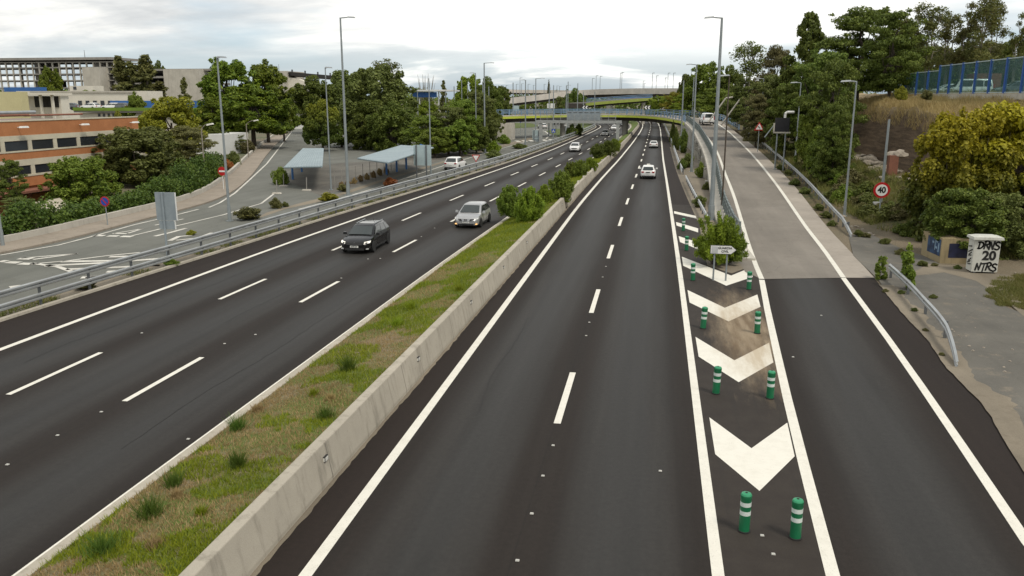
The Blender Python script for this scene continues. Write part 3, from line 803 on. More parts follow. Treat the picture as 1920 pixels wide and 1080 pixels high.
TA, TB, TC, TD = (smooth_tab(t, 3.0, 14.0) for t in (TA, TB, TC, TD))
YE = 141.0
FRONT = [Vector((interp(TA, 132), 132, zr(132))), Vector((interp(TA, YE), YE, zr(YE)))]
for px, py, z in [(1281, 229, 4.25), (1264, 224.5, 4.5), (1240, 220.3, 4.75), (1200, 217, 4.9), (1128, 215.5, 5.0), (1030, 216.5, 5.0), (927, 219, 5.0), (908, 220, 5.0)]:
    FRONT.append(G(px, py, z))
BR = catmull(FRONT, 8)[8:]
def offs(pts, d, dz=0.0):
    res = []
    for i, p in enumerate(pts):
        a = pts[max(0, i - 1)]; c = pts[min(len(pts) - 1, i + 1)]
        t = c - a; t.z = 0; t.normalize()
        res.append(p + Vector((t.y, -t.x, 0)) * d + Vector((0, 0, dz)))
    return res
NR = 30
ya0, yb0, yc0, yd0 = 44.0, 42.35, 43.4, 43.6
rampA, rampB, rampC, rampD = [], [], [], []
w0 = interp(TD, YE) - interp(TA, YE)
for i in range(NR + 1):
    t = i / NR
    for lst, tab, y0 in ((rampA, TA, ya0), (rampB, TB, yb0), (rampC, TC, yc0), (rampD, TD, yd0)):
        y = y0 + (YE - y0) * t
        lst.append(Vector((interp(tab, y), y, zr(y))))
    rampA[-1].x = max(rampA[-1].x, interp(TA, rampA[-1].y))
wb = interp(TB, YE) - interp(TA, YE); wc = interp(TC, YE) - interp(TA, YE)
LP = lambda k, a, c, n: a + (c - a) * min(1.0, k / n)
def brow(a, c):
    res = []
    for k, p in enumerate(BR):
        res.append(offs(BR, LP(k, a, c, 16))[k])
    return res
brB, brC, brD = brow(wb, 1.4), brow(wc, 6.4), brow(w0, 8.0)
rows = []
for a, c, d_ in zip(rampA, rampB, rampC): rows.append([a, c, c.lerp(d_, 0.5), d_])
for a, c, d_ in list(zip(BR, brB, brC))[1:]: rows.append([a, c, c.lerp(d_, 0.5), d_])
ramp = tag(MB().loft([[p + Vector((0, 0, 0.015)) for p in r] for r in rows]).build('ramp_road', 'ramp_asphalt'), kind='structure')
rows = [[c, d_] for c, d_ in zip(rampC, rampD)] + [[c, d_] for c, d_ in list(zip(brC, brD))[1:]]
MB().loft([[p + Vector((0, 0, 0.02)) for p in r] for r in rows]).build('ramp_shoulder', 'shoulder_concrete', ramp)
mk = MB(); ribbon(mk, rampB + brB[1:], 0.26, 0.026); mk.build('edge_line', 'white_road_paint', ramp)
mk = MB(); ribbon(mk, rampC + brC[1:], 0.26, 0.030); mk.build('edge_line', 'white_road_paint', ramp)
jy = 128.0
mk = MB(); mk.loft([[(interp(TB, jy) + 0.2, jy, zr(jy) + 0.021), (interp(TC, jy + 1) - 0.2, jy + 1, zr(jy + 1) + 0.021)], [(interp(TB, jy + 6) + .2, jy + 6, zr(jy + 6) + 0.021), (interp(TC, jy + 8) - .2, jy + 8, zr(jy + 8) + 0.021)]])
M('patch_asphalt', (0.075, 0.07, 0.065), None, 0.9, obj=False)
mk.build('asphalt_patch', 'patch_asphalt', ramp)
# retaining wall carrying the left side of the ramp, with a broad coping
def wall_mat():
    m, t, o = nodes('graffiti_wall'); b = NB(t); P = b.pos()
    n1 = b.noise(P, 0.5, 6, 0.65); n4 = b.noise(b.pos((0.6, 0.6, 0.1)), 2.0, 5, 0.65)
    col = b.mix(b.ramp(n1, [(0.4, 0.0), (0.6, 1.0)]), (0.42, 0.40, 0.35), (0.28, 0.27, 0.24))
    col = b.mix(b.ramp(n4, [(0.5, 0.0), (0.65, 0.6)]), col, (0.11, 0.11, 0.09))
    wv = b.noise(b.pos((1, 0.35, 0.9)), 0.9, 2, 0.5, 2.2)
    col = b.mix(b.ramp(wv, [(0.47, 0.0), (0.485, 0.75), (0.515, 0.75), (0.53, 0.0)]), col, (0.05, 0.055, 0.06))
    b.bsdf(o, col, 0.9, 0, n1, 0.2, 0.01); MATS['graffiti_wall'] = m
wall_mat()
wr = thing('retaining_wall', 'tall graffiti-stained concrete wall holding up the left side of the ramp', 'wall', tuple(rampA[4] * 1))
pa = [p for p in rampA if p.y > 52] + BR[1:10]
rows = [[(p.x + 0.12, p.y, -0.05), (p.x + 0.12, p.y, p.z - 0.25)] for p in pa]
wb_ = MB().loft(rows); rows2 = [[(p.x + 0.5, p.y, -0.05), (p.x + 0.5, p.y, p.z - 0.25)] for p in pa]; wb_.loft(rows2)
wb_.build('wall_face', 'graffiti_wall', wr, True)
pa2 = [p for p in rampA if p.y > 45] + BR[1:10]
MB().sweep(pa2, [(0, -0.30), (-0.02, 0.10), (0.04, 0.14), (0.95, 0.14), (0.95, -0.30)]).build('coping', 'pale_concrete', wr, True)
for y in (86, 97, 108, 119, 130):
    x = interp(TA, y)
    MB().box((x - 0.05, y, (zr(y) - 0.3) / 2), (0.5, 0.9, zr(y) - 0.3)).build('buttress', 'graffiti_wall', wr, True)
# bridge
M('lime_far', (0.28, 0.33, 0.06), (0.24, 0.29, 0.05), 0.6, scale=0.6, obj=False)
M('lime_paint', (0.47, 0.53, 0.06), (0.41, 0.47, 0.05), 0.6, scale=0.6, obj=False)
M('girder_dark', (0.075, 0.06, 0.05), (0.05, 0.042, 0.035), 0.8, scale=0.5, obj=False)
bridge = thing('curved_overpass', 'low curved road bridge with lime green edge crossing the whole highway', 'bridge', tuple(BR[20]))
bp = BR[7:]
MB().sweep(bp, [(0, -0.02), (8.0, -0.02), (8.0, -0.45), (0, -0.45)]).build('deck', 'grey_concrete', bridge, True)
MB().sweep(bp, [(-0.06, -0.02), (-0.01, -0.02), (-0.01, -0.50), (-0.06, -0.50)]).build('lime_fascia', 'lime_paint', bridge, True)
MB().sweep(bp, [(-0.05, 0.0), (-0.05, 0.22), (0.30, 0.22), (0.30, 0.0)]).build('bridge_kerb', 'pale_concrete', bridge, True)
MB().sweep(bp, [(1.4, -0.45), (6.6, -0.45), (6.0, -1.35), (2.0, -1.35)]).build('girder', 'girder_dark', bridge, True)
def on_bridge(px):
    return min(BR, key=lambda p: abs(AT(px, p.y, p.z).x - p.x))
for px, hw in ((1172, 0.70), (1055, 0.62)):
    q = on_bridge(px); c = AT(px, q.y + 3.6, 2.0)
    MB().lathe([(hw, -0.05), (hw, 2.9), (hw * 1.35, 3.6), (hw * 1.35, 3.66)], 20, (c.x, c.y, 0)).build('pier', 'grey_concrete', bridge, True, smooth=True)
q = on_bridge(938)
for px, wd, dp, h, dy in ((927, 1.6, 6, 4.45, 1.0), (938, 1.3, 1.4, 4.4, 0.2), (951, 1.9, 5, 3.64, 1.5)):
    c = AT(px, q.y + dy, 2)
    MB().box((c.x, c.y + dp / 2 - .4, h / 2 - 0.05), (wd, dp, h)).build('abutment', 'pale_concrete', bridge, True)
M('rail_blue', (0.20, 0.30, 0.42), (0.16, 0.25, 0.36), 0.5, 0.2, scale=1.0)
M('rail_greygreen', (0.20, 0.235, 0.23), (0.13, 0.155, 0.155), 0.55, 0.3, scale=1.0)
def railing(path, lat, mat, label, step, zb=0.2, pw=0.14, name='bridge_railing', hs=(0.38, 0.72, 1.08)):
    pts = offs(path, lat)
    r = thing(name, label, 'railing', tuple(pts[0]))
    for h in hs:
        MB().sweep(pts, [(-0.05, zb + h - 0.045), (0.05, zb + h - 0.045), (0.05, zb + h + 0.045), (-0.05, zb + h + 0.045)]).build('rail', mat, r, True)
    ln = sum((c - a).length for a, c in zip(pts, pts[1:])); n = min(98, int(ln / step))
    rp = resample(pts, n)
    pm = None
    for i, p in enumerate(rp):
        a = rp[max(0, i - 1)]; c = rp[min(n - 1, i + 1)]; t = (c - a)
        rz = math.atan2(t.y, t.x)
        if pm is None:
            o = MB().add([(-.07, -.10, 0), (.07, -.10, 0), (.07, .16, 0), (-.07, .16, 0), (-.06, -.07, 1.15), (.06, -.07, 1.15), (.06, .04, 1.15), (-.06, .04, 1.15)],
                         [(3, 2, 1, 0), (4, 5, 6, 7), (0, 1, 5, 4), (1, 2, 6, 5), (2, 3, 7, 6), (3, 0, 4, 7)]).build('post', mat, r); pm = o
        else:
            o = pm.copy(); COL.objects.link(o)
        o.location = p - r.location + Vector((0, 0, zb)); o.rotation_euler = (0, 0, rz)
    return r
railing(pa2[2:], 0.85, 'rail_greygreen', 'grey green steel parapet along the left edge of the ramp', 1.55, 0.14, name='ramp_railing')
railing(BR[7:], 0.12, 'rail_blue', 'blue steel parapet on the near edge of the curved overpass', 2.0)
back = offs(BR[2:], 7.9)
railing(back, 0.0, 'rail_blue', 'blue steel parapet on the far edge of the curved overpass', 2.6)

# ------------------------------------------------------------------ right-hand embankment
def RE(y):
    if y < 44: return interp(DARK, y)
    if y < 138: return interp(TD, y)
    return interp(TD, 138) + 0.5
PROF = [(0, 0), (1.5, 0.1), (4.0, 0.85), (7.0, 1.8), (8.3, 2.05), (10.3, 7.2), (12.5, 7.9), (16.0, 9.0), (17.0, 9.1), (200, 9.3)]
T0 = [(0, 16), (42, 13), (47, 10.5), (52, 6.5), (60, 2.8), (70, 1.6), (90, 1.2), (400, 1.2)]
def hT(x, y, rough=True):
    t = x - RE(y)
    base = zr(min(y, 146)) if y > 44 else 0.0
    if t < 0:
        return base - 0.03 if t > -0.6 or y < 147 else max(-0.05, base + (t + 0.6) * 0.55)
    u = t - interp(T0, y)
    k = max(0.0, 1 - max(0, u) / 20)
    z = interp(PROF, max(u, 0))
    if rough and u > 0.2:
        a = min(1.0, u / 2.5)
        z += a * (0.35 * noise.noise((x * 0.35, y * 0.35, 1.0)) + 0.16 * noise.noise((x * 1.1, y * 1.1, 4.0)))
        if 8.0 < u < 11.5: z += 0.5 * noise.noise((x * 0.5, y * 0.22, 9))
    return max(base * k + z, z if z < base else base * k + min(z, 9.3)) - 0.02 if u > 0 else base - 0.02
tt = [-14, -8, -4, -0.6, 0, 0.8, 1.6, 2.6] + [3.4 + 0.75 * i for i in range(26)] + [24, 27, 31, 37, 46, 60, 85, 130, 250]
rows = []
for i in range(190):
    y = -8 + 1.6 * i + (0 if i < 150 else (i - 150) ** 1.6)
    r = RE(y); row = []
    for t in tt:
        if t < 0 and y < 147: row.append((r - 0.02 + t * 0.01, y, hT(r + 0.01, y) - 0.25))
        elif t < 0:
            s_ = min(1.0, (y - 146) / 22); k_ = -t / 14
            row.append((r - k_ * max(1.0, (r - 5.5)) * s_ - 0.02, y, hT(r + 0.01, y) * (1 - k_ * s_) - 0.25))
        else: row.append((r + t, y, hT(r + t, y)))
    rows.append(row)
def bank_mat():
    m, t, o = nodes('embankment_soil'); b = NB(t); P = b.pos()
    geo = b.new('ShaderNodeNewGeometry'); sn = b.new('ShaderNodeSeparateXYZ'); b.link(geo.outputs['True Normal'], sn.inputs[0])
    sp = b.new('ShaderNodeSeparateXYZ'); b.link(P, sp.inputs[0])
    n1 = b.noise(P, 0.3, 6, 0.65); n2 = b.noise(P, 2.0, 6, 0.75); n3 = b.noise(P, 12, 4, 0.8); ns = b.noise(b.pos((0.25, 0.25, 3.2)), 1.0, 5, 0.6, 0.5)
    low = b.mix(b.ramp(n1, [(0.42, 0.0), (0.58, 1.0)]), (0.13, 0.105, 0.06), (0.06, 0.065, 0.028))
    low = b.mix(b.ramp(n2, [(0.5, 0.0), (0.65, 0.8)]), low, (0.16, 0.115, 0.065))
    earth = b.mix(b.ramp(ns, [(0.4, 0.0), (0.6, 1.0)]), (0.155, 0.11, 0.072), (0.085, 0.06, 0.04))
    top = b.mix(b.ramp(n2, [(0.4, 0.0), (0.6, 1.0)]), (0.38, 0.30, 0.18), (0.26, 0.20, 0.12))
    steep = b.ramp(b.math('ADD', sn.outputs[2], b.math('MULTIPLY', b.math('SUBTRACT', n2, 0.5), 0.25)), [(0.62, 1.0), (0.74, 0.0)])
    high = b.ramp(b.math('DIVIDE', b.math('ADD', sp.outputs[2], n2), 10.0), [(0.76, 0.0), (0.84, 1.0)])
    col = b.mix(high, b.mix(steep, low, earth), top)
    dust = b.ramp(sp.outputs[2], [(0.0, 0.75), (0.35, 0.0)])
    col = b.mix(dust, col, (0.225, 0.185, 0.135))
    col = b.mix(1.0, col, b.ramp(n3, [(0.2, 0.55), (0.8, 1.3)]), 'MULTIPLY')
    b.bsdf(o, col, 0.95, 0, b.math('ADD', n3, b.math('MULTIPLY', n2, 1.5)), 0.8, 0.06, spec=0.2); MATS['embankment_soil'] = m
bank_mat()
tag(MB().loft(rows).build('embankment', 'embankment_soil'), kind='structure')
lot = [(p.x, p.y) for p in POLY([(1648, 527), (1600, 480), (1588, 432), (1598, 424), (1632, 440), (1690, 467), (1732, 481), (1762, 496), (1812, 522), (1866, 530), (1850, 548), (1870, 570), (1925, 592)])]
lot += [(17.5, 30), (16, 5)] + [(interp(DARK, y) + 0.02, y) for y in (5, 17, 22.4, 25, 28, 31, 34, 37, 40)]
poly_sheet('lay_by', lot, 'lot_asphalt', 0.035)
ed = [(interp(DARK, y) + 0.05 * noise.noise((0, y * 1.3, 4)), y) for y in [5 + 0.3 * i for i in range(124)]]
poly_sheet('dirt_edge', [(x - 0.03, y) for x, y in ed] + [(x + 0.75 + 0.55 * noise.noise((1, y * 0.45, 0)) + 0.3 * noise.noise((3, y * 1.9, 0)) + 0.15 * noise.noise((5, y * 5, 0)), y) for x, y in reversed(ed)], 'dust_ground', 0.042)
poly_sheet('dirt_patch', POLY([(1700, 520), (1770, 512), (1830, 528), (1880, 560), (1925, 600), (1925, 570), (1890, 548), (1905, 520), (1800, 500), (1740, 496)]), 'dust_ground', 0.040)
# gore island dirt between nose bush and ramp start, and stony strip by the highway guardrail
poly_sheet('island_dirt', [(p.x, p.y) for p in POLY([(1326, 498), (1372, 513), (1404, 501), (1396, 470), (1380, 430), (1335, 412), (1312, 428), (1318, 458)])], 'dust_ground', 0.013)
poly_sheet('stony_strip', [(X('rgr', y) - 0.35 + 0.2 * math.sin(y * 2.1), y) for y in range(62, 160, 3)] + [(X('rgr', y) + 0.6, y) for y in range(159, 61, -3)], 'dust_ground', 0.006)
poly_sheet('under_ramp_ground', [(X('rgr', y) + 0.55, y) for y in range(62, 140, 4)] + [(interp(TA, y) + 0.1, y) for y in range(138, 60, -4)], 'dust_ground', 0.002)

# ------------------------------------------------------------------ guardrails
WPROF = [(0.0, -0.155), (0.07, -0.115), (0.07, -0.05), (0.01, -0.015), (0.01, 0.015), (0.07, 0.05), (0.07, 0.115), (0.0, 0.155), (-0.015, 0.155), (0.05, 0.10), (0.05, 0.06), (-0.015, 0.02), (-0.015, -0.02), (0.05, -0.06), (0.05, -0.10), (-0.015, -0.155)]
def guardrail(path, heights, step, label, side=1, post_h=None, rail_mat='rail_steel', post_at=None, drop=None):
    """path = ground points; side=+1: traffic on the right of travel direction"""
    path = [Vector(p) for p in path]
    r = thing('guardrail', label, 'guardrail', tuple(path[0]))
    prof = [(l * side, u) for l, u in WPROF]
    for h in heights:
        pts = [p + Vector((0, 0, h)) for p in path]
        if drop:
            n = len(pts)
            for i in range(drop): pts[i].z -= (h - 0.08) * ((1 - i / drop) ** 1.3)
        MB().sweep(pts, prof).build('rail', rail_mat, r, True, smooth=True)
    ph = post_h or (max(heights) + 0.1)
    ln = sum((c - a).length for a, c in zip(path, path[1:])); n = min(99, max(2, int(ln / step)))
    rp = resample(path, n); pm = None
    for i, p in enumerate(rp):
        if drop and i < 1: continue
        a = rp[max(0, i - 1)]; c = rp[min(n - 1, i + 1)]; t = c - a; rz = math.atan2(t.y, t.x)
        if pm is None:
            mb = MB().box((0, 0.09 * side, ph / 2 - 0.1), (0.07, 0.11, ph + 0.2))
            for h in heights: mb.box((0, 0.02 * side, h), (0.12, 0.11, 0.13))
            pm = mb.build('post', 'post_steel', r); o = pm
        else: o = pm.copy(); COL.objects.link(o)
        o.location = p - r.location; o.rotation_euler = (0, 0, rz)
    return r
gp = [(X('grail', y) - 0.42, y, 0.0) for y in range(4, 300, 3)]
guardrail(gp, (0.44, 1.0), 3.0, 'tall double-beam steel guardrail along the outer edge of the left carriageway')
gp = [(X('rgr', y), y, 0.0) for y in range(60, 94, 2)]
guardrail(gp, (0.62,), 2.0, 'short near steel guardrail beside the brown hard shoulder, ending at the nose bush', -1)
gp = [(X('rgr', y), y, 0.0) for y in range(101, 330, 4)]
guardrail(gp, (0.35, 0.68), 3.0, 'far steel guardrail on the right edge of the highway running under the overpass', -1)
gp = [(interp(TD, y) + (1.0 if y > 62 else 1.0), y, hT(interp(TD, y) + 1.0, y)) for y in [56.5, 57.5, 58.5, 59.5, 60.5] + list(range(62, 140, 2))]
guardrail(gp, (0.62,), 2.0, 'long steel guardrail along the right edge of the concrete ramp', -1, drop=4)
NGR = [G(*p) for p in [(1795, 690), (1778, 655), (1757, 622), (1730, 590), (1700, 555), (1666, 522)]]
guardrail(catmull(NGR, 3), (0.62,), 2.6, 'short bent guardrail by the lay-by, its near end sunk into the ground', -1, drop=4)
gp = offs(back, -0.6)[:6]

# ------------------------------------------------------------------ street lamps
def lamp(base, top_z, arm, label, r0=0.11, r1=0.06, arm_l=1.3, kind='straight', mat='lamp_grey', lean=0.0, group='street lamps'):
    """arm: direction (dx, dy) of the arm or None"""
    h = top_z - base.z
    root = thing('street_lamp', label, 'street lamp', tuple(base), 0, group)
    MB().tube((0, 0, -0.05), (0, 0, h), r0, r1, 10).build('pole', mat, root, smooth=True)
    MB().box((0, 0, 0.0), (r0 * 4, r0 * 4, 0.06)).tube((0, 0, 0.02), (0, 0, 1.1), r0 * 1.25, r0 * 1.2, 10).build('base', mat, root)
    if arm:
        d = Vector((arm[0], arm[1], 0)).normalized()
        if kind == 'curved':
            pts = [Vector((0, 0, h - 0.4)) + d * (arm_l * 0.8 * (1 - math.cos(a))) + Vector((0, 0, 0.9 * math.sin(a))) for a in (0, 0.4, 0.8, 1.2, 1.5)]
            MB().path(pts, 0.045, 6).build('arm', mat, root)
            e = pts[-1]; rz = math.atan2(d.y, d.x)
            hd_ = MB().box((0, 0, 0), (0.75, 0.28, 0.16), 0, 0.8).build('lamp_head', 'lens_white', root)
            hd_.location = e + d * 0.3; hd_.rotation_euler = (0, -0.2, rz)
        else:
            e = Vector((0, 0, h)) + d * arm_l
            MB().tube((0, 0, h - 0.03), e + Vector((0, 0, 0.05)), 0.05, 0.045, 6).build('arm', mat, root)
            o = MB().box((0, 0, 0), (0.75, 0.26, 0.11), 0, 0.8).build('lamp_head', 'galvanised', root)
            o.location = e + Vector((0, 0, 0.03)); o.rotation_euler = (0, 0.06, math.atan2(d.y, d.x))
    return root
def lampP(pxb, pyb, pxt, pyt, arm, label, zb=0.0, Y=None, **k):
    if Y is None:
        p = G(pxb, pyb, zb)
    else:
        p = AT(pxb, Y, zb)
    z = XZ(pxt, pyt, p.y).z
    lamp(p, z, arm, label, **k)
def th(px, Y):
    p = AT(px, Y, 2.0)
    for _ in range(4): p = AT(px, Y, hT(p.x, p.y))
    return p
RT, LF = (1, 0.1), (-1, -0.05)
lampP(653, 366, 640, 33, RT, 'tallest lamp on the left, standing just behind the double guardrail', r0=0.15, r1=0.075, arm_l=1.0)
lampP(431, 414, 411, 108, (1, -0.2), 'lamp with no visible arm beside the branch road, left of the pines', r0=0.11, arm_l=0.4)
lampP(621, 356, 615, 127, RT, 'thin lamp immediately left of the tallest left lamp', r0=0.085, r1=0.05, arm_l=0.35)
lampP(808, 326, 808, 147, None, 'bare slim pole beside the back of the large road sign', r0=0.085, r1=0.05)
lampP(893, 287, 893.5, 137, LF, 'slim lamp with left-pointing arm above the yield sign', r0=0.11, r1=0.07, arm_l=0.6)
lampP(909, 287, 911, 118, RT, 'tall lamp with right-pointing arm at the end of the tree line', r0=0.15, r1=0.09, arm_l=1.3)
lampP(985, 274, 985.5, 150, LF, 'lamp at the crossing, third from the gantry sign', r0=0.14, r1=0.09, arm_l=0.5)
lampP(1004, 262, 1007, 147, RT, 'lamp with right-pointing arm in front of the roundabout', r0=0.14, r1=0.09, arm_l=1.6)
lampP(962, 252, 962, 155, None, 'armless lamp column left of the roundabout lawn', r0=0.16, r1=0.11)
lampP(1029, 256, 1031, 162, None, 'armless lamp column just left of the gantry signboard', r0=0.14, r1=0.09)
lampP(1037, 258, 1038, 160, None, 'armless lamp column behind the pedestrian crossing sign', r0=0.14, r1=0.09)
lampP(1061, None, 1061.5, 160, RT, 'lamp with short arm standing beyond the overpass, above the left pier', Y=235, r0=0.17, r1=0.12, arm_l=0.9)
lampP(1064, None, 1064, 153, None, 'taller of the paired masts beyond the overpass above the left pier', Y=240, r0=0.14, r1=0.10)
lampP(1082, None, 1082.5, 156, None, 'thin mast rising behind the middle of the gantry signboard', Y=250, r0=0.15, r1=0.1)
lampP(1093, None, 1093, 172, None, 'short mast beside the first overpass bend sign', Y=245, r0=0.15, r1=0.12)
lampP(1114, None, 1114, 172, None, 'short mast between signboard and central viaduct pier', Y=260, r0=0.14, r1=0.12)
lampP(867, None, 867, 150, None, 'armless pole deep within the left tree row, before the round bright tree', Y=165, r0=0.10, r1=0.08)
lampP(853, None, 853, 162, None, 'armless pole before the round bright tree, nearest its left edge', Y=170, r0=0.12, r1=0.1)
lampP(878, None, 879, 160, None, 'armless pole before the round bright tree, near its right edge', Y=170, r0=0.11, r1=0.09)
lampP(906, None, 906, 158, None, 'armless pole close behind the tall lamp at the end of the tree line', Y=200, r0=0.12, r1=0.1)
lampP(917, None, 917, 162, None, 'armless pole right of the tall lamp at the end of the tree line', Y=205, r0=0.12, r1=0.1)
lampP(837, None, 838, 170, None, 'short armless pole right of the blue canopy building', Y=165, r0=0.12, r1=0.1)
lampP(785, None, 785, 170, None, 'short armless pole in front of the blue canopy building', Y=170, r0=0.10, r1=0.08)
lampP(466, None, 467, 232, (1, 0), 'old lamp with curved arm and white head under the pines', Y=118, r0=0.09, r1=0.06, kind='curved', arm_l=1.8, mat='pale_bark')
lampP(386, 346, 376, 242, (1, 0), 'old lamp with curved arm between the ivy hedge and the branch road', r0=0.09, r1=0.06, kind='curved', arm_l=1.0, mat='pale_bark')
lampP(6, 464, 1, 372, None, 'short grey pole at the left edge beside the ivy hedge', r0=0.09, r1=0.08)
# right-hand ones
lampP(1333, 412, 1356.5, 33, LF, 'tallest lamp on the right, at the nose between highway and ramp', r0=0.20, r1=0.085, arm_l=0.9)
lampP(1296.5, 322, 1306.5, 121, LF, 'tall lamp under the left side of the ramp with left-pointing arm', r0=0.14, r1=0.08, arm_l=0.9)
lampP(1276, 282, 1282.5, 151, None, 'armless pole beside the highway just before the overpass', r0=0.15, r1=0.10)
lampP(1297, None, 1301, 145, None, 'armless pole rising behind the overpass, left of the second tall right lamp', zb=3.0, Y=190, r0=0.14, r1=0.10)
p = th(1351, 72); z = zr(70)
lampP(1353, 396, 1374.5, 142, LF, 'thin brown lamp on the ramp edge right of the tallest right lamp', r0=0.075, r1=0.05, arm_l=0.35, mat='bark')
for px, Y, pt, pyt, lb in ((1424.5, 128, 1428.5, 147.5, 'small lamp on the bank behind the bend warning triangle'), (1490, 98, 1500, 155, 'small lamp on the bank by the ramp guardrail, in front of the dark tree'), (1583, 65.5, 1605, 152.5, 'small lamp nearest the lay-by, next to the end of the ramp guardrail')):
    p = th(px, Y); lamp(p, XZ(pt, pyt, Y).z, LF, lb, 0.09, 0.055, 0.75)
# far lamps above the viaducts: nothing tells them apart at this size
proto = None
random.seed(3)
for px, yt, Y in [(1110, 147, 420), (1117, 142, 430), (1124.5, 143, 440), (1162, 137, 450), (1165, 136, 452), (1205, 152, 470), (1207, 156, 474), (1222, 137, 455), (1229.5, 142, 460), (1246, 146, 465), (1251, 137, 455), (1261, 137, 450), (968, 158, 400), (975, 146, 410), (978, 157, 405), (1044, 161, 430), (1049, 162, 440), (1000, 160, 420), (1020, 158, 430), (990, 158, 415), (940, 160, 400), (949, 160, 405), (1294, 134, 470)]:
    p = AT(px, Y, 9); z = XZ(px, yt, Y).z
    if proto is None:
        proto = thing('street_lamp', 'distant thin lamp rising above the far concrete viaduct', 'street lamp', tuple(p), 0, 'distant lamps over the viaducts')
        MB().tube((0, 0, 0), (0, 0, 1), 0.16, 0.12, 6).build('pole', 'lamp_grey', proto); o = proto
        MB().box((0.5, 0, 1.0), (1.2, 0.4, 0.02)).build('lamp_head', 'lamp_grey', proto)
    else: o = copy_tree(proto)
    o.location = p; o.scale = (1, 1, z - p.z)

# leaning white tubes by the ramp rail
for (a, c, lb) in (((1339, 214), (1361, 184), 'leaning white tube with a bent tip by the far bend of the ramp'), ((1364, 218), (1389, 184), 'leaning straight white tube beside the ramp guardrail')):
    Y = 140; p0 = XZ(a[0], a[1], Y); p1 = XZ(c[0], c[1], Y); p0 = Vector((p0.x, Y, p0.z))
    root = thing('leaning_pole', lb, 'pole', tuple(p0))
    b0 = p0 + (p0 - p1) * 0.5
    MB().tube(b0, p1, 0.14, 0.12, 8).build('pole', 'pale_concrete', root, True)
    if 'bent' in lb: MB().tube(p1, p1 + Vector((1.1, 0, 0.15)), 0.13, 0.12, 8).build('tip', 'pale_concrete', root, True)

# ------------------------------------------------------------------ signs
M('sign_white', (0.78, 0.78, 0.76), (0.70, 0.70, 0.68), 0.45, scale=1.0)
M('sign_black', (0.012, 0.012, 0.012), None, 0.5)
M('sign_red', (0.48, 0.018, 0.02), None, 0.4)
M('sign_blue', (0.02, 0.075, 0.42), None, 0.4)
M('sign_grey', (0.52, 0.53, 0.54), None, 0.5)
M('sign_back', (0.30, 0.345, 0.37), (0.24, 0.28, 0.31), 0.5, 0.25, scale=1.0)
M('sign_back_pale', (0.44, 0.54, 0.56), (0.38, 0.47, 0.49), 0.5, 0.2, scale=1.0)
M('panel_black', (0.010, 0.010, 0.014), None, 0.6)
HX = (math.pi / 2, 0, 0)                                           # text standing upright, facing the camera side
def disc(r, y0, y1, c=(0, 0), n=28, seg=None):
    b = MB(); vs = []
    for y in (y0, y1):
        for i in range(n):
            t = 2 * math.pi * i / n + (seg or 0)
            vs.append((c[0] + r * math.cos(t), y, c[1] + r * math.sin(t)))
    return b.add(vs, [tuple(range(n)), tuple(range(2 * n - 1, n - 1, -1))] + [(i, n + i, n + (i + 1) % n, (i + 1) % n) for i in range(n)])
# direction arrow at the nose
pb = G(1361, 528); pa_ = G(1336.7, 525)
root = thing('direction_sign', 'white arrow-shaped GUARDIA CIVIL sign on two posts before the nose bush', 'sign', tuple((pa_ + pb) / 2))
zc = XZ(1356, 468, root.location.y).z; sw = 1.30; sh = 0.40
xl = XZ(1332.5, 468, root.location.y).x - root.location.x; xr = XZ(1380, 468, root.location.y).x - root.location.x; xk = xr - 0.24
def arrow(y0, y1, g):
    o_ = [(xl - g, -sh / 2 - g), (xk, -sh / 2 - g), (xr + g * 1.5, 0), (xk, sh / 2 + g), (xl - g, sh / 2 + g)]
    return MB().add([(x, y, zc + z) for y in (y0, y1) for x, z in o_], [(0, 1, 2, 3, 4), (9, 8, 7, 6, 5)] + [(i, 5 + i, 5 + (i + 1) % 5, (i + 1) % 5) for i in range(5)])
arrow(-0.06, -0.02, 0.025).build('border', 'sign_black', root); arrow(-0.075, -0.055, 0.0).build('panel', 'sign_white', root)
MB().box((xl + 0.2, -0.08, zc), (0.30, 0.012, 0.34)).build('crest_field', 'sign_grey', root)
text_mesh('lettering', 'GUARDIA', 0.155, 'sign_black', root, ((xl + xk) / 2 + 0.20, -0.08, zc + 0.085), HX, 0.004)
text_mesh('lettering', 'CIVIL', 0.155, 'sign_black', root, ((xl + xk) / 2 + 0.20, -0.08, zc - 0.085), HX, 0.004)
for px, py in ((1336.7, 525), (1361, 528)):
    q = G(px, py) - root.location
    MB().tube((q.x, 0.03, -0.05), (q.x, 0.03, zc + 0.18), 0.045, 0.045, 10).build('post', 'lamp_grey', root)
# speed limit 40
p = th(1648.5, 64.0)
root = thing('speed_limit_sign', 'round red-rimmed 40 speed limit sign on the scrubby bank', 'sign', tuple(p))
zc = XZ(1653, 356.5, 64.0).z - p.z; xc = XZ(1653, 356.5, 64.0).x - p.x; r = 0.58
disc(r, -0.04, 0.0, (xc, zc)).build('rim', 'sign_red', root); disc(r * 0.72, -0.055, -0.035, (xc, zc)).build('panel', 'sign_white', root)
text_mesh('lettering', '40', 0.60, 'sign_black', root, (xc, -0.06, zc), HX, 0.022, sx=0.92)
MB().tube((xc * 0.4, 0.05, -0.3), (xc, 0.05, zc + 0.2), 0.05, 0.05, 8).build('post', 'lamp_grey', root)
q = th(1650, 66.5)
root = thing('utility_pole', 'weathered grey pole with small box standing behind the 40 sign', 'pole', tuple(q))
MB().tube((0, 0, -0.3), (0, 0, XZ(1661, 224, 66.5).z - q.z), 0.12, 0.085, 8).build('pole', 'lamp_grey', root)
MB().box((-0.32, -0.12, XZ(1643, 386, 66.5).z - q.z), (0.5, 0.3, 0.62)).build('meter_box', 'sign_grey', root)
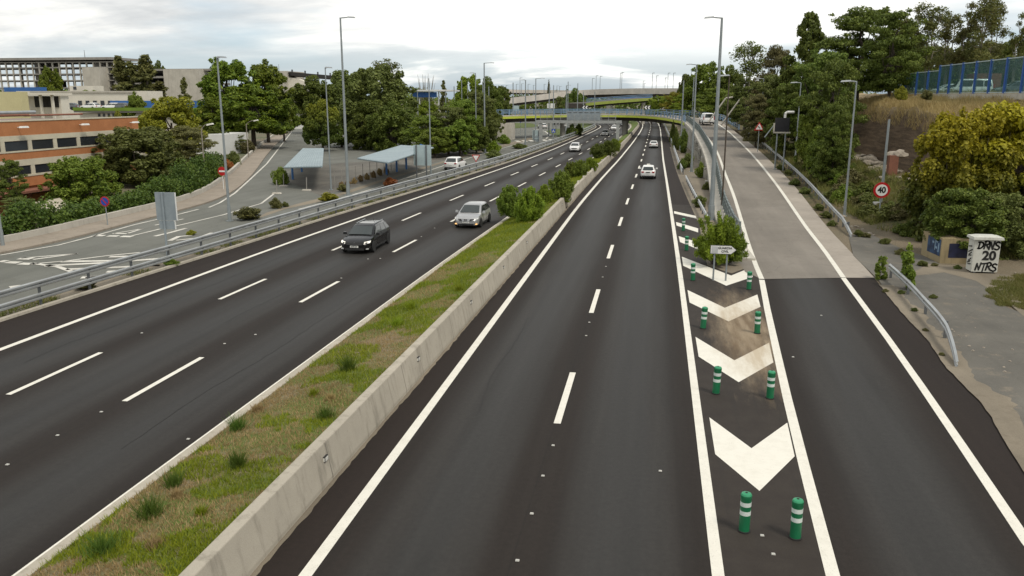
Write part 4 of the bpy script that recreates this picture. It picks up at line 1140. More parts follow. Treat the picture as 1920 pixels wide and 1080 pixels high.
# warning triangle: bend to the left
p = th(1423, 112)
root = thing('warning_sign', 'red-rimmed triangle warning of a left bend beside the ramp', 'sign', tuple(p))
zc = XZ(1423.5, 239, 112).z - p.z; xc = XZ(1423.5, 239, 112).x - p.x
disc(0.74, -0.04, 0, (xc, zc), 3, math.pi / 2).build('rim', 'sign_red', root); disc(0.50, -0.055, -0.035, (xc, zc), 3, math.pi / 2).build('panel', 'sign_white', root)
MB().path([(xc + 0.09, -0.06, zc - 0.2), (xc + 0.09, -0.06, zc - 0.02), (xc - 0.10, -0.06, zc + 0.10)], 0.035, 6).poly([(xc - 0.03, -0.08, zc + 0.16), (xc - 0.2, -0.08, zc + 0.15), (xc - 0.10, -0.08, zc + 0.0)]).build('bend_arrow', 'sign_black', root)
MB().tube((xc, 0.03, -0.3), (xc, 0.03, zc), 0.05, 0.05, 8).build('post', 'lamp_grey', root)
# dark board seen from behind on the bank
p = th(1466, 93)
root = thing('board', 'black rectangular board on a pale frame among the bank trees', 'sign board', tuple(p))
a = XZ(1452.5, 247, 93) - p; c = XZ(1481, 221, 93) - p
MB().box(((a.x + c.x) / 2, 0, (a.z + c.z) / 2), (c.x - a.x, 0.12, c.z - a.z)).build('panel', 'panel_black', root)
MB().box(((a.x + c.x) / 2, -0.02, a.z - 0.08), (c.x - a.x + 0.3, 0.2, 0.15)).box((a.x - 0.1, -0.02, (a.z + c.z) / 2 - 0.3), (0.14, 0.2, c.z - a.z - 0.5)).build('frame', 'pale_concrete', root)
MB().path([(c.x - 0.5, 0, c.z), (c.x - 0.5, 0, c.z + 0.42), (c.x - 0.3, 0, c.z + 0.6), (c.x + 0.4, 0, c.z + 0.6)], 0.13, 10).build('vent_pipe', 'sign_white', root)
MB().tube((a.x + 0.3, 0.1, -0.6), (a.x + 0.3, 0.1, a.z), 0.08, 0.08).tube((c.x - 0.3, 0.1, -0.6), (c.x - 0.3, 0.1, a.z), 0.08, 0.08).tube((a.x - 1.0, 0, a.z - 0.6), (a.x - 0.1, 0, a.z + 0.7), 0.06, 0.06).build('leg', 'lamp_grey', root)
# bend chevrons on the outer parapet
for px, py, lb in ((1097, 201.5, 'small black bend sign with white double chevron, left one on the overpass'), (1213.5, 201.5, 'small black bend sign with white double chevron at the middle of the overpass'), (1306.5, 206, 'small black bend sign with white double chevron by the second tall right lamp')):
    k = min(range(len(back)), key=lambda i: abs(AT(px, back[i].y, back[i].z).x - back[i].x)); q = back[k]; Y = q.y + 0.3
    root = thing('bend_sign', lb, 'sign', (AT(px, Y, q.z).x, Y, q.z), 0, 'bend signs on the overpass')
    zc = XZ(px, py, Y).z - q.z
    root.scale = (1.5, 1, 1); MB().box((0, 0, zc), (1.05, 0.08, 1.0)).build('panel', 'sign_black', root)
    for s in (-0.24, 0.24):
        MB().add([(s + x, -0.06, zc + z) for x, z in ((0.22, 0.40), (-0.02, 0.40), (-0.22, 0), (-0.02, -0.40), (0.22, -0.40), (0.02, 0))], [(0, 1, 2, 5), (5, 2, 3, 4)]).build('chevron', 'sign_white', root)
    MB().tube((0, 0.08, -0.2), (0, 0.08, zc), 0.05).build('post', 'lamp_grey', root)
# back of the road sign left
p = G(315.5, 478)
root = thing('road_sign', 'grey back of a tall road sign with lower plate at the service road', 'sign', tuple(p))
Y = p.y
def prect(x0, y0, x1, y1): a = XZ(x0, y1, Y) - p; c = XZ(x1, y0, Y) - p; return ((a.x + c.x) / 2, (a.z + c.z) / 2, c.x - a.x, c.z - a.z)
for nm, rc, mt in (('panel', (295, 361, 327.5, 412.5), 'sign_back'), ('lower_panel', (300, 414.5, 328, 429), 'sign_back')):
    x, z, wd, hh = prect(*rc); MB().box((x, 0, z), (wd, 0.06, hh)).build(nm, mt, root)
    MB().box((x + wd / 2 + 0.012, 0, z), (0.03, 0.09, hh)).build('edge_trim', 'sign_white', root)
MB().tube((0, -0.08, -0.05), (0, -0.08, XZ(312, 361, Y).z), 0.065, 0.065, 10).build('post', 'sign_back', root)
# large sign back
p = G(791, 337); Y = p.y
root = thing('road_sign', 'pale blue back of a large square road sign beside the carport', 'sign', tuple(p))
x, z, wd, hh = prect(776, 272, 808, 310); MB().box((x, 0, z), (wd, 0.08, hh)).build('panel', 'sign_back_pale', root)
for px in (781.5, 800):
    q = AT(px, Y, 1.5).x - p.x
    MB().box((q, -0.1, XZ(px, 272, Y).z / 2), (0.13, 0.13, XZ(px, 272, Y).z)).build('post', 'post_steel', root)
# yield, no entry, no parking
p = G(892.5, 313); Y = p.y
root = thing('yield_sign', 'upside-down triangular yield sign seen behind the left guardrail', 'sign', tuple(p))
x, z, wd, hh = prect(886, 289, 899, 301)
disc(0.66, -0.03, 0, (x, z), 3, -math.pi / 2).build('rim', 'sign_red', root); disc(0.46, -0.045, -0.025, (x, z), 3, -math.pi / 2).build('panel', 'sign_white', root)
MB().tube((x, 0.03, 0), (x, 0.03, z), 0.04).build('post', 'lamp_grey', root)
p = G(418, 354, 0.13); Y = p.y
root = thing('no_entry_sign', 'round red no-entry sign on the pavement by the branch road', 'sign', tuple(p))
x, z, wd, hh = prect(411, 315.5, 422, 326.5)
disc(0.44, -0.03, 0, (x, z)).build('panel', 'sign_red', root); MB().box((x, -0.04, z), (0.62, 0.02, 0.15)).build('bar', 'sign_white', root)
MB().tube((x, 0.03, 0), (x, 0.03, z), 0.04).build('post', 'sign_white', root)
Y = G(196, 425).y; p = AT(196, Y, 0.1)
root = thing('no_parking_sign', 'round blue and red no-parking sign in front of the ivy hedge', 'sign', tuple(p))
x, z, wd, hh = prect(191, 369.5, 202, 386)
disc(0.36, -0.03, 0, (x, z)).build('rim', 'sign_red', root); disc(0.28, -0.045, -0.02, (x, z)).build('panel', 'sign_blue', root)
MB().add([(x - 0.22, -0.055, z + 0.16), (x - 0.16, -0.055, z + 0.22), (x + 0.22, -0.055, z - 0.16), (x + 0.16, -0.055, z - 0.22)], [(0, 1, 2, 3)]).build('slash', 'sign_red', root)
MB().tube((x, 0.03, 0), (x, 0.03, z), 0.035).build('post', 'lamp_grey', root)
# signs near the roundabout
Y = 172; p = AT(1004, Y, 0)
root = thing('road_sign', 'pale back of a road sign with two dark posts before the gantry leg', 'sign', tuple(p))
x, z, wd, hh = prect(998.5, 244, 1013, 261); MB().box((x, 0, z), (wd, 0.1, hh)).build('panel', 'sign_back_pale', root)
for px in (1001.5, 1010): MB().box((AT(px, Y, 1).x - p.x, -0.1, XZ(px, 244, Y).z / 2), (0.16, 0.12, XZ(px, 244, Y).z)).build('post', 'post_steel', root)
Y = 168; p = AT(1007, Y, 0)
root = thing('round_sign', 'dark back of a round sign with pale bar near the gantry leg', 'sign', tuple(p))
zc = XZ(1007, 260, Y).z; disc(0.62, -0.04, 0, (0, zc)).build('panel', 'sign_back', root); MB().box((0, -0.06, zc), (0.95, 0.03, 0.2)).build('bar', 'sign_back_pale', root); MB().tube((0, 0.05, 0), (0, 0.05, zc), 0.06).build('post', 'lamp_grey', root)
Y = 186; p = AT(1037.5, Y, 0)
root = thing('crossing_sign', 'blue square pedestrian crossing sign beside the lawn under the overpass', 'sign', tuple(p))
zc = XZ(1037.5, 245.5, Y).z; MB().box((0, 0, zc), (0.85, 0.06, 0.85)).build('panel', 'sign_blue', root)
MB().add([(-0.3, -0.04, zc - 0.27), (0.3, -0.04, zc - 0.27), (0, -0.04, zc + 0.32)], [(0, 1, 2)]).build('triangle', 'sign_white', root)
MB().box((0, -0.06, zc - 0.02), (0.08, 0.02, 0.22)).box((-0.06, -0.06, zc - 0.16), (0.06, 0.02, 0.16), 0.0).box((0.06, -0.06, zc - 0.16), (0.06, 0.02, 0.16)).build('walker', 'sign_black', root)
MB().tube((0, 0.05, 0), (0, 0.05, zc), 0.05).build('post', 'lamp_grey', root)
Y = 205; p = AT(976, Y, 0)
root = thing('round_sign', 'small round blue arrow sign on the roundabout lawn', 'sign', tuple(p))
zc = XZ(976, 227, Y).z; disc(0.33, -0.03, 0, (0, zc)).build('panel', 'sign_blue', root); MB().box((0, -0.045, zc), (0.34, 0.02, 0.09)).build('arrow', 'sign_white', root); MB().tube((0, 0.05, -0.1), (0, 0.05, zc), 0.05).build('post', 'lamp_grey', root)
Y = 196
for x0, x1, y0, y1, lb in ((1035, 1050, 228, 236.5, 'white advance direction sign left of the left bridge pier'), (1057.5, 1063, 228.5, 236.5, 'narrow white sign right of the left bridge pier')):
    p = AT((x0 + x1) / 2, Y, 0); root = thing('road_sign', lb, 'sign', tuple(p))
    x, z, wd, hh = prect(x0, y0, x1, y1); MB().box((x, 0, z), (wd, 0.08, hh)).build('panel', 'sign_white', root)
    MB().box((x - wd * 0.2, -0.06, z), (wd * 0.2, 0.03, hh * 0.35)).box((x + wd * 0.25, -0.06, z + hh * .1), (wd * 0.12, 0.03, hh * 0.5)).build('symbol', 'sign_black', root)
    MB().tube((x, 0.1, 0), (x, 0.1, z), 0.06).build('post', 'lamp_grey', root)
# gantry with the back of its big signboard
Y = 168; p = AT(1157.6, Y, 0)
root = thing('sign_gantry', 'grey steel gantry across the left carriageway carrying a large signboard seen from behind', 'gantry', tuple(p))
x, z, wd, hh = prect(1062.5, 208.5, 1126, 227.5)
MB().box((x, 0.25, z), (wd, 0.25, hh)).build('signboard', 'sign_back', root)
slat = MB()
for i in range(6):
    for zz_ in (z + hh / 2 - 0.25, z - hh / 2 + 0.2): slat.box((x - wd / 2 + wd * (i + 0.5) / 6, 0.1, zz_), (wd / 9, 0.06, 0.12))
slat.build('bracket', 'post_steel', root)
xa = AT(1010, Y, 4).x - p.x; zb = XZ(1100, 228.5, Y).z
M('gantry_steel', (0.40, 0.41, 0.40), (0.33, 0.34, 0.33), 0.5, 0.3)
MB().box(((xa + 0.3) / 2, 0, zb), (abs(xa) + 1.2, 0.8, 0.55)).build('beam', 'gantry_steel', root)
MB().box((0, 0, zb / 2 - 0.1), (0.62, 0.62, zb + 0.2)).build('leg', 'gantry_steel', root)
xb = AT(1014, Y, 2).x - p.x
MB().box((xb, 0, zb / 2 - 0.1), (0.62, 0.62, zb + 0.2)).build('leg', 'gantry_steel', root)
wr_ = MB()
for zz_ in (0.55, 0.95, 1.35): wr_.box(((xa + 0.0) / 2, -0.42, zb + zz_), (abs(xa) - 0.6, 0.06, 0.07))
for i in range(12): wr_.box((xa + 0.4 + i * (abs(xa) - 0.9) / 11, -0.42, zb + 0.75), (0.08, 0.06, 1.3))
wr_.build('walkway_rail', 'gantry_steel', root)

# ------------------------------------------------------------------ lane-separator posts
M('bollard_green', (0.008, 0.155, 0.062), (0.007, 0.125, 0.05), 0.45, scale=3.0)
M('bollard_cap', (0.03, 0.28, 0.13), None, 0.45)
M('reflective_band', (0.66, 0.72, 0.68), None, 0.35)
bl = [((1395, 996), 'nearest left', 'green post with two white bands left of the nearest arrow chevron tip'), ((1491, 1009), '', 'green post with two white bands right of the nearest arrow chevron tip'),
      ((1342, 738), '', 'leaning green post before the second arrow chevron, beside the highway line'), ((1443.5, 747), '', 'green post before the second arrow chevron, beside the exit lane line'),
      ((1318, 616), '', 'green post on the third, sandy chevron beside the highway line'), ((1419.5, 625), '', 'green post by the muddy patch beside the exit lane line'),
      ((1299, 526), '', 'green post left of the arrow-shaped direction sign'), ((1404, 543), '', 'green post right of the arrow-shaped direction sign'),
      ((1287, 470), '', 'small green post between the white bars left of the nose bush'), ((1281, 433), '', 'farthest small green post among the white bars')]
proto = None
for i, ((px, py), _, lb) in enumerate(bl):
    p = G(px, py)
    if proto is None:
        o = thing('bollard', lb, 'bollard', tuple(p), 0, 'green lane separator posts')
        MB().lathe([(0.128, 0.0), (0.128, 0.02), (0.112, 0.03), (0.112, 0.37), (0.112, 0.75), (0.118, 0.77), (0.118, 0.84)], 20).build('body', 'bollard_green', o, smooth=True)
        MB().lathe([(0.116, 0.841), (0.10, 0.875), (0.05, 0.893), (0.03, 0.893), (0.03, 0.87)], 20).build('cap', 'bollard_cap', o, smooth=True)
        MB().lathe([(0.026, 0.875), (0.026, 0.897)], 10).build('cap_hole', 'rubber', o)
        MB().lathe([(0.128, 0.0), (0.134, 0.004), (0.134, 0.03), (0.125, 0.035)], 20).build('base_ring', 'rubber', o)
        for z0 in (0.40, 0.60): MB().lathe([(0.1145, z0), (0.1145, z0 + 0.095)], 20).build('reflective_band', 'reflective_band', o, smooth=True)
        proto = o
    else:
        o = copy_tree(proto); o['label'] = lb; o.location = p
    o.rotation_euler = (0.0, random.uniform(0.0, 0.05) if i != 4 else 0.07, random.uniform(0, 3))

# ------------------------------------------------------------------ graffiti cabinet, painted hut
concrete('cabinet_white', (0.60, 0.60, 0.55), 0.4, (0.28, 0.26, 0.21))
M('spray_black', (0.010, 0.010, 0.010), None, 0.6)
p = G(1843, 514); Y = p.y
a = XZ(1820, 514, Y).x - p.x; c = XZ(1869, 514, Y).x - p.x; zt = XZ(1840, 449, Y).z
root = thing('electric_cabinet', 'white electric cabinet sprayed with black graffiti DRNS 20 NTRS', 'cabinet', tuple(p))
wd = c - a; cx = (a + c) / 2
MB().box((cx, 0.4, zt / 2 + 0.06), (wd, 0.8, zt - 0.12)).build('body', 'cabinet_white', root)
MB().box((cx, 0.38, zt + 0.06), (wd + 0.22, 1.02, 0.13), 0, 0.96).box((cx, 0.38, zt + 0.15), (wd + 0.1, 0.9, 0.08), 0, 0.6).build('lid', 'cabinet_white', root)
MB().box((cx - wd * .35, 0.3, 0.03), (0.1, 0.5, 0.14)).box((cx + wd * .35, 0.3, 0.03), (0.1, 0.5, 0.14)).build('foot', 'post_steel', root)
GL = {'D': [[(0.1, 0), (0.18, 1)], [(-0.08, 0.98), (0.55, 0.98), (0.98, 0.7), (0.9, 0.3), (0.5, 0.02), (-0.05, 0.0)]],
      'R': [[(0.05, -0.08), (0.2, 1.0)], [(0.0, 0.92), (0.6, 1.05), (0.95, 0.8), (0.75, 0.55), (0.2, 0.48)], [(0.35, 0.5), (1.0, -0.05)]],
      'N': [[(0.0, -0.05), (0.12, 1.0)], [(0.12, 1.0), (0.72, 0.0)], [(0.72, 0.0), (0.9, 1.1)]],
      'S': [[(0.95, 0.92), (0.5, 1.05), (0.12, 0.85), (0.25, 0.6), (0.75, 0.45), (0.95, 0.2), (0.6, -0.05), (0.0, 0.05)]],
      'T': [[(-0.1, 0.95), (1.05, 1.05)], [(0.5, 1.0), (0.38, -0.1)]]}
def spray(word, cx_, cz, wl, hl, pen, slant, seed):
    """hand-sprayed letters: overlapping round-ended strokes a few millimetres proud of the sheet metal"""
    q = random.Random(seed); n = len(word); step = wl / n
    for i, ch in enumerate(word):
        mb = MB(); x0 = cx_ - wl / 2 + i * step + q.uniform(-0.02, 0.02); z0 = cz - hl / 2 + q.uniform(-0.04, 0.04); k = q.uniform(0.9, 1.12)
        for si, st in enumerate(GL[ch]):
            pts = catmull([Vector((x0 + (u * 0.92 + v * slant) * step, 0, z0 + v * hl * k)) for u, v in st], 5) if len(st) > 2 else [Vector((x0 + (u * 0.92 + v * slant) * step, 0, z0 + v * hl * k)) for u, v in st]
            yy = -0.006 - 0.0015 * si - 0.0003 * i
            for a_, c_ in zip(pts, pts[1:]):
                d_ = (c_ - a_); 
                if d_.length < 1e-6: continue
                nn = Vector((-d_.z, 0, d_.x)).normalized() * pen * q.uniform(0.42, 0.56)
                mb.poly([p_ + Vector((0, yy, 0)) for p_ in (a_ - nn, c_ - nn, c_ + nn, a_ + nn)])
            for p_ in pts:
                mb.poly([p_ + Vector((pen * 0.5 * math.cos(t_ * math.pi / 4), yy - 0.0006, pen * 0.5 * math.sin(t_ * math.pi / 4))) for t_ in range(8)])
        mb.build('graffiti_letter', 'spray_black', root)
spray('DRNS', cx + 0.08, zt * 0.835, 1.02, 0.34, 0.085, 0.12, 3)
text_mesh('graffiti_number', '20', 0.66, 'spray_black', root, (cx + 0.14, -0.012, zt * 0.53), HX, 0.026, 0.0, sx=1.0)
spray('NTRS', cx + 0.05, zt * 0.225, 1.0, 0.36, 0.085, 0.16, 9)
sd_ = MB(); q = random.Random(2)
for k in range(7):
    z_ = zt * (0.78 - 0.085 * k); sd_.tube((cx - wd / 2 - 0.004, 0.12 + q.uniform(0, 0.15), z_), (cx - wd / 2 - 0.004, 0.5 + q.uniform(0, 0.2), z_ - q.uniform(0.05, 0.25)), 0.035, 0.03, 6)
sd_.build('graffiti_scrawl', 'spray_black', root)
concrete('hut_cream', (0.36, 0.29, 0.17), 0.6, (0.12, 0.10, 0.07))
M('mural_blue', (0.03, 0.075, 0.16), (0.015, 0.03, 0.07), 0.7, scale=2.2, lo=0.45, hi=0.55)
M('mural_dark', (0.02, 0.025, 0.07), (0.012, 0.014, 0.03), 0.7, scale=2.0)
M('mural_pale', (0.26, 0.38, 0.50), None, 0.7)
g0 = G(1762, 493); g1 = G(1734.5, 480); d = (g1 - g0); ln = d.length; rz = math.atan2(d.y, d.x)
root = thing('painted_hut', 'low cream block hut with blue graffiti panels under the yellow bush', 'hut', tuple(g0))
hh = XZ(1762, 447, g0.y).z; HUT_H = hh
dx, dy = d.normalized().xy; nx, ny = dy, -dx           # along the left face, and along the front
if nx < 0: nx, ny = -nx, -ny
fw = 2.3
cv = [(0, 0), (dx * ln * 1.3, dy * ln * 1.3), (dx * ln * 1.3 + nx * fw, dy * ln * 1.3 + ny * fw), (nx * fw, ny * fw)]
MB().add([(x, y, z) for z in (-0.1, hh) for x, y in cv], [(0, 1, 2, 3), (7, 6, 5, 4), (0, 4, 5, 1), (1, 5, 6, 2), (2, 6, 7, 3), (3, 7, 4, 0)]).build('wall', 'hut_cream', root)
def facepanel(nm, mt, ax, s0, s1, z0, z1, o_):
    ux, uy = ax; ox, oy = o_
    MB().add([(ux * s + ox, uy * s + oy, z) for s, z in ((s0, z0), (s1, z0), (s1, z1), (s0, z1))], [(0, 1, 2, 3)]).build(nm, mt, root)
lo_ = (-nx * 0.008, -ny * 0.008); fo_ = (-dx * 0.008, -dy * 0.008)
facepanel('mural', 'mural_blue', (dx, dy), 0.12, ln * 0.92, 0.35, hh * 0.93, lo_)
facepanel('mural', 'mural_dark', (nx, ny), 0.4, 2.2, 0.30, hh * 0.80, fo_)
lo2 = (-nx * 0.014, -ny * 0.014)
for s, z, w_, h_ in ((0.3, 0.55, 0.14, 0.5), (0.55, 0.7, 0.3, 0.12), (0.8, 0.6, 0.1, 0.6), (1.0, 0.95, 0.25, 0.12), (0.5, 1.05, 0.4, 0.1)):
    facepanel('mural_stroke', 'mural_pale', (dx, dy), s, s + w_, z, z + h_, lo2)
# ------------------------------------------------------------------ blue noise fence on top of the bank
M('fence_blue', (0.025, 0.09, 0.36), (0.02, 0.07, 0.29), 0.5, 0.1)
def fence_mat():
    m, t, o = nodes('tinted_screen'); b = NB(t)
    p_ = b.new('ShaderNodeBsdfPrincipled'); p_.inputs['Base Color'].default_value = (0.10, 0.19, 0.20, 1); p_.inputs['Roughness'].default_value = 0.25
    tr = b.new('ShaderNodeBsdfTransparent'); tr.inputs[0].default_value = (0.72, 0.84, 0.83, 1)
    mx = b.new('ShaderNodeMixShader'); n = b.noise(b.pos(), 0.7, 4)
    b.link(b.ramp(n, [(0.3, 0.18), (0.7, 0.38)]), mx.inputs[0]); b.link(tr.outputs[0], mx.inputs[1]); b.link(p_.outputs[0], mx.inputs[2]); b.link(mx.outputs[0], o.inputs[0])
    MATS['tinted_screen'] = m
fence_mat()
FX = 29.0; zf = 9.15
root = thing('noise_fence', 'tinted screen fence with blue posts on top of the dry bank', 'fence', (FX, 62, zf))
ysp = [60.5, 64.2, 67.9, 71.4, 74.6, 78, 81.5, 85, 88.5, 92, 95.3, 99, 103, 107.5, 112]
for i, y in enumerate(ysp):
    h = 3.0 if y < 96 else 2.55
    MB().box((FX, y, zf + h / 2 + 0.1), (0.2, 0.2, h + 0.1)).build('post', 'fence_blue', root, True)
    if i + 1 < len(ysp):
        y2 = ysp[i + 1]; h = 3.0 if y < 95 else 2.55
        MB().box((FX, (y + y2) / 2, zf + 0.32 + (h - 0.3) / 2), (0.04, y2 - y - 0.22, h - 0.34)).build('screen', 'tinted_screen', root, True)
        MB().box((FX, (y + y2) / 2, zf + h + 0.06), (0.1, y2 - y - 0.22, 0.08)).box((FX, (y + y2) / 2, zf + 0.28), (0.1, y2 - y - 0.22, 0.07)).build('cross_rail', 'sign_back_pale', root, True)
        if y < 96: MB().box((FX - 0.05, (y + y2) / 2, zf - 0.05), (0.3, y2 - y - 0.06, 0.5)).build('plinth', 'pale_concrete', root, True)

# ------------------------------------------------------------------ vegetation
def leaf_cloud(name, clumps, n, size, seed, elong=1.7, up=0.35, rmin=0.55, droop=0.0, fold=0.35):
    """many small folded leaves spread through the shells of overlapping clumps"""
    rg = np.random.default_rng(seed)
    C_ = np.array([c[:3] for c in clumps], float); Rr = np.array([c[3:6] if len(c) > 4 else (c[3],) * 3 for c in clumps], float)
    wgt = Rr.prod(axis=1) ** (2 / 3); wgt /= wgt.sum()
    idx = rg.choice(len(clumps), n, p=wgt)
    d = rg.normal(size=(n, 3)); d /= np.linalg.norm(d, axis=1)[:, None]
    rad = rmin + (1.08 - rmin) * rg.random(n) ** 0.6
    p = C_[idx] + d * Rr[idx] * rad[:, None]
    p[:, 2] = np.maximum(p[:, 2], 0.02)
    nrm = d * 0.6 + rg.normal(size=(n, 3)) * 0.55 + np.array([0, 0, up]); nrm /= np.linalg.norm(nrm, axis=1)[:, None]
    t = np.cross(nrm, rg.normal(size=(n, 3))); t /= np.linalg.norm(t, axis=1)[:, None] + 1e-9
    t[:, 2] -= droop; t /= np.linalg.norm(t, axis=1)[:, None] + 1e-9
    bb = np.cross(nrm, t)
    s = size * (0.6 + 0.8 * rg.random(n))[:, None]
    a = t * s * elong * 0.5; c = bb * s * 0.5; f = nrm * s * fold * 0.5
    V = np.stack([p - a, p + c + f, p + a, p - c + f], axis=1).reshape(-1, 3)
    me = bpy.data.meshes.new(name)
    me.vertices.add(n * 4); me.vertices.foreach_set('co', V.astype(np.float32).ravel())
    me.loops.add(n * 4); me.loops.foreach_set('vertex_index', np.arange(n * 4, dtype=np.int32))
    me.polygons.add(n); me.polygons.foreach_set('loop_start', np.arange(0, n * 4, 4, dtype=np.int32)); me.polygons.foreach_set('loop_total', np.full(n, 4, dtype=np.int32))
    me.update(calc_edges=True); me.materials.append(MATS['leaf_mid'])
    return me
def stem_mesh(name, stems, limbs, mat='bark'):
    mb = MB()
    for pts, r in stems: mb.path(pts, r, 7)
    for a, c, r in limbs:
        a, c = Vector(a), Vector(c); mid = a.lerp(c, 0.5) + Vector((0, 0, -0.08 * (c - a).length))
        mb.path([a, mid, c], [r, r * 0.7, r * 0.25], 5)
    o = mb.build(name, mat); me = o.data; bpy.data.objects.remove(o); return me
def trunk_pts(h, wig, seed, r0, r1, lean=(0, 0)):
    q = random.Random(seed); pts = []; rs = []
    for i in range(7):
        t = i / 6
        pts.append(Vector((lean[0] * t + q.uniform(-wig, wig) * t, lean[1] * t + q.uniform(-wig, wig) * t, h * t - 0.3 * (i == 0)))); rs.append(r0 + (r1 - r0) * t)
    return pts, rs
TPL = {}
def tpl(kind, var, H, Rw, clumps, n, size, stems, limbs, bark='bark', **k):
    TPL.setdefault(kind, []).append(dict(H=H, R=Rw, crown=leaf_cloud(f'{kind}_crown', clumps, n, size, var * 7 + 1, **k), trunk=stem_mesh(f'{kind}_trunk', stems, limbs, bark)))
def T_broad(var, n=24000):
    q = random.Random(100 + var); cl = []
    for i in range(62):
        th_ = q.uniform(0, 6.283); ph = math.acos(q.uniform(-1, 1)); rr = q.uniform(0.5, 1.0) ** 0.6
        lump = 1 + 0.22 * math.sin(th_ * 3 + var) * math.sin(ph * 3 + var * 2)
        c = (3.6 * rr * lump * math.sin(ph) * math.cos(th_), 3.6 * rr * lump * math.sin(ph) * math.sin(th_), 5.15 + 4.0 * rr * lump * math.cos(ph))
        cl.append(c + (q.uniform(0.45, 1.1),))
    for i in range(46):                                   # ragged outer sprays
        th_ = q.uniform(0, 6.283); ph = math.acos(q.uniform(-0.9, 1)); rr = q.uniform(0.95, 1.22)
        cl.append((3.7 * rr * math.sin(ph) * math.cos(th_), 3.7 * rr * math.sin(ph) * math.sin(th_), 5.15 + 4.1 * rr * math.cos(ph), q.uniform(0.22, 0.5)))
    st = trunk_pts(6.0, 0.25, var, 0.30, 0.12)
    tpl('broad', var, 10, 4.6, cl, n, 0.21, [st], [(st[0][2 + i % 4], c[:3], 0.11) for i, c in enumerate(cl[:16])])
for v in range(3): T_broad(v)
def T_pine(var):
    q = random.Random(200 + var); cl = []
    for i in range(70):
        t = q.random(); z = 2.6 + 6.6 * t; rmax = 4.0 * (1 - max(0, t - 0.25) ** 1.7 * 1.25) * (0.7 + 0.3 * min(1, t * 3))
        a = q.uniform(0, 6.283); r = rmax * q.uniform(0.2, 1.0) ** 0.7; s = q.uniform(0.45, 0.95)
        cl.append((r * math.cos(a), r * math.sin(a), z, s * 1.2, s * 1.2, s * 0.62))
    for i in range(60):
        c = cl[i]; a = math.atan2(c[1], c[0]) + q.uniform(-.3, .3); r = math.hypot(c[0], c[1]) + q.uniform(0.4, 0.9); s = q.uniform(0.25, 0.5)
        cl.append((r * math.cos(a), r * math.sin(a), c[2] + q.uniform(0.1, 0.8), s, s, s * 0.8))
    st = trunk_pts(8.5, 0.3, var, 0.28, 0.08)
    tpl('pine', var, 10, 4.6, cl, 30000, 0.15, [st], [(st[0][min(5, 2 + i % 4)], c[:3], 0.10) for i, c in enumerate(cl[:22])], elong=2.6, up=0.8, rmin=0.3)
for v in range(2): T_pine(v)
def T_locust(var):
    q = random.Random(300 + var); cl = []
    for i in range(95):
        t = q.random(); z = 1.2 + 8.4 * t; rmax = 4.2 * (0.35 + 0.65 * math.sin(math.pi * min(1, t * 0.85 + 0.12)))
        a = q.uniform(0, 6.283); r = rmax * q.uniform(0.15, 1.0) ** 0.7; s = q.uniform(0.55, 1.1)
        cl.append((r * math.cos(a), r * math.sin(a), z, s * 1.15, s * 1.15, s * 0.42))
    for i in range(60):
        c = cl[i]; a = math.atan2(c[1], c[0]); r = math.hypot(c[0], c[1]) + q.uniform(0.5, 1.2); s = q.uniform(0.25, 0.5)
        cl.append((r * math.cos(a + q.uniform(-.3, .3)), r * math.sin(a), c[2] + q.uniform(-0.2, 0.7), s * 1.2, s * 1.2, s * 0.6))
    st = trunk_pts(8.0, 0.5, var, 0.26, 0.07)
    tpl('locust', var, 10, 4.8, cl, 27000, 0.155, [st], [(st[0][min(5, 1 + i % 5)], c[:3], 0.09) for i, c in enumerate(cl[:24])], up=0.6, rmin=0.35, droop=0.25)
for v in range(2): T_locust(v)
def T_poplar(var):
    q = random.Random(400 + var); cl = []; stems = []; limbs = []
    for k in range(2 + var % 2):
        st = trunk_pts(10, 0.35, var * 5 + k, 0.09, 0.025, (q.uniform(-1.1, 1.1), q.uniform(-0.8, 0.8))); stems.append(st)
        for i in range(16):
            t = q.uniform(0.32, 1.0); b0 = st[0][int(t * 6)]; a = q.uniform(0, 6.283); r = q.uniform(0.3, 1.25) * (1.2 - 0.65 * t)
            c = (b0.x + r * math.cos(a), b0.y + r * math.sin(a), 10 * t + q.uniform(-0.3, 0.5)); s = q.uniform(0.3, 0.75)
            cl.append(c + (s,)); limbs.append((Vector(b0), c, 0.03))
    tpl('poplar', var, 10.3, 1.9, cl, 4800, 0.125, stems, limbs, 'pale_bark', rmin=0.05, up=0.1, elong=1.5)
for v in range(3): T_poplar(v)
def T_cedar(var):
    q = random.Random(500 + var); cl = []; limbs = []
    st = trunk_pts(10, 0.12, var, 0.2, 0.03)
    for i in range(60):
        t = q.random() ** 0.8; z = 0.6 + 9.2 * t; r = (1 - t) * 2.7 * q.uniform(0.1, 1.1) + 0.1; a = q.uniform(0, 6.283); s = 0.25 + 0.4 * (1 - t)
        cl.append((r * math.cos(a), r * math.sin(a), z, s * 1.1, s * 1.1, s * 0.6)); 
        if i < 18: limbs.append((st[0][min(6, int(t * 6))], cl[-1][:3], 0.05))
    tpl('cedar', var, 10, 2.7, cl, 4200, 0.22, [st], limbs, elong=2.4, droop=0.5, rmin=0.1)
for v in range(2): T_cedar(v)
tpl('cypress', 1, 10, 1.0, [(0, 0, z, 0.85 * (1 - (z / 10.5) ** 2) + 0.06, 0.85 * (1 - (z / 10.5) ** 2) + 0.06, 0.8) for z in np.linspace(0.7, 9.6, 14)], 2200, 0.22, [trunk_pts(9, 0.02, 1, 0.12, 0.03)], [], elong=2.5, droop=-0.8)
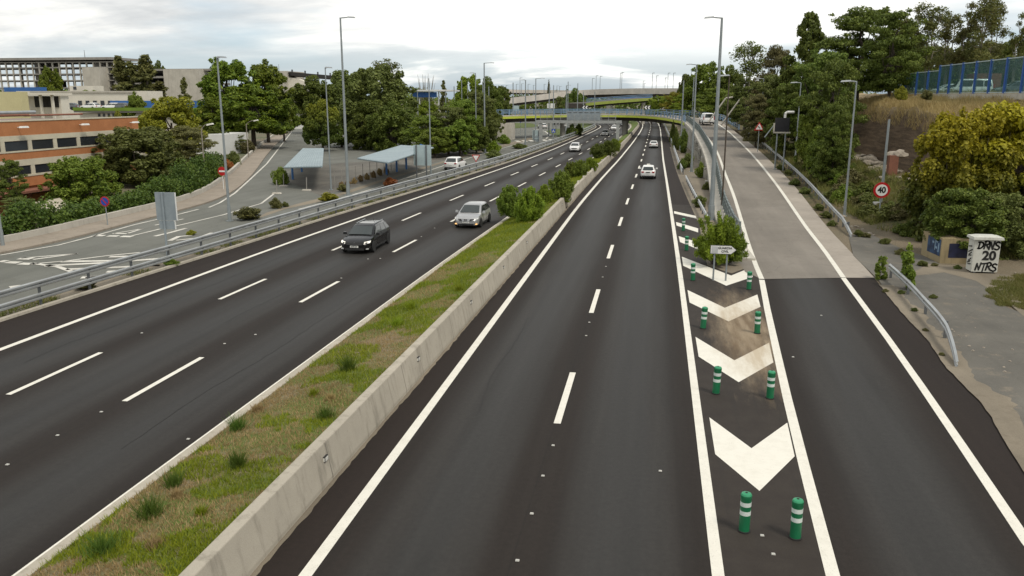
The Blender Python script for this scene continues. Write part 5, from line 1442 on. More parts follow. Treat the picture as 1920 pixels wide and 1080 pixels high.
def T_bush(var, n=5200, size=0.10, kind='bush', el=1.9):
    q = random.Random(600 + var); cl = []
    for i in range(30):
        a = q.uniform(0, 6.283); r = q.uniform(0, 0.85); z = q.uniform(0.25, 1.55) * (1 - 0.45 * r * r); s = q.uniform(0.24, 0.46)
        cl.append((r * math.cos(a), r * math.sin(a), z, s))
    if kind == 'oleander':
        for i in range(70):
            a = q.uniform(0, 6.283); ph = q.uniform(0.05, 1.35); r = q.uniform(1.0, 1.28); s = q.uniform(0.06, 0.15)
            cl.append((r * math.sin(ph) * math.cos(a), r * math.sin(ph) * math.sin(a), 0.35 + 1.45 * r * math.cos(ph) * 0.95, s, s, s * 1.8))
    stems = [([Vector((0, 0, -0.05)), Vector((0.4 * math.cos(k * 1.3), 0.4 * math.sin(k * 1.3), 0.7)), Vector((0.7 * math.cos(k * 1.3), 0.7 * math.sin(k * 1.3), 1.3))], [0.03, 0.02, 0.008]) for k in range(5)]
    tpl(kind, var, 2.0, 1.2, cl, n, size, stems, [], elong=el, droop=-0.2, rmin=0.35)
for v in range(3): T_bush(v)
T_bush(7, 12000, 0.05, 'oleander', 4.6); T_bush(8, 12000, 0.05, 'oleander', 4.6)
def T_sapling(var):
    q = random.Random(900 + var); cl = []; stems = []
    for k in range(3):
        st = trunk_pts(2.0 - 0.4 * k, 0.06, var + k, 0.02, 0.006, (q.uniform(-0.4, 0.4), q.uniform(-.3, .3))); stems.append(st)
        for i in range(9):
            b0 = st[0][q.randint(1, 6)]; cl.append((b0.x + q.uniform(-0.5, 0.5) * (1.2 - b0.z * 0.4), b0.y + q.uniform(-0.5, 0.5) * (1.2 - b0.z * 0.4), b0.z + q.uniform(-0.1, 0.1), q.uniform(0.12, 0.25)))
    tpl('sapling', var, 2.0, 0.8, cl, 1300, 0.13, stems, [], elong=1.9, droop=0.3, rmin=0.2)
T_sapling(1); T_sapling(2)
def T_pyramid(var):
    q = random.Random(950 + var); cl = []; limbs = []
    st = trunk_pts(9.6, 0.15, var, 0.26, 0.04)
    for i in range(110):
        t = q.random() ** 0.85; z = 0.8 + 9.0 * t; r = (1.02 - t) ** 0.72 * 4.2 * q.uniform(0.25, 1.0) ** 0.6 * (1 + 0.25 * math.sin(z * 2.3)); a = q.uniform(0, 6.283); s = 0.35 + 0.75 * (1 - t) * q.uniform(0.6, 1.1)
        cl.append((r * math.cos(a), r * math.sin(a), z, s * 1.1, s * 1.1, s * 0.6))
        if i < 24: limbs.append((st[0][min(6, int(t * 6))], cl[-1][:3], 0.06))
    for i in range(60):
        t = q.random(); r = (1.0 - t) ** 0.72 * 4.2 * q.uniform(0.95, 1.2) + 0.15; a = q.uniform(0, 6.283); s = q.uniform(0.2, 0.4)
        cl.append((r * math.cos(a), r * math.sin(a), 0.9 + 9.0 * t, s, s, s))
    tpl('pyramid', var, 10, 4.5, cl, 26000, 0.17, [st], limbs, elong=2.0, up=0.5, rmin=0.2)
T_pyramid(1)
def T_spray(var):
    q = random.Random(970 + var); cl = []; stems = []
    for k in range(60):
        a = q.uniform(0, 6.283); ph = 1.35 * q.random() ** 0.8; ln = q.uniform(1.2, 2.1) * (1 - 0.18 * ph)
        d = Vector((math.sin(ph) * math.cos(a), math.sin(ph) * math.sin(a), math.cos(ph))); b0 = Vector((q.uniform(-.3, .3), q.uniform(-.3, .3), 0.05))
        mid = b0 + d * ln * 0.55 + Vector((0, 0, 0.12)); e = b0 + d * ln
        stems.append(([b0, mid, e], [0.012, 0.008, 0.003]))
        for t in (0.45, 0.6, 0.75, 0.9, 1.0): p = b0.lerp(e, t) + Vector((0, 0, 0.12 * math.sin(t * 3.1))); cl.append((p.x, p.y, max(0.05, p.z), 0.13, 0.13, 0.15))
    tpl('spray', var, 2.0, 1.55, cl, 13000, 0.045, stems, [], elong=4.8, rmin=0.0, up=0.1)
T_spray(1); T_spray(2)
def T_bigbush(var):
    q = random.Random(700 + var); cl = []; stems = []
    for i in range(120):
        a = q.uniform(0, 6.283); t = q.random(); z = 0.3 + 8.9 * t; rmax = 4.5 * math.sqrt(max(0.05, 1 - (abs(t - 0.40) / 0.66) ** 2.2)); r = rmax * q.uniform(0.15, 1.0) ** 0.6
        s = q.uniform(0.4, 1.05); cl.append((r * math.cos(a), r * math.sin(a), z, s, s, s * 0.85))
    for i in range(90):                                   # upright shoots breaking the outline
        a = q.uniform(0, 6.283); t = q.uniform(0.1, 1.0); r = 4.5 * math.sqrt(max(0.05, 1 - (abs(t - 0.40) / 0.66) ** 2.2)) * q.uniform(0.8, 1.1)
        cl.append((r * math.cos(a), r * math.sin(a), 0.5 + 9.2 * t, 0.3, 0.3, q.uniform(0.3, 0.5)))
    for k in range(9):
        a = k * 0.7; stems.append(([Vector((0.3 * math.cos(a), 0.3 * math.sin(a), -0.2)), Vector((1.6 * math.cos(a), 1.6 * math.sin(a), 4)), Vector((2.6 * math.cos(a), 2.6 * math.sin(a), 8))], [0.10, 0.06, 0.02]))
    tpl('autumn', var, 10, 5.0, cl, 42000, 0.19, stems, [], rmin=0.2, up=0.55)
T_bigbush(1)
def T_bare(var):
    q = random.Random(800 + var); stems = []
    for k in range(26):
        a = q.uniform(0, 6.283); r = q.uniform(0.2, 1.7); h = q.uniform(6.5, 10)
        stems.append(([Vector((0.1 * math.cos(a), 0.1 * math.sin(a), q.uniform(0, 2))), Vector((r * .6 * math.cos(a), r * .6 * math.sin(a), h * 0.55)), Vector((r * math.cos(a), r * math.sin(a), h))], [0.10, 0.06, 0.015]))
    tpl('bare', var, 10, 2.0, [(0.8 * math.cos(i), 0.8 * math.sin(i), 2 + i * .25, 0.6) for i in range(20)], 700, 0.22, stems, [], 'pale_bark')
T_bare(1)
NT = [0]
def plant(kind, base, h, wd, leaf, label, cat='tree', name=None, group=None, bark=None):
    v = TPL[kind][NT[0] % len(TPL[kind])]; NT[0] += 1
    name = name or {'pine': 'pine_tree', 'poplar': 'poplar_tree', 'cedar': 'cedar_tree', 'cypress': 'cypress_tree', 'bush': 'bush', 'oleander': 'bush', 'bare': 'bare_tree', 'spray': 'bush', 'sapling': 'sapling', 'autumn': 'yellow_tree'}.get(kind, 'leafy_tree')
    r = thing(name, label, cat, tuple(base), random.uniform(0, 6.28), group)
    s = wd / (2 * v['R']); r.scale = (s, s, h / v['H'])
    c = bpy.data.objects.new('crown' if cat == 'tree' else 'foliage', v['crown']); COL.objects.link(c); c.parent = r
    c.material_slots[0].link = 'OBJECT'; c.material_slots[0].material = MATS[leaf]
    t = bpy.data.objects.new('trunk' if cat == 'tree' else 'stem', v['trunk']); COL.objects.link(t); t.parent = r
    return r
def tree(kind, px, Y, top, wpx, leaf, label, zb=None, **k):
    p = AT(px, Y, 0.0 if zb is None else zb)
    if zb is None and p.x > RE(Y): p = th(px, Y)
    # keep the crown centred on px half way up
    h = XZ(px, top, Y).z - p.z
    depth = (p - Vector((0, 0, CAM_H))).dot(_F)
    c = AT(px, Y, p.z + h * 0.6); p.x = c.x
    return plant(kind, p, h, wpx * depth / F_PX, leaf, label, **k)

# --- left side
tree('pine', 428, 150, 106, 150, 'leaf_pine', 'tall broad pine whose top stands left of the bare-topped lamp')
tree('pine', 498, 158, 114, 112, 'leaf_pine', 'tall pine with domed top just left of the pale stadium end wall')
tree('pine', 472, 140, 158, 165, 'leaf_pine', 'lower spreading pine in front of the tall pines by the branch road')
tree('pine', 400, 142, 178, 80, 'leaf_pine', 'low pine at the left flank of the pine group')
tree('pine', 530, 165, 175, 70, 'leaf_mid', 'low pine at the right flank of the pine group')
tree('broad', 590, 205, 148, 110, 'leaf_dark', 'dark leafy tree behind the yellow-topped tree')
tree('broad', 655, 215, 130, 110, 'leaf_olive', 'olive green tree behind the tallest left lamp')
tree('broad', 708, 152, 124, 150, 'leaf_olive', 'largest dark tree standing over the parking lot')
tree('broad', 735, 138, 196, 105, 'leaf_dark', 'dark lower tree right below the largest parking lot tree', zb=-1.6)
tree('broad', 690, 142, 186, 100, 'leaf_dark', 'dark lower tree left below the largest parking lot tree', zb=-1.2)
tree('poplar', 722, 200, 114, 70, 'leaf_olive', 'thin-leaved treetop rising above the largest parking lot tree')
tree('broad', 603, 136, 192, 78, 'leaf_halfautumn', 'rounded tree with yellow top beside the left carport', name='leafy_tree')
tree('broad', 640, 148, 235, 80, 'leaf_dark', 'dark low tree between the two carports')
tree('broad', 755, 150, 205, 80, 'leaf_dark', 'dark tree above the dark shed behind the right carport')
tree('bare', 797, 250, 136, 52, 'leaf_olive', 'nearly bare tree with upright twigs behind the blue canopy')
tree('cedar', 832, 260, 150, 34, 'leaf_cedar', 'small dark conifer right of the blue canopy')
tree('broad', 880, 230, 142, 78, 'leaf_bright', 'round bright green tree behind the slim lamps')
tree('broad', 915, 215, 150, 70, 'leaf_dark', 'dark round tree behind the tall lamp at the end of the tree line')
tree('broad', 935, 260, 160, 60, 'leaf_dark', 'dark tree touching the left end of the pale viaduct')
tree('locust', 800, 130, 216, 95, 'leaf_mid', 'leafy tree behind the large pale road sign')
tree('locust', 840, 132, 200, 95, 'leaf_olive', 'olive roadside tree right of the large pale road sign', )
tree('locust', 868, 136, 186, 90, 'leaf_mid', 'roadside tree left of the yield sign lamp')
tree('locust', 898, 142, 172, 84, 'leaf_olive', 'dark olive roadside tree right behind the two close tall lamps')
tree('broad', 893, 134, 232, 60, 'leaf_dark', 'dark low tree at the foot of the two close tall lamps')
tree('broad', 912, 156, 190, 70, 'leaf_dark', 'last dark tree of the row before the white bridge abutment')
tree('broad', 815, 124, 240, 80, 'leaf_mid', 'bright low sapling in the tree row right of the large road sign')
tree('broad', 862, 128, 228, 80, 'leaf_mid', 'bright low sapling below the yield sign lamp')
tree('locust', 780, 160, 215, 60, 'leaf_olive', 'olive tree behind the dark parking shed')
tree('broad', 800, 200, 190, 60, 'leaf_bright', 'bright tree below the blue canopy')
tree('broad', 832, 195, 205, 50, 'leaf_olive', 'olive tree by the grey wall below the blue canopy')
tree('broad', 320, 108, 180, 128, 'leaf_yellowgreen', 'yellow-green tree behind the brick building right end')
tree('locust', 350, 100, 236, 110, 'leaf_brown', 'brownish low tree under the yellow-green tree')
tree('autumn', 258, 80, 238, 178, 'leaf_olive', 'big dark olive tree in front of the brick building', zb=-1.0, name='leafy_tree')
tree('autumn', 150, 68, 294, 140, 'leaf_mid', 'mid green low tree in front of the brick building lower windows', zb=-2.0, name='leafy_tree')
tree('broad', 305, 84, 285, 90, 'leaf_dark', 'dark low tree just above the ivy hedge')
tree('broad', 222, 96, 215, 48, 'leaf_halfautumn', 'small tree breaking the brick building roofline')
tree('locust', 18, 62, 300, 60, 'leaf_dark', 'dark small tree at the left picture edge')
tree('locust', 35, 56, 370, 80, 'leaf_olive', 'low olive tree by the left edge beside the cream carport')
tree('broad', 402, 128, 240, 60, 'leaf_dark', 'small dark tree between the old curved lamps')
tree('locust', 440, 130, 250, 50, 'leaf_olive', 'thin olive tree beside the branch road pavement')
tree('broad', 97, 215, 127, 60, 'leaf_pine', 'dark rounded pine in front of the concrete frame building', name='pine_tree')
tree('pine', 255, 150, 174, 56, 'leaf_mid', 'small umbrella pine by the rooftop car park')
tree('broad', 178, 175, 168, 58, 'leaf_olive', 'olive round tree before the long cream hall')
for px, tp, w_, lb in ((228, 108, 44, 'left one of the tall ragged cedars before the concrete frame building'), (250, 116, 46, 'middle tall ragged cedar before the concrete frame building'), (276, 106, 50, 'right tall ragged cedar before the concrete frame building')):
    tree('cedar', px, 200, tp - 4, w_ * 2.2, 'leaf_cedar', lb)
tree('cedar', 347, 190, 142, 44, 'leaf_cedar', 'sparse cedar in front of the pale blank concrete tower')
tree('broad', 299, 320, 117, 34, 'leaf_dark', 'dark treetop over the roof of the concrete frame building', zb=9)
tree('cedar', 300, 196, 150, 110, 'leaf_cedar', 'wide low cedar before the dark open storeys on the right')
tree('broad', 345, 172, 196, 50, 'leaf_dark', 'dark tree behind the umbrella pine on the right')
tree('broad', 1078, 300, 169, 50, 'leaf_dark', 'dark tree between the two parts of the far viaduct')
tree('broad', 1060, 320, 180, 50, 'leaf_olive', 'olive tree under the far viaduct above the gantry')
tree('cypress', 1029, 430, 150, 7, 'leaf_cedar', 'thin dark cypress above the far viaduct', zb=8)
tree('broad', 942, 420, 164, 34, 'leaf_dark', 'distant dark treetop left of the far viaduct lamps', zb=8)
# bushes left of the highway
def bush(px, py, top, wpx, leaf, label, z0=0.0, kind='bush', group=None, name=None):
    p = G(px, py, z0); h = XZ(px, top, p.y).z - z0
    depth = (p - Vector((0, 0, CAM_H))).dot(_F)
    p.y += wpx * depth / F_PX * 0.3; p.x = AT(px, p.y, z0 + h * 0.5).x
    return plant(kind, p, max(0.2, h), wpx * depth / F_PX, leaf, label, 'bush', name, group)
bush(732, 350, 331, 32, 'leaf_red', 'rusty red shrub behind the left guardrail')
bush(618, 381, 361, 46, 'leaf_yellowgreen', 'yellow-green shrub behind the left guardrail at the tallest lamp')
bush(517, 391, 369, 28, 'leaf_cedar', 'grey green shrub on the dry verge left of the yellow-green shrub')
bush(534, 388, 377, 16, 'leaf_olive', 'tiny olive shrub on the dry verge')
bush(465, 414, 388, 60, 'leaf_cedar', 'wide low grey shrub at the foot of the armless lamp')
bush(358, 441, 431, 22, 'leaf_yellowgreen', 'small yellow-green tuft near the back of the left road sign')
bush(525, 346, 310, 40, 'leaf_mid', 'bushy sapling at the corner of the branch road before the left carport')
bush(645, 360, 345, 30, 'leaf_brown', 'brown dry shrub left of the tallest left lamp base')
bush(927, 298, 280, 40, 'leaf_olive', 'olive shrub behind the guardrail at the tall lamp')
bush(973, 279, 268, 36, 'leaf_olive', 'olive shrub behind the guardrail below the round sign')
bush(160, 545, 528, 50, 'leaf_brown', 'dry weed clump at the guardrail foot near the left edge', 0)
bush(322, 500, 486, 34, 'leaf_mid', 'dark weed clump at the guardrail foot near the road sign', 0)
for px, py, tp, w_, lb in ((1072, 256, 229, 26, 'dark shrub right of the left bridge pier'), (1086, 254, 231, 20, 'dark shrub on the grass slope beyond the gantry')):
    bush(px, py, tp, w_, 'leaf_dark', lb)
for i, (px, py, tp, w_, lf, lb) in enumerate([(945, 270, 250, 30, 'leaf_mid', 'green shrub at the foot of the white bridge abutment'), (925, 285, 262, 34, 'leaf_bright', 'bright shrub left of the slip road below the tree row')]):
    bush(px, py, tp, w_, lf, lb)
for i in range(8):
    px = 640 + i * 12; bush(px, 352 - i * 3.8, 340 - i * 4.2, 13, 'grass_dry', 'dry grass clump along the wire fence of the parking lot', group='dry clumps along the parking lot')
# ivy hedge along the pavement
hp = resample([p for p in pv if p.y < 92], 60); q = random.Random(5); cl = []
hp_ = offs(hp, -1.7)
for i, p in enumerate(hp_):
    t = i / 59; top = 1.5 + 0.45 * math.sin(i * 0.7) + (0.7 if i > 34 else 0.0)
    if 12 < i < 27: top = 1.0
    gap = 14 < i < 21 and False
    for k in range(6):
        cl.append((p.x + q.uniform(-0.9, 0.8), p.y + q.uniform(-0.9, 0.9), q.uniform(0.3, top), q.uniform(0.5, 0.8)))
me = leaf_cloud('ivy_hedge', [(a - hp_[0].x, b_ - hp_[0].y, c, d) for a, b_, c, d in cl], 52000, 0.15, 77, elong=1.2, rmin=0.45)
me.materials[0] = MATS['leaf_ivy']
hg = bpy.data.objects.new('ivy_hedge', me); COL.objects.link(hg); hg.location = (hp_[0].x, hp_[0].y, 0)
tag(hg, 'long dense ivy hedge behind the low wall of the left pavement', 'hedge')
for i, (px, py, tp, w_, lf, lb) in enumerate([(450, 312, 280, 36, 'leaf_olive', 'shrub by the curved old lamp along the branch road pavement'), (478, 288, 262, 34, 'leaf_brown', 'dry brown shrub under the pines at the pavement'), (418, 340, 306, 34, 'leaf_yellowgreen', 'yellowish shrub behind the no-entry sign'), (440, 318, 296, 28, 'leaf_red', 'reddish shrub behind the low wall end at the branch road')]):
    bush(px - 14, py, tp, w_, lf, lb)

# --- median
def mz(x, y):
    a = X('kerb', y) + 0.36; c = X('bar', y) - 0.46
    return zgrass(y, min(1, max(0, (x - a) / (c - a))))
for px, py, tp, w_, lf, lb in [(957, 408, 354, 54, 'leaf_mid', 'dense green oleander at the near end of the median bushes, left one'), (994, 421, 358, 58, 'leaf_bright', 'bright oleander nearest the camera in the median'),
        (1022, 385, 350, 34, 'leaf_bright', 'low pale green oleander between the round bush and the near pair'), (1053, 379, 326, 52, 'leaf_mid', 'round dense bush at the gap in the concrete barrier'),
        (1072, 331, 306, 30, 'leaf_mid', 'green oleander left of the broken barrier blocks'), (1088, 334, 303, 34, 'leaf_mid', 'green oleander in the middle of the far median bushes'), (1107, 322, 298, 32, 'leaf_bright', 'bright low oleander before the dark far oleanders'),
        (1120, 297, 272, 30, 'leaf_dark', 'dark oleander left of the thin median pole'), (1140, 294, 266, 34, 'leaf_dark', 'dark oleander right of the thin median pole'), (1152, 284, 262, 26, 'leaf_mid', 'farthest oleander just before the gantry leg')]:
    bush(px, py, tp, w_, lf, lb, 0.55, 'oleander', 'oleander bushes in the median')
p = G(1121, 291, 0.5); root = thing('median_pole', 'thin pale pole among the median bushes', 'pole', tuple(p))
MB().tube((0, 0, -0.3), (0, 0, XZ(1122, 272, p.y).z - p.z), 0.06, 0.05, 8).build('pole', 'sign_white', root); MB().box((0, 0, XZ(1122, 272, p.y).z - p.z), (0.2, 0.2, 0.1)).build('pole_cap', 'sign_white', root)
def blades(name, pts, hmin, hmax, wd, seed, mat, lean=0.6):
    rg = np.random.default_rng(seed); P_ = np.array(pts, float); n = len(P_)
    a = rg.uniform(0, 6.283, n); h = rg.uniform(hmin, hmax, n); l = rg.uniform(0.1, lean, n) * h; a2 = rg.uniform(0, 6.283, n)
    dx = np.stack([np.cos(a), np.sin(a), np.zeros(n)], 1) * (wd * (0.6 + 0.8 * rg.random(n)))[:, None]
    tip = P_ + np.stack([np.cos(a2) * l, np.sin(a2) * l, h], 1)
    V = np.stack([P_ - dx, P_ + dx, tip], 1).reshape(-1, 3)
    me = bpy.data.meshes.new(name)
    me.vertices.add(n * 3); me.vertices.foreach_set('co', V.astype(np.float32).ravel())
    me.loops.add(n * 3); me.loops.foreach_set('vertex_index', np.arange(n * 3, dtype=np.int32))
    me.polygons.add(n); me.polygons.foreach_set('loop_start', np.arange(0, n * 3, 3, dtype=np.int32)); me.polygons.foreach_set('loop_total', np.full(n, 3, dtype=np.int32))
    me.update(calc_edges=True); me.materials.append(MATS[mat])
    return me
q = random.Random(11); gg, gd = [], []
for i in range(230000):
    y = 8 + 160 * q.random() ** 2.0
    a = X('kerb', y) + 0.34; c = X('bar', y) - 0.44; u = q.random(); x = a + (c - a) * u
    m = noise.noise((x * 0.55, y * 0.55, 3.3)) + 0.45 * noise.noise((x * 1.7, y * 1.7, 8.1)) + min(0.6, max(0, (y - 24) * 0.022)) - 0.06
    pt = (x, y, zgrass(y, u) - 0.015)
    if m > 0.05: gg.append(pt)
    elif q.random() < 0.75: gd.append(pt)
for nm, pts, hm, mt, lb in (('median_grass', gg, 0.17, 'grass_green', None), ('dry_grass', gd, 0.13, 'grass_dry', None)):
    o = bpy.data.objects.new(nm, blades(nm, pts, 0.04, hm, 0.011, 4, mt, 1.0)); COL.objects.link(o)
    tag(o, 'short green grass covering the median strip' if 'median' in nm else 'dry straw-coloured grass between the green patches of the median', 'grass', kind='stuff')
def tuft(px, py, r, h, mat, label, n=260, z0=None, wd=0.009):
    r *= 0.85; h *= 1.1
    p = G(px, py, 0.5)
    for _ in range(4): p = G(px, py, mz(p.x, p.y))
    rg = random.Random(px * 7 + py); pts = []
    for i in range(n):
        a = rg.uniform(0, 6.283); d = r * rg.random() ** 1.3; pts.append((d * math.cos(a), d * math.sin(a), 0))
    me = blades('grass_tuft', pts, h * 0.3, h, wd, px + py, mat, 1.0)
    o = bpy.data.objects.new('grass_tuft', me); COL.objects.link(o); o.location = p
    tag(o, label, 'grass tuft', 'grass tufts in the median')
for a in [(653, 694, 0.28, 0.62, 'tuft_green', 'upright green tuft in the median opposite the second barrier reflector'), (445, 806, 0.26, 0.48, 'tuft_green', 'green tuft spilling over the median kerb, upper one of two'),
          (446, 876, 0.20, 0.52, 'tuft_green', 'upright tuft in mid median left of the nearest barrier reflector'), (326, 912, 0.26, 0.46, 'tuft_green', 'green tuft on the kerb edge above the brown dry clump'),
          (282, 968, 0.30, 0.60, 'tuft_green', 'large green tuft by the kerb below the brown dry clump'), (378, 964, 0.16, 0.22, 'grass_green', 'low bright green leafy clump in the near median'),
          (588, 742, 0.15, 0.26, 'grass_green', 'small bright clump mid median above the bare patch'), (610, 784, 0.25, 0.40, 'tuft_green', 'pale tuft beside the barrier top'),
          (192, 1036, 0.42, 0.52, 'tuft_green', 'wide green tuft near the lower left of the median'), (333, 932, 0.15, 0.22, 'grass_dry', 'brown dry clump beside the kerb tufts'), (484, 770, 0.22, 0.24, 'grass_dry', 'dry clump with pale litter near the kerb'),
          (620, 748, 0.18, 0.2, 'grass_dry', 'dry clump close under the barrier'), (292, 1024, 0.25, 0.22, 'grass_dry', 'dry patch clump low in the median'), (745, 610, 0.28, 0.4, 'grass_green', 'green tuft farther up the median near the third reflector'), (770, 580, 0.22, 0.45, 'grass_green', 'tall green tuft just beyond the third reflector'), (860, 545, 0.25, 0.35, 'grass_green', 'bright tuft in the far grassy median')]:
    tuft(*a)

# --- nose bush and the ramp side
bush(1345, 503, 408, 104, 'leaf_bright', 'broad willowy bush at the nose behind the arrow-shaped sign', 0.0, 'spray')
bush(1366, 500, 416, 80, 'leaf_mid', 'right half of the willowy nose bush by the ramp line', 0.0, 'spray')
bush(1290, 315, 286, 30, 'leaf_olive', 'brownish round bush overgrowing the highway guardrail')
bush(1279, 318, 296, 22, 'leaf_dark', 'dark bush at the gap of the highway guardrail')
bush(1315, 334, 300, 26, 'leaf_mid', 'dark green bush against the graffiti wall of the ramp')
bush(1312, 390, 366, 34, 'leaf_olive', 'olive shrub between near guardrail and tallest right lamp')
bush(1325, 356, 340, 20, 'leaf_olive', 'small yellowish shrub at the foot of the ramp wall')
for px, Y, tp, w_, lb in ((1268, 150, 232, 16, 'slim dark shrub by the highway guardrail before the overpass'), (1282, 142, 238, 22, 'dark shrub in front of the ramp wall under the overpass'), (1262, 178, 222, 14, 'dark shrub under the right end of the overpass')):
    tree('bush', px, Y, tp, w_, 'leaf_dark', lb, zb=0, cat='bush')
# weeds along the ramp shoulder
for px, py, w_ in [(1462, 318, 20), (1478, 328, 20), (1490, 347, 26), (1509, 363, 26), (1536, 394, 24), (1549, 408, 26), (1560, 423, 22), (1610, 443, 24), (1605, 390, 16)]:
    p = GR(px, py); depth = (p - Vector((0, 0, CAM_H))).dot(_F)
    plant('bush', p, w_ * depth / F_PX * 0.55, w_ * depth / F_PX, 'leaf_olive', 'low olive weed growing between ramp shoulder and guardrail', 'bush', 'weed_clump', 'weeds along the ramp shoulder')
bush(1703, 546, 470, 46, 'leaf_mid', 'leafy sapling behind the short bent guardrail', kind='sapling'); bush(1653, 526, 486, 30, 'leaf_mid', 'small leafy shoot left of the bent guardrail end', kind='sapling')
# --- bank vegetation
tree('autumn', 1806, 57, 204, 200, 'leaf_autumn', 'large yellow-topped bushy tree hanging over the painted hut', zb=-0.3)
tree('autumn', 1905, 58, 190, 250, 'leaf_autumn', 'yellow-green bushy tree at the right picture edge behind the graffiti cabinet', zb=-0.5)
q = G(1775, 489); plant('autumn', (q.x + 0.9, q.y + 1.0, HUT_H - 0.75), 3.4, 4.6, 'leaf_dark', 'green growth drooping over the roof of the painted hut')
tree('autumn', 1872, 52, 360, 150, 'leaf_olive', 'dark bush close behind the graffiti cabinet', zb=-0.8)
tree('locust', 1615, 114, 12, 175, 'leaf_dark', 'tall dark spreading tree on the bank left of the blue fence')
tree('locust', 1676, 107, 22, 120, 'leaf_dark', 'tall dark tree overhanging the left end of the blue fence')
tree('locust', 1562, 90, 110, 130, 'leaf_dark', 'dark mid-height tree mass above the lay-by lamp')
tree('locust', 1566, 80, 195, 72, 'leaf_dark', 'dark drooping tree behind the lay-by lamp')
tree('pyramid', 1512, 118, 24, 136, 'leaf_dark', 'dark pointed tree, first tall one on the right bank', name='leafy_tree')
tree('locust', 1535, 104, 96, 140, 'leaf_dark', 'dark bushy tree behind the ramp guardrail lamp')
tree('locust', 1455, 135, 85, 90, 'leaf_brown', 'brownish thin tree left of the dark pointed tree')
tree('poplar', 1400, 150, 82, 80, 'leaf_olive', 'sparse twiggy tree right of the tallest right lamp')
tree('locust', 1445, 128, 140, 110, 'leaf_olive', 'olive tree above the bend warning triangle')
tree('locust', 1400, 150, 150, 90, 'leaf_olive', 'olive tree behind the leaning white tubes')
tree('broad', 1325, 215, 118, 90, 'leaf_mid', 'round green tree left of the tallest right lamp', zb=4)
tree('broad', 1368, 200, 128, 70, 'leaf_dark', 'dark tree right behind the tallest right lamp', zb=4)
tree('broad', 1292, 260, 138, 50, 'leaf_dark', 'dark tree at the right end of the far viaduct', zb=3)
tree('locust', 1345, 190, 165, 100, 'leaf_mid', 'green tree behind the far bend of the ramp', zb=3)
tree('locust', 1285, 230, 175, 70, 'leaf_bright', 'bright green tree beyond the overpass bend', zb=2)
tree('locust', 1240, 270, 180, 60, 'leaf_bright', 'bright green tree under the far viaduct', zb=0)
tree('locust', 1262, 250, 172, 50, 'leaf_yellowgreen', 'yellowish tree under the right end of the far viaduct', zb=1)
tree('locust', 1222, 300, 186, 40, 'leaf_mid', 'small green tree beside the far lime-edged bridge', zb=0)
tree('locust', 1420, 118, 176, 70, 'leaf_brown', 'brown scrubby tree on the bank by the ramp rail')
tree('locust', 1476, 104, 160, 90, 'leaf_dark', 'dark tree over the black board')
tree('broad', 1522, 90, 205, 66, 'leaf_mid', 'green tree right of the black board')
tree('broad', 1540, 84, 236, 60, 'leaf_mid', 'leafy shrub tree behind the bank lamps')
tree('locust', 1560, 80, 225, 80, 'leaf_dark', 'dark shrub tree between the two bank lamps')
q = random.Random(21)
for i, (px, Y, tp, w_, lf, lb) in enumerate([
        (1712, 120, 20, 60, 'leaf_poplar', 'tall thin poplar behind the left part of the blue fence'), (1745, 118, 8, 62, 'leaf_poplar', 'tall thin poplar rising above the middle fence post'), (1780, 122, 26, 60, 'leaf_poplar', 'reddish-leaved poplar right of the middle of the fence'),
        (1806, 115, 16, 60, 'leaf_poplar', 'tall poplar left of the tallest poplar'), (1838, 112, -8, 66, 'leaf_poplar', 'tallest poplar behind the blue fence'), (1862, 120, 6, 50, 'leaf_poplar', 'leaning poplar right of the tallest one'), (1905, 118, 34, 44, 'leaf_olive', 'sparse grey-green poplar at the right edge'), (1695, 128, 30, 56, 'leaf_olive', 'thin poplar next to the tall dark trees')]):
    tree('poplar', px, Y, tp, w_ * 1.25, lf, lb, zb=9.2)
for i, (px, tp, w_, lf) in enumerate([(1675, 70, 90, 'leaf_mid'), (1716, 78, 84, 'leaf_olive'), (1752, 86, 80, 'leaf_olive'), (1790, 88, 80, 'leaf_mid'), (1826, 82, 76, 'leaf_olive'), (1862, 78, 80, 'leaf_olive'), (1902, 76, 84, 'leaf_dark'), (1950, 72, 90, 'leaf_dark')]):
    tree('broad', px, 150 + (i % 3) * 8, tp, w_, lf, ('first', 'second', 'third', 'fourth', 'fifth', 'sixth', 'seventh', 'eighth')[i] + ' from the left of the bushy trees in the row behind the blue fence', zb=9.2, group='tree row behind the blue fence')
tree('bush', 1690, 92, 158, 30, 'leaf_yellowgreen', 'yellow-green bush at the foot of the blue fence', zb=8.8, cat='bush')
tree('bush', 1739, 86, 167, 26, 'leaf_brown', 'dry twiggy bush at the foot of the blue fence', zb=8.8, cat='bush')
# scrub on the bank
q = random.Random(31); n_ = 0
SCRUB = []
for i in range(900):
    y = q.uniform(47, 104); t = q.uniform(2.2, 9.0); x = RE(y) + t; u = t - interp(T0, y)
    if u < 0.6 or u > 6.2: continue
    SCRUB.append((x, y))
    if len(SCRUB) >= 110: break
for x, y in SCRUB:
    s = q.uniform(0.9, 2.1) * (0.55 if x - RE(y) - interp(T0, y) > 3.6 else 1.0); lf = q.choice(['leaf_olive', 'leaf_mid', 'leaf_brown', 'leaf_olive', 'leaf_brown', 'leaf_dark'])
    kind_ = {'leaf_olive': 'olive', 'leaf_mid': 'green', 'leaf_brown': 'brown dry', 'leaf_dark': 'dark green'}[lf]
    plant('bush', (x, y, hT(x, y) - 0.1), s * q.uniform(0.6, 0.95), s * 1.25, lf, kind_ + ' scrub bush on the slope between the ramp guardrail and the earth cliff', 'bush', 'scrub_bush', kind_ + ' scrub bushes on the bank')
bp_, sp_ = [], []
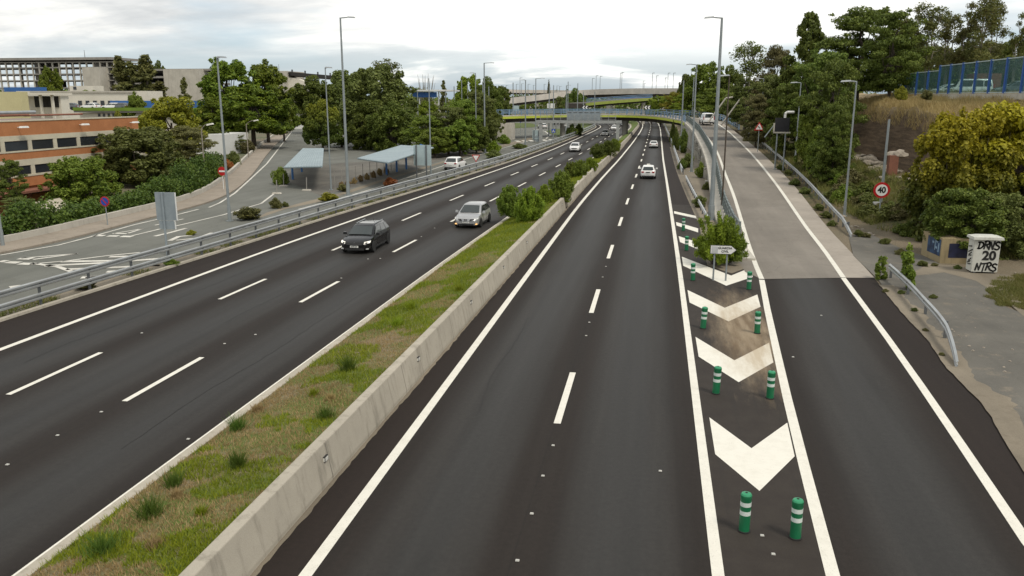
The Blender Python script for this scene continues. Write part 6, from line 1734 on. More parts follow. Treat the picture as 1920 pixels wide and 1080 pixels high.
for i in range(120000):
    y = q.uniform(47, 116); t = q.uniform(1.5, 18); x = RE(y) + t; u = t - interp(T0, y)
    if u < 0.4: continue
    if 9.6 < u < 16.5 and (noise.noise((x * .5, y * .5, 2)) > -0.25): bp_.append((x, y, hT(x, y) - 0.03))
    elif u < 6.4 and noise.noise((x * 0.4, y * 0.4, 7)) > -0.3: sp_.append((x, y, hT(x, y) - 0.03))
for nm, pts, h0, h1, mt, lb in (('bank_grass', bp_, 0.25, 0.75, 'grass_dry', 'tall dry straw grass along the top of the bank'), ('slope_grass', sp_, 0.3, 0.8, 'grass_mixed', 'rough mixed grass on the lower slope of the bank')):
    o = bpy.data.objects.new(nm, blades(nm, pts, h0, h1, 0.02, 9, mt, 1.0)); COL.objects.link(o); tag(o, lb, 'grass', kind='stuff')
gp_ = []
for i in range(26000):
    a_, r_ = q.uniform(0, 6.283), q.random() ** 0.5
    p = G(1915 + 75 * r_ * math.cos(a_), 550 + 34 * r_ * math.sin(a_))
    if r_ + 0.7 * noise.noise((p.x * 1.2, p.y * 1.2, 3)) < 0.85: gp_.append((p.x, p.y, 0.0))
o = bpy.data.objects.new('lawn_edge', blades('lawn_edge', gp_, 0.05, 0.2, 0.012, 3, 'grass_mixed', 1.0)); COL.objects.link(o); tag(o, 'green grass patch at the right of the lay-by', 'grass', kind='stuff')
# green weeds on the left verge and on the lawn slopes
vp = []
for i in range(16000):
    y = 18 + 170 * q.random() ** 1.4; x = X('grail', y) - 0.55 - 0.9 * q.random()
    if noise.noise((x * 0.2, y * 0.5, 5)) > -0.05: vp.append((x, y, -0.01))
o = bpy.data.objects.new('verge_grass', blades('verge_grass', vp, 0.08, 0.3, 0.02, 6, 'grass_mixed', 1.0)); COL.objects.link(o); tag(o, 'patchy weeds along the foot of the left guardrail', 'grass', kind='stuff')
# stones along the foot of the bank
M('stone', (0.36, 0.31, 0.25), (0.24, 0.21, 0.17), 0.9, scale=2.5, bstr=0.6)
def rock_mesh(seed):
    bm = bmesh.new(); bmesh.ops.create_icosphere(bm, subdivisions=2, radius=0.5)
    for v in bm.verts:
        v.co *= 0.8 + 0.55 * noise.noise(v.co * 1.8 + Vector((seed * 7.1, 0, 0))); v.co.z *= 0.65
    me = bpy.data.meshes.new('rock'); bm.to_mesh(me); bm.free(); me.materials.append(MATS['stone']); return me
RK = [rock_mesh(i) for i in range(5)]
for i in range(70):
    y = q.uniform(57, 104); x = RE(y) + q.uniform(1.3, 2.8)
    o = bpy.data.objects.new('rock', RK[i % 5]); COL.objects.link(o); s = q.uniform(0.15, 0.5)
    o.location = (x, y, hT(x, y) + 0.02); o.scale = (s, s, s); o.rotation_euler = (0, 0, q.uniform(0, 6))
    tag(o, 'pale loose stone on the strip between ramp guardrail and scrub', 'rock', 'stones along the ramp guardrail')
for i in range(64):
    y = q.uniform(62, 98); x = RE(y) + interp(T0, y) + q.uniform(5.9, 8.3)
    o = bpy.data.objects.new('rock', RK[(i + 2) % 5]); COL.objects.link(o); s = q.uniform(0.55, 1.5)
    o.location = (x, y, hT(x, y) + 0.05); o.scale = (s * 1.3, s, s); o.rotation_euler = (q.uniform(-.3, .3), 0, q.uniform(0, 6))
    tag(o, 'pale boulder in the rubble line at the foot of the earth cliff', 'rock', 'boulders under the cliff')
# brick pillar in the rubble
p = th(1671, 78)
root = thing('ruined_pillar', 'ruined red brick pillar with stone cap among the boulders', 'pillar', tuple(p))
M('old_brick', (0.26, 0.11, 0.07), (0.20, 0.085, 0.055), 0.9, scale=4)
h = XZ(1671, 291, 78).z - p.z
MB().box((0, 0, h / 2 - 0.3), (0.75, 0.75, h + 0.6)).build('brick_shaft', 'old_brick', root)
o = bpy.data.objects.new('stone_cap', RK[1]); COL.objects.link(o); o.parent = root; o.location = (0.5, 0.2, h + 0.15); o.scale = (2.2, 1.4, 1.5)
# loose stones and weeds on the lay-by
for i in range(26):
    p = G(q.uniform(1690, 1915), q.uniform(500, 700))
    p.x = max(p.x, interp(DARK, p.y) + 1.3)
    o = bpy.data.objects.new('rock', RK[i % 5]); COL.objects.link(o); s = q.uniform(0.05, 0.15)
    o.location = (p.x, p.y, 0.04); o.scale = (s, s, s); o.rotation_euler = (0, 0, q.uniform(0, 6)); tag(o, 'small loose stone lying on the lay-by asphalt', 'rock', 'stones on the lay-by')
for i, (px, py, w_) in enumerate([(1714, 585, 16), (1735, 622, 14), (1690, 552, 18), (1765, 668, 14), (1749, 560, 18), (1660, 548, 14), (1730, 500, 24), (1688, 478, 26), (1660, 458, 26), (1625, 446, 20), (1795, 505, 18), (1752, 500, 16)]):
    p = G(px, py); dep = (p - Vector((0, 0, CAM_H))).dot(_F)
    plant('bush', (p.x, p.y, 0.02), w_ * dep / F_PX * 0.5, w_ * dep / F_PX, ('leaf_olive', 'leaf_brown')[i % 2], ('low olive weed', 'low dry brown weed')[i % 2] + ' growing from the edge of the lay-by', 'bush', 'weed_clump', ('olive', 'brown')[i % 2] + ' weeds around the lay-by')
# far wood closing the horizon
cl = []
for i in range(260):
    x = -900 + 7 * i + q.uniform(-4, 4); y = 640 + q.uniform(-30, 30) - abs(x) * 0.05
    cl.append((x, y, q.uniform(3, 10), q.uniform(7, 12), q.uniform(7, 12), q.uniform(4, 8)))
me = leaf_cloud('distant_wood', cl, 42000, 2.0, 55, elong=1.2); me.materials[0] = MATS['leaf_dark']
o = bpy.data.objects.new('distant_wood', me); COL.objects.link(o); tag(o, 'distant dark wood closing the horizon', 'wood', kind='stuff')

# ------------------------------------------------------------------ vehicles
def paint(name, c, metal=0.0, rough=0.32):
    m, t, o = nodes(name); b = NB(t)
    n = b.noise(b.pos((1, 1, 1), True), 1.5, 3)
    col = b.mix(b.ramp(n, [(0.3, 0.0), (0.7, 1.0)]), c, tuple(x * 0.9 for x in c))
    sp = b.new('ShaderNodeSeparateXYZ'); b.link(b.pos((1, 1, 1), True), sp.inputs[0])
    dust = b.ramp(sp.outputs[2], [(0.15, 0.12), (0.5, 0.0)])
    col = b.mix(dust, col, (0.16, 0.14, 0.115))
    b.bsdf(o, col, rough, metal, coat=0.3, spec=0.35); MATS[name] = m
paint('paint_black', (0.006, 0.006, 0.007), rough=0.25); paint('paint_silver', (0.42, 0.425, 0.43), 0.45); paint('paint_white', (0.74, 0.74, 0.73)); paint('paint_grey', (0.12, 0.13, 0.14), 0.3); paint('paint_blue', (0.04, 0.10, 0.25)); paint('paint_red', (0.30, 0.05, 0.03))
glassy('car_glass', (0.018, 0.024, 0.024), 0.04)
M('alloy', (0.45, 0.45, 0.46), None, 0.3, 0.8); M('plate_white', (0.75, 0.75, 0.72), None, 0.5)
M('lamp_red', (0.38, 0.012, 0.012), None, 0.25); M('lamp_clear', (0.62, 0.63, 0.62), None, 0.12, spec=0.8)
emit('lamp_lit', (1.0, 0.95, 0.82), 1.1); emit('lamp_amber', (1.0, 0.55, 0.2), 1.3)
def lerp3(a, c, t): return Vector(a).lerp(Vector(c), t)
def car(label, loc, rz, mat, L=4.35, W=1.78, Hh=1.48, style='hatch', cat='car', lights=None, name='car', plate=None, rails=False, taxi=False, group=None, sunroof=False, scale=1.0, belt=0.96, bright=False, far=False):
    r = thing(name, label, cat, tuple(loc), rz, group); r.scale = (scale,) * 3
    h2 = L / 2; w2 = W / 2
    van = style in ('van', 'mpv'); sed = style == 'sedan'
    cowl = h2 - (1.12 if not van else 0.78)
    tail_top = belt + (0.02 if not sed else 0.02)
    rear_in = 0.02
    ST = [(-h2, 0.84, 0.40, tail_top - 0.16), (-h2 + 0.06, 0.93, 0.30, tail_top - 0.05), (-h2 + 0.28, 0.985, 0.22, tail_top), (-h2 + 0.9, 1.0, 0.19, belt + 0.01), (0, 1.0, 0.19, belt - 0.01), (cowl - 0.2, 0.995, 0.19, belt - 0.02), (cowl + 0.08, 0.985, 0.19, belt - 0.035),
          (h2 - 0.62, 0.97, 0.2, belt - 0.10), (h2 - 0.28, 0.92, 0.2, belt - 0.19), (h2 - 0.10, 0.83, 0.22, belt - 0.27), (h2, 0.70, 0.30, belt - 0.36)]
    rows = []
    for y, k, zb, zt in ST:
        w_ = w2 * k; mid = zb + (zt - zb) * 0.55
        half = [(0.0, zb), (w_ * 0.86, zb), (w_ * 0.985, zb + 0.10), (w_, mid), (w_ * 0.985, mid + (zt - mid) * 0.55), (w_ * 0.94, zt - 0.035), (w_ * 0.84, zt), (w_ * 0.4, zt + 0.025), (0.0, zt + 0.03)]
        rows.append([(x, y, z) for x, z in half] + [(-x, y, z) for x, z in half[-2:0:-1]] + [(half[0][0], y, half[0][1])])
    mb = MB().loft(rows)
    mb.f.append(tuple(range(len(rows[0]) - 1))); n0 = len(mb.v); mb.f.append(tuple(range(n0 - 2, n0 - len(rows[0]) - 1, -1)))
    # cabin shell
    ya = cowl + 0.06
    yb = cowl - (0.98 if not van else 0.62)
    yd = -h2 + (0.05 if style in ('estate', 'van', 'mpv') else (0.10 if style == 'hatch' else 0.72))
    yc = yd + (0.55 if style == 'estate' else 0.30 if van else 0.62 if style == 'hatch' else 0.70)
    lv = [(belt - 0.06, yd, ya, 0.93), (belt + 0.02, yd + 0.03, ya - 0.06, 0.915), (Hh - 0.11, yc - 0.10, yb + 0.14, 0.73), (Hh - 0.04, yc, yb, 0.675), (Hh, yc + 0.25, yb - 0.3, 0.55)]
    rws = []
    for z, y0, y1, k in lv:
        x = w2 * k; c_ = 0.10
        ring = [(-x + c_, y0), (0, y0 - 0.03), (x - c_, y0), (x, y0 + c_), (x * 1.015, (y0 + y1) / 2), (x, y1 - c_), (x - c_, y1), (0, y1 + 0.05), (-x + c_, y1), (-x, y1 - c_), (-x * 1.015, (y0 + y1) / 2), (-x, y0 + c_), (-x + c_, y0)]
        rws.append([(a, b_, z) for a, b_ in ring])
    mb.loft(rws); n0 = len(mb.v); mb.f.append(tuple(range(n0 - 13, n0 - 1)))
    mb.build('body', mat, r, smooth=True)
    lo, hi = lv[1], lv[2]
    def C(level, sx, end, ins=0.0):
        z, y0, y1, k = level; return Vector((sx * w2 * k, y1 if end > 0 else y0, z))
    def quad(nm, p00, p10, p11, p01, u0, u1, v0, v1, off, mt=None, seg=1, bow=0.0):
        def P_(u, v):
            p = lerp3(lerp3(p00, p10, u), lerp3(p01, p11, u), v)
            return p + Vector(off) + Vector(off).normalized() * (bow * 4 * u * (1 - u))
        rr = [[P_(u0 + (u1 - u0) * i / seg, v) for i in range(seg + 1)] for v in (v0, v1)]
        return MB().loft(rr).build(nm, mt or 'car_glass', r)
    f = 1
    quad('windscreen', C(lo, -1, 1), C(lo, 1, 1), C(hi, 1, 1), C(hi, -1, 1), 0.07, 0.93, 0.02, 0.97, (0, 0.022, 0.016), seg=6, bow=0.045)
    quad('rear_window', C(lo, -1, -1), C(lo, 1, -1), C(hi, 1, -1), C(hi, -1, -1), 0.10, 0.90, 0.06 if not van else 0.12, 0.93, (0, -0.03, 0.016), seg=6, bow=0.025)
    for s in (-1, 1):
        a0, a1, b1, b0 = C(lo, s, -1), C(lo, s, 1), C(hi, s, 1), C(hi, s, -1)
        for u0, u1 in (((0.05, 0.25), (0.27, 0.55), (0.575, 0.93)) if style in ('estate', 'van', 'mpv') else ((0.05, 0.17), (0.20, 0.52), (0.55, 0.92))):
            quad('side_window', a0, a1, b1, b0, u0, u1, 0.05, 0.93, (s * 0.026, 0, 0.006))
        if far: continue
        # sills, door lines, handles
        MB().box((s * (w2 * 0.985), 0.0, 0.27), (0.03, L * 0.50, 0.10)).build('sill', 'dark_plastic', r)
        for y in (-0.42, 0.62): MB().box((s * (w2 * 1.0), y, 0.62), (0.008, 0.012, 0.5)).build('door_gap', 'dark_plastic', r)
        for y in (-0.3, 0.55): MB().box((s * (w2 + 0.008), y - 0.35, belt - 0.16), (0.03, 0.16, 0.03)).build('door_handle', mat, r)
        MB().box((s * (w2 * 1.0 + 0.10), cowl - 0.30, belt + 0.07), (0.22, 0.12, 0.15), 0, 0.8).build('mirror', mat, r)
        if rails: MB().tube((s * w2 * 0.62, yc + 0.1, Hh + 0.03), (s * w2 * 0.62, yb - 0.2, Hh + 0.03), 0.028, 0.028, 6).build('roof_rail', 'galvanised', r)
    # wheels
    wp = None
    for sy, yw in ((1, h2 - 0.86), (-1, -h2 + 0.80)):
        for s in (-1, 1):
            MB().add([(s * (w2 * 0.997), yw + 0.385 * math.cos(t * math.pi / 12), 0.33 + 0.385 * math.sin(t * math.pi / 12)) for t in range(0, 13)] + [(s * (w2 * 0.90), yw + 0.385 * math.cos(t * math.pi / 12), 0.33 + 0.385 * math.sin(t * math.pi / 12)) for t in range(12, -1, -1)][:0], [tuple(range(13))]).build('wheel_arch', 'rubber', r)
            wh = bpy.data.objects.new('wheel', None); COL.objects.link(wh); wh.parent = r; wh.location = (s * (w2 - 0.055), yw, 0.325); wh.rotation_euler = (0, s * math.pi / 2, 0)
            if wp is None:
                ty = MB().lathe([(0.22, -0.10), (0.30, -0.105), (0.325, -0.07), (0.325, 0.07), (0.30, 0.105), (0.22, 0.10)], 24).build('tyre', 'rubber', wh, smooth=True)
                rm = MB().lathe([(0.235, 0.02), (0.235, 0.098), (0.20, 0.10), (0.195, 0.05), (0.05, 0.05), (0.05, 0.09)], 20)
                for k in range(5):
                    a = k * 2 * math.pi / 5; rm.box((0.125 * math.cos(a), 0.125 * math.sin(a), 0.075), (0.19, 0.05, 0.03), a)
                ri = rm.build('rim', 'alloy', wh); wp = (ty, ri)
            else:
                for q_ in wp: c = q_.copy(); COL.objects.link(c); c.parent = wh
    # front
    lm = 'lamp_lit' if lights == 'head' else 'lamp_clear'
    MB().add([(-w2 * .60, h2 - 0.075, belt - 0.40), (w2 * .60, h2 - 0.075, belt - 0.40), (w2 * .66, h2 - 0.11, belt - 0.27), (-w2 * .66, h2 - 0.11, belt - 0.27), (0, h2 - 0.00, belt - 0.42), (0, h2 - 0.045, belt - 0.27)], [(0, 4, 5, 3), (4, 1, 2, 5)]).build('grille', 'dark_plastic', r).location = (0, 0.07, 0)
    MB().box((0, h2 - 0.05, 0.30), (W * 0.62, 0.12, 0.11)).build('lower_grille', 'dark_plastic', r)
    MB().box((0, h2 + 0.035, 0.46), (0.50, 0.02, 0.115)).build('number_plate', 'plate_white', r)
    for s in (-1, 1):
        hl = [(s * w2 * 0.60, h2 - 0.045, belt - 0.36), (s * w2 * 0.93, h2 - 0.26, belt - 0.31), (s * w2 * 0.945, h2 - 0.40, belt - 0.20), (s * w2 * 0.62, h2 - 0.13, belt - 0.245)]
        MB().add([Vector(p) + Vector((s * 0.015, 0.045, 0.012)) for p in hl] + [Vector(p) + Vector((0, -0.12, 0)) for p in hl], [(0, 1, 2, 3), (0, 4, 5, 1), (1, 5, 6, 2), (2, 6, 7, 3), (3, 7, 4, 0)]).build('headlight', lm, r)
        if not far: MB().box((s * w2 * 0.78, h2 - 0.11, 0.33), (0.2, 0.1, 0.07)).build('fog_light', 'lamp_amber' if lights == 'fog' else 'lamp_clear', r)
        tl = MB().box((s * w2 * 0.70, -h2 + 0.03, belt - 0.13), (0.28, 0.12, 0.15)) if not van else MB().box((s * w2 * 0.91, -h2 + 0.03, belt + 0.05), (0.11, 0.12, 0.55))
        tl.build('tail_light', 'lamp_red', r)
    MB().box((0, -h2 - 0.005, 0.66), (0.50, 0.03, 0.115)).build('number_plate', 'plate_white', r)
    MB().box((0, -h2 + 0.02, 0.33), (W * 0.80, 0.12, 0.16)).build('rear_bumper', 'dark_plastic', r)
    if plate:
        text_mesh('plate_text', plate, 0.095, 'sign_black', r, (0, h2 + 0.047, 0.46), (math.pi / 2, 0, math.pi), 0.002)
    if sunroof: MB().box((0, (yb + yc) / 2 + 0.35, Hh + 0.004), (W * 0.5, 0.8, 0.01)).build('sunroof', 'car_glass', r)
    if taxi: MB().box((0, yb - 0.5, Hh + 0.07), (0.42, 0.18, 0.15), 0, 0.8).build('taxi_light', 'lens_white', r)
    if rails: MB().tube((0.0, yc + 0.2, Hh), (0, yc - 0.05, Hh + 0.2), 0.012).build('aerial', 'dark_plastic', r)
    return r
p = G(664, 477); est = car('black estate car with headlights on, driving in the middle lane', (-17.35, p.y + 2.35, 0), math.pi + 0.035, 'paint_black', 4.67, 1.84, 1.49, 'estate', lights='head', plate='6478 LRF', rails=True, sunroof=True)
MB().add([(s * 0.05, 2.345, 0.66 + 0.02 * k) for s, k in ((-1, -2), (1, -2), (1, 2), (-1, 2))], [(0, 1, 2, 3)]).build('badge', 'alloy', est)
p = G(879, 429); sil = car('silver hatchback with amber fog lights, driving beside the median', (-12.95, p.y + 2.2, 0), math.pi - 0.02, 'paint_silver', 4.40, 1.80, 1.53, 'hatch', lights='fog')
for s in (-1, 1): MB().box((s * 0.905, -0.1, 0.50), (0.012, 2.2, 0.03)).build('side_strip', 'alloy', est)
for s in (-1, 1): MB().add([(s * 0.10, 2.26, 0.68), (s * 0.34, 2.20, 0.68), (s * 0.20, 2.27, 0.50), (s * 0.09, 2.28, 0.50)], [(0, 1, 2, 3)]).build('chrome_strip', 'alloy', sil)
MB().add([(0.08 * math.cos(i * 0.5236), 2.275, 0.60 + 0.08 * math.sin(i * 0.5236)) for i in range(12)], [tuple(range(12))]).build('badge', 'alloy', sil)
MB().box((0, 2.10, 0.26), (1.3, 0.1, 0.05)).build('lower_trim', 'alloy', sil)
p = G(1075, 285); car('white car oncoming alone in the middle of the left carriageway', (p.x + 0.1, p.y + 2, 0), math.pi + 0.02, 'paint_white', 4.3, 1.76, 1.46, 'hatch', far=True)
p = G(1134, 255); car('white oncoming car in front of the right bridge pier', (p.x, p.y + 2, 0), math.pi, 'paint_white', 4.3, 1.76, 1.5, 'hatch', far=True, scale=0.92)
p = G(1151, 244.5); car('white oncoming taxi with reddish front just beneath the overpass', (p.x, p.y + 2, 0), math.pi, 'paint_white', 4.3, 1.76, 1.5, 'hatch', far=True, scale=0.95, taxi=True)
p = G(1162, 237.5); car('dark car half hidden beneath the overpass behind the taxi', (p.x, p.y + 2, 0), math.pi, 'paint_black', 4.3, 1.76, 1.48, 'sedan', far=True, scale=0.95)
p = G(1214.8, 336); tx = car('white taxi hatchback seen from behind in the right lane', (p.x, p.y + 2.2, 0), -0.01, 'paint_white', 4.4, 1.74, 1.5, 'hatch', scale=0.97, taxi=True, belt=0.95)
MB().box((0, -2.235, 0.80), (0.5, 0.02, 0.10)).build('badge_strip', 'dark_plastic', tx)
p = G(1225.3, 278); car('white saloon car seen from behind, second on the right carriageway', (p.x, p.y + 2.1, 0), 0.0, 'paint_white', 4.4, 1.74, 1.42, 'sedan', scale=0.9, far=True)
p = GR(1326, 234); car('white people carrier climbing the bend of the ramp', (p.x, p.y + 2.2, zr(p.y + 2) + 0.01), 0.10, 'paint_white', 4.7, 1.95, 1.88, 'mpv', 'van', name='passenger_van', scale=1.08, belt=1.0)
p = G(847, 319); car('white sport utility car driving away on the slip road behind the guardrail', (p.x, p.y + 2.2, -0.03), -0.06, 'paint_white', 4.6, 1.9, 1.62, 'hatch', far=True, belt=1.0)
p = G(1015, 241); car('white car turning at the roundabout under the overpass', (p.x, p.y + 2, -0.03), 0.5, 'paint_white', 4.2, 1.75, 1.5, 'hatch', far=True)

# ------------------------------------------------------------------ buildings, left
def zat(py, base): return XZ(960, py, 1).z  # replaced below
def wallrow(P0, P1):
    """local frame of a facade from P0 to P1 (left to right)"""
    d = (P1 - P0); d.z = 0; ln = d.length; d.normalize(); n = Vector((d.y, -d.x, 0)); return d, n, ln
M('brick_orange', (0.50, 0.205, 0.08), (0.42, 0.165, 0.062), 0.85, scale=0.8, obj=False, fine=0.25)
M('cream_band', (0.60, 0.55, 0.42), (0.50, 0.46, 0.36), 0.8, scale=0.7, obj=False)
glassy('dark_window', (0.02, 0.022, 0.026), 0.15)
M('roof_gravel', (0.26, 0.20, 0.17), (0.18, 0.14, 0.12), 0.95, scale=0.6, obj=False)
E_ = thing  # alias
P0 = AT(-95, 60, 0); P1 = AT(269, 86, 0)
d, n, ln = wallrow(P0, P1)
Pz = P0 + d * (AT(0, 66.5, 0) - P0).dot(d)          # facade point seen at px 0
zf_ = lambda py: XZ(0, py, Pz.y).z
root = thing('brick_building', 'long orange brick building with cream bands and strip windows on the left', 'building', tuple(P0))
def slab(nm, s0, s1, z0, z1, out_, deep, mat):
    a = P0 + d * s0 + n * out_; c = P0 + d * s1 + n * out_
    v = [a, c, c - n * (deep + out_), a - n * (deep + out_)]
    o = MB().add([(p.x, p.y, z) for z in (z0, z1) for p in v], [(3, 2, 1, 0), (4, 5, 6, 7), (0, 1, 5, 4), (1, 2, 6, 5), (2, 3, 7, 6), (3, 0, 4, 7)]).build(nm, mat, root, True)
    return o
zt, z1, z2, z3, z4, z5, z6, z7, z8 = (zf_(v) for v in (229, 256, 266, 285, 288, 302, 314, 331, 335))
slab('wall', 0, ln, -2.7, zt - 0.2, -0.25, 16, 'brick_orange')
slab('parapet', -0.02, ln + 0.02, z1, zt, 0.0, 0.4, 'brick_orange')
slab('coping', -0.05, ln + 0.05, zt, zt + 0.10, 0.06, 0.5, 'cream_band')
slab('roof', 0.2, ln - 0.2, zt - 0.3, zt - 0.18, -0.5, 15, 'roof_gravel')
slab('cream_band', -0.01, ln + 0.01, z2, z1, 0.03, 0.3, 'cream_band'); slab('sill_band', 0, ln, z4, z3, 0.05, 0.3, 'cream_band')
slab('brick_band', -0.01, ln + .01, z5, z4 - 0.003, 0.0, 0.3, 'brick_orange'); slab('cream_band', -0.01, ln + .01, z6, z5 - 0.003, 0.03, 0.3, 'cream_band'); slab('sill_band', 0, ln, z8, z7, 0.05, 0.3, 'cream_band')
slab('brick_band', 0, ln, z8 - 0.9, z8 - 0.003, 0.0, 0.3, 'brick_orange')
nw = 8; pitch = ln / nw
for fl, (a, c) in enumerate(((z3, z2), (z7, z6))):
    for i in range(nw):
        s0 = i * pitch + 0.25; s1 = (i + 1) * pitch - 0.25
        w_ = slab('window', s0, s1, a + 0.04, c - 0.04, -0.12, 0.05, 'dark_window')
        fr = MB()
        for k in (0.33, 0.66):
            p = P0 + d * (s0 + (s1 - s0) * k) - n * 0.10; fr.box((p.x, p.y, (a + c) / 2), (0.07, 0.07, c - a - 0.1), math.atan2(d.y, d.x))
        fo = fr.build('window_frame', 'post_steel', w_, loc=root.location); fo.location = (0, 0, 0)
        slab('mullion', (i + 1) * pitch - 0.24, (i + 1) * pitch + 0.24, a, c, 0.02, 0.2, 'cream_band')
for i in range(7):                               # ground-floor columns and dark entrance
    s = 1.2 + i * 3.4; p = P0 + d * s + n * 0.9
    MB().box((p.x, p.y, (z8 - 1.4) / 2), (0.22, 0.22, z8 - 1.4)).build('entrance_column', 'old_brick', root, True)
slab('canopy', 0.5, ln * 0.75, z8 - 1.35, z8 - 1.15, 1.6, 1.8, 'old_brick')
slab('entrance_glazing', 0.5, ln * 0.75, 0.1, z8 - 1.5, 0.05, 0.1, 'dark_window')
for px, py in ((33, 238), (149, 233), (244, 229)):
    s = (AT(px, 70, 5) - P0).dot(d); p = None
    for k in range(400):
        q_ = P0 + d * (k * ln / 400)
        if AT(px, q_.y, 6.0).x <= q_.x: p = q_; break
    if p is None: continue
    z = XZ(px, py, p.y).z; p = p + n * 0.7
    MB().box((p.x, p.y, z), (0.9, 0.35, 0.16), math.atan2(d.y, d.x), 0.8).tube((p.x, p.y, z), (p.x - n.x * 0.7, p.y - n.y * 0.7, z - 0.05), 0.04).build('wall_lamp', 'sign_white', root, True)
for k, (s0, s1, zz_, hh_) in enumerate(((0, ln * 0.55, 0.75, 0.1), (0, ln * 0.58, 0.45, 0.06), (ln * .62, ln * 0.95, 0.35, 0.08))):
    o = slab('roof_pipe', s0, s1, zt + zz_ - 0.3, zt + zz_ - 0.3 + hh_, -3.0 - k, 0.2 + 3 + k + 0.05, 'galvanised' if k == 0 else 'post_steel') if False else None
    a = P0 + d * s0 - n * (3 + k * 1.5); c = P0 + d * s1 - n * (3 + k * 1.5)
    MB().tube((a.x, a.y, zt + zz_), (c.x, c.y, zt + zz_), 0.16 - 0.03 * k, None, 8).build('roof_pipe', 'galvanised' if k == 0 else 'old_brick', root, True)
# low cream carport roof in the corner by the ivy, with a parked car under it
def block(nm, lb, cat, px0, px1, py0, py1, Y, deep, mat, group=None, part='wall', zb=None):
    a = XZ(px0, py1, Y); c = XZ(px1, py0, Y); r = thing(nm, lb, cat, (a.x, Y, max(-0.1, a.z) if zb is None else zb), 0, group)
    zb_ = a.z if zb is None else zb
    MB().box(((a.x + c.x) / 2, Y + deep / 2, (zb_ + c.z) / 2), (c.x - a.x, deep, c.z - zb_)).build(part, mat, r, True)
    return r
M('cream_roof', (0.46, 0.41, 0.32), (0.38, 0.34, 0.26), 0.85, scale=0.5, obj=False)
a0 = [XZ(px, py, Y) for px, py, Y in ((28, 403, 52), (70, 410, 50.5), (133, 392, 56), (120, 372, 61), (40, 385, 60))]
zc = 0.45
rp_ = [G(px, py, zc) for px, py in ((24, 404), (68, 410), (136, 392), (112, 371), (36, 384))]
root = thing('low_carport', 'low cream flat-roofed carport behind the ivy hedge', 'carport', (rp_[1].x, rp_[1].y, 0))
MB().add([(p.x, p.y, z) for z in (zc - 0.2, zc) for p in rp_], [(4, 3, 2, 1, 0), (5, 6, 7, 8, 9)] + [(i, (i + 1) % 5, 5 + (i + 1) % 5, 5 + i) for i in range(5)]).build('roof', 'cream_roof', root, True)
for px, py in ((98, 402), (70, 409), (128, 393)): p = G(px, py, zc); MB().box((p.x, p.y + 0.3, -1.15), (0.25, 0.25, 3.1)).build('post', 'grey_concrete', root, True)
p = G(84, 428, -1.6); car('pale car parked under the low cream carport', (p.x, p.y + 1.0, -2.58), 1.9, 'paint_white', 4.2, 1.75, 1.45, 'hatch', far=True)
# long cream hall and what stands around it
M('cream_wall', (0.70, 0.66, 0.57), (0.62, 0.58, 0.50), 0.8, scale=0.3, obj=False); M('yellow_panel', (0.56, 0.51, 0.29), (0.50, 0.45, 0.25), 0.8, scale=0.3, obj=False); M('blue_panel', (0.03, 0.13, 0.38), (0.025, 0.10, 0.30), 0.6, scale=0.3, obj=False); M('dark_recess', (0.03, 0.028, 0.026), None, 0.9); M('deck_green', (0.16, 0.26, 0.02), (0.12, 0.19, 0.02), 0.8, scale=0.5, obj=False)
hall = block('long_hall', 'long low cream hall behind the rooftop car park', 'building', 36, 275, 170.5, 215, 170, 6, 'cream_wall', zb=-0.05)
a = XZ(150, 181, 169.8)
for i in range(9):
    px = 150 + 14 * i; p = XZ(px, 193, 169.9); MB().box((p.x, 169.93, p.z), (0.9, 0.1, 1.0)).build('window', 'dark_window', hall, True)
MB().box((XZ(155, 172, 169.9).x, 169.9, XZ(0, 172.5, 169.9).z), (26.5, 0.3, 0.35)).build('cornice', 'pale_concrete', hall, True)
b_ = block('white_annex', 'small white rooftop block above the long cream hall', 'building', 131, 174, 161, 171, 182, 4, 'cream_wall')
p = XZ(140, 165, 181.9); MB().box((p.x, 181.95, p.z), (0.8, 0.1, 0.7)).build('window', 'dark_window', b_, True)
block('blue_container', 'blue flat container block in front of the concrete frame building', 'container', 8, 74, 163.5, 173, 190, 2.5, 'blue_panel')
block('yellow_shed', 'yellow panelled shed behind the brick building roof', 'shed', -60, 37, 172, 215, 115, 1.6, 'yellow_panel', zb=-0.05)
pv_ = thing('pergola', 'cream pergola terrace with dark openings beside the yellow shed', 'pergola', (XZ(75, 200, 125).x, 125, 0))
a = XZ(40, 208, 125); c = XZ(112, 175, 125)
MB().box(((a.x + c.x) / 2, 126, (c.z - 0.3) / 2), (c.x - a.x, 2, c.z - 0.6)).build('wall', 'cream_wall', pv_, True)
MB().box(((a.x + c.x) / 2, 125, c.z - 0.1), (c.x - a.x + 0.8, 5, 0.3)).build('roof', 'cream_wall', pv_, True)
for x0, x1 in ((66, 87), (90, 108)):
    q0 = XZ(x0, 201, 124.9); q1 = XZ(x1, 180, 124.9); MB().box(((q0.x + q1.x) / 2, 124.96, (q0.z + q1.z) / 2), (q1.x - q0.x, 0.12, q1.z - q0.z)).build('opening_shade', 'dark_recess', pv_, True)  # dark panel on the solid wall, inner shade put into its colour
for px in (63, 88.5, 110): q0 = XZ(px, 205, 124.7); MB().box((q0.x, 123.5, (c.z - 0.2) / 2), (0.35, 0.35, c.z - 0.2)).build('column', 'cream_wall', pv_, True)
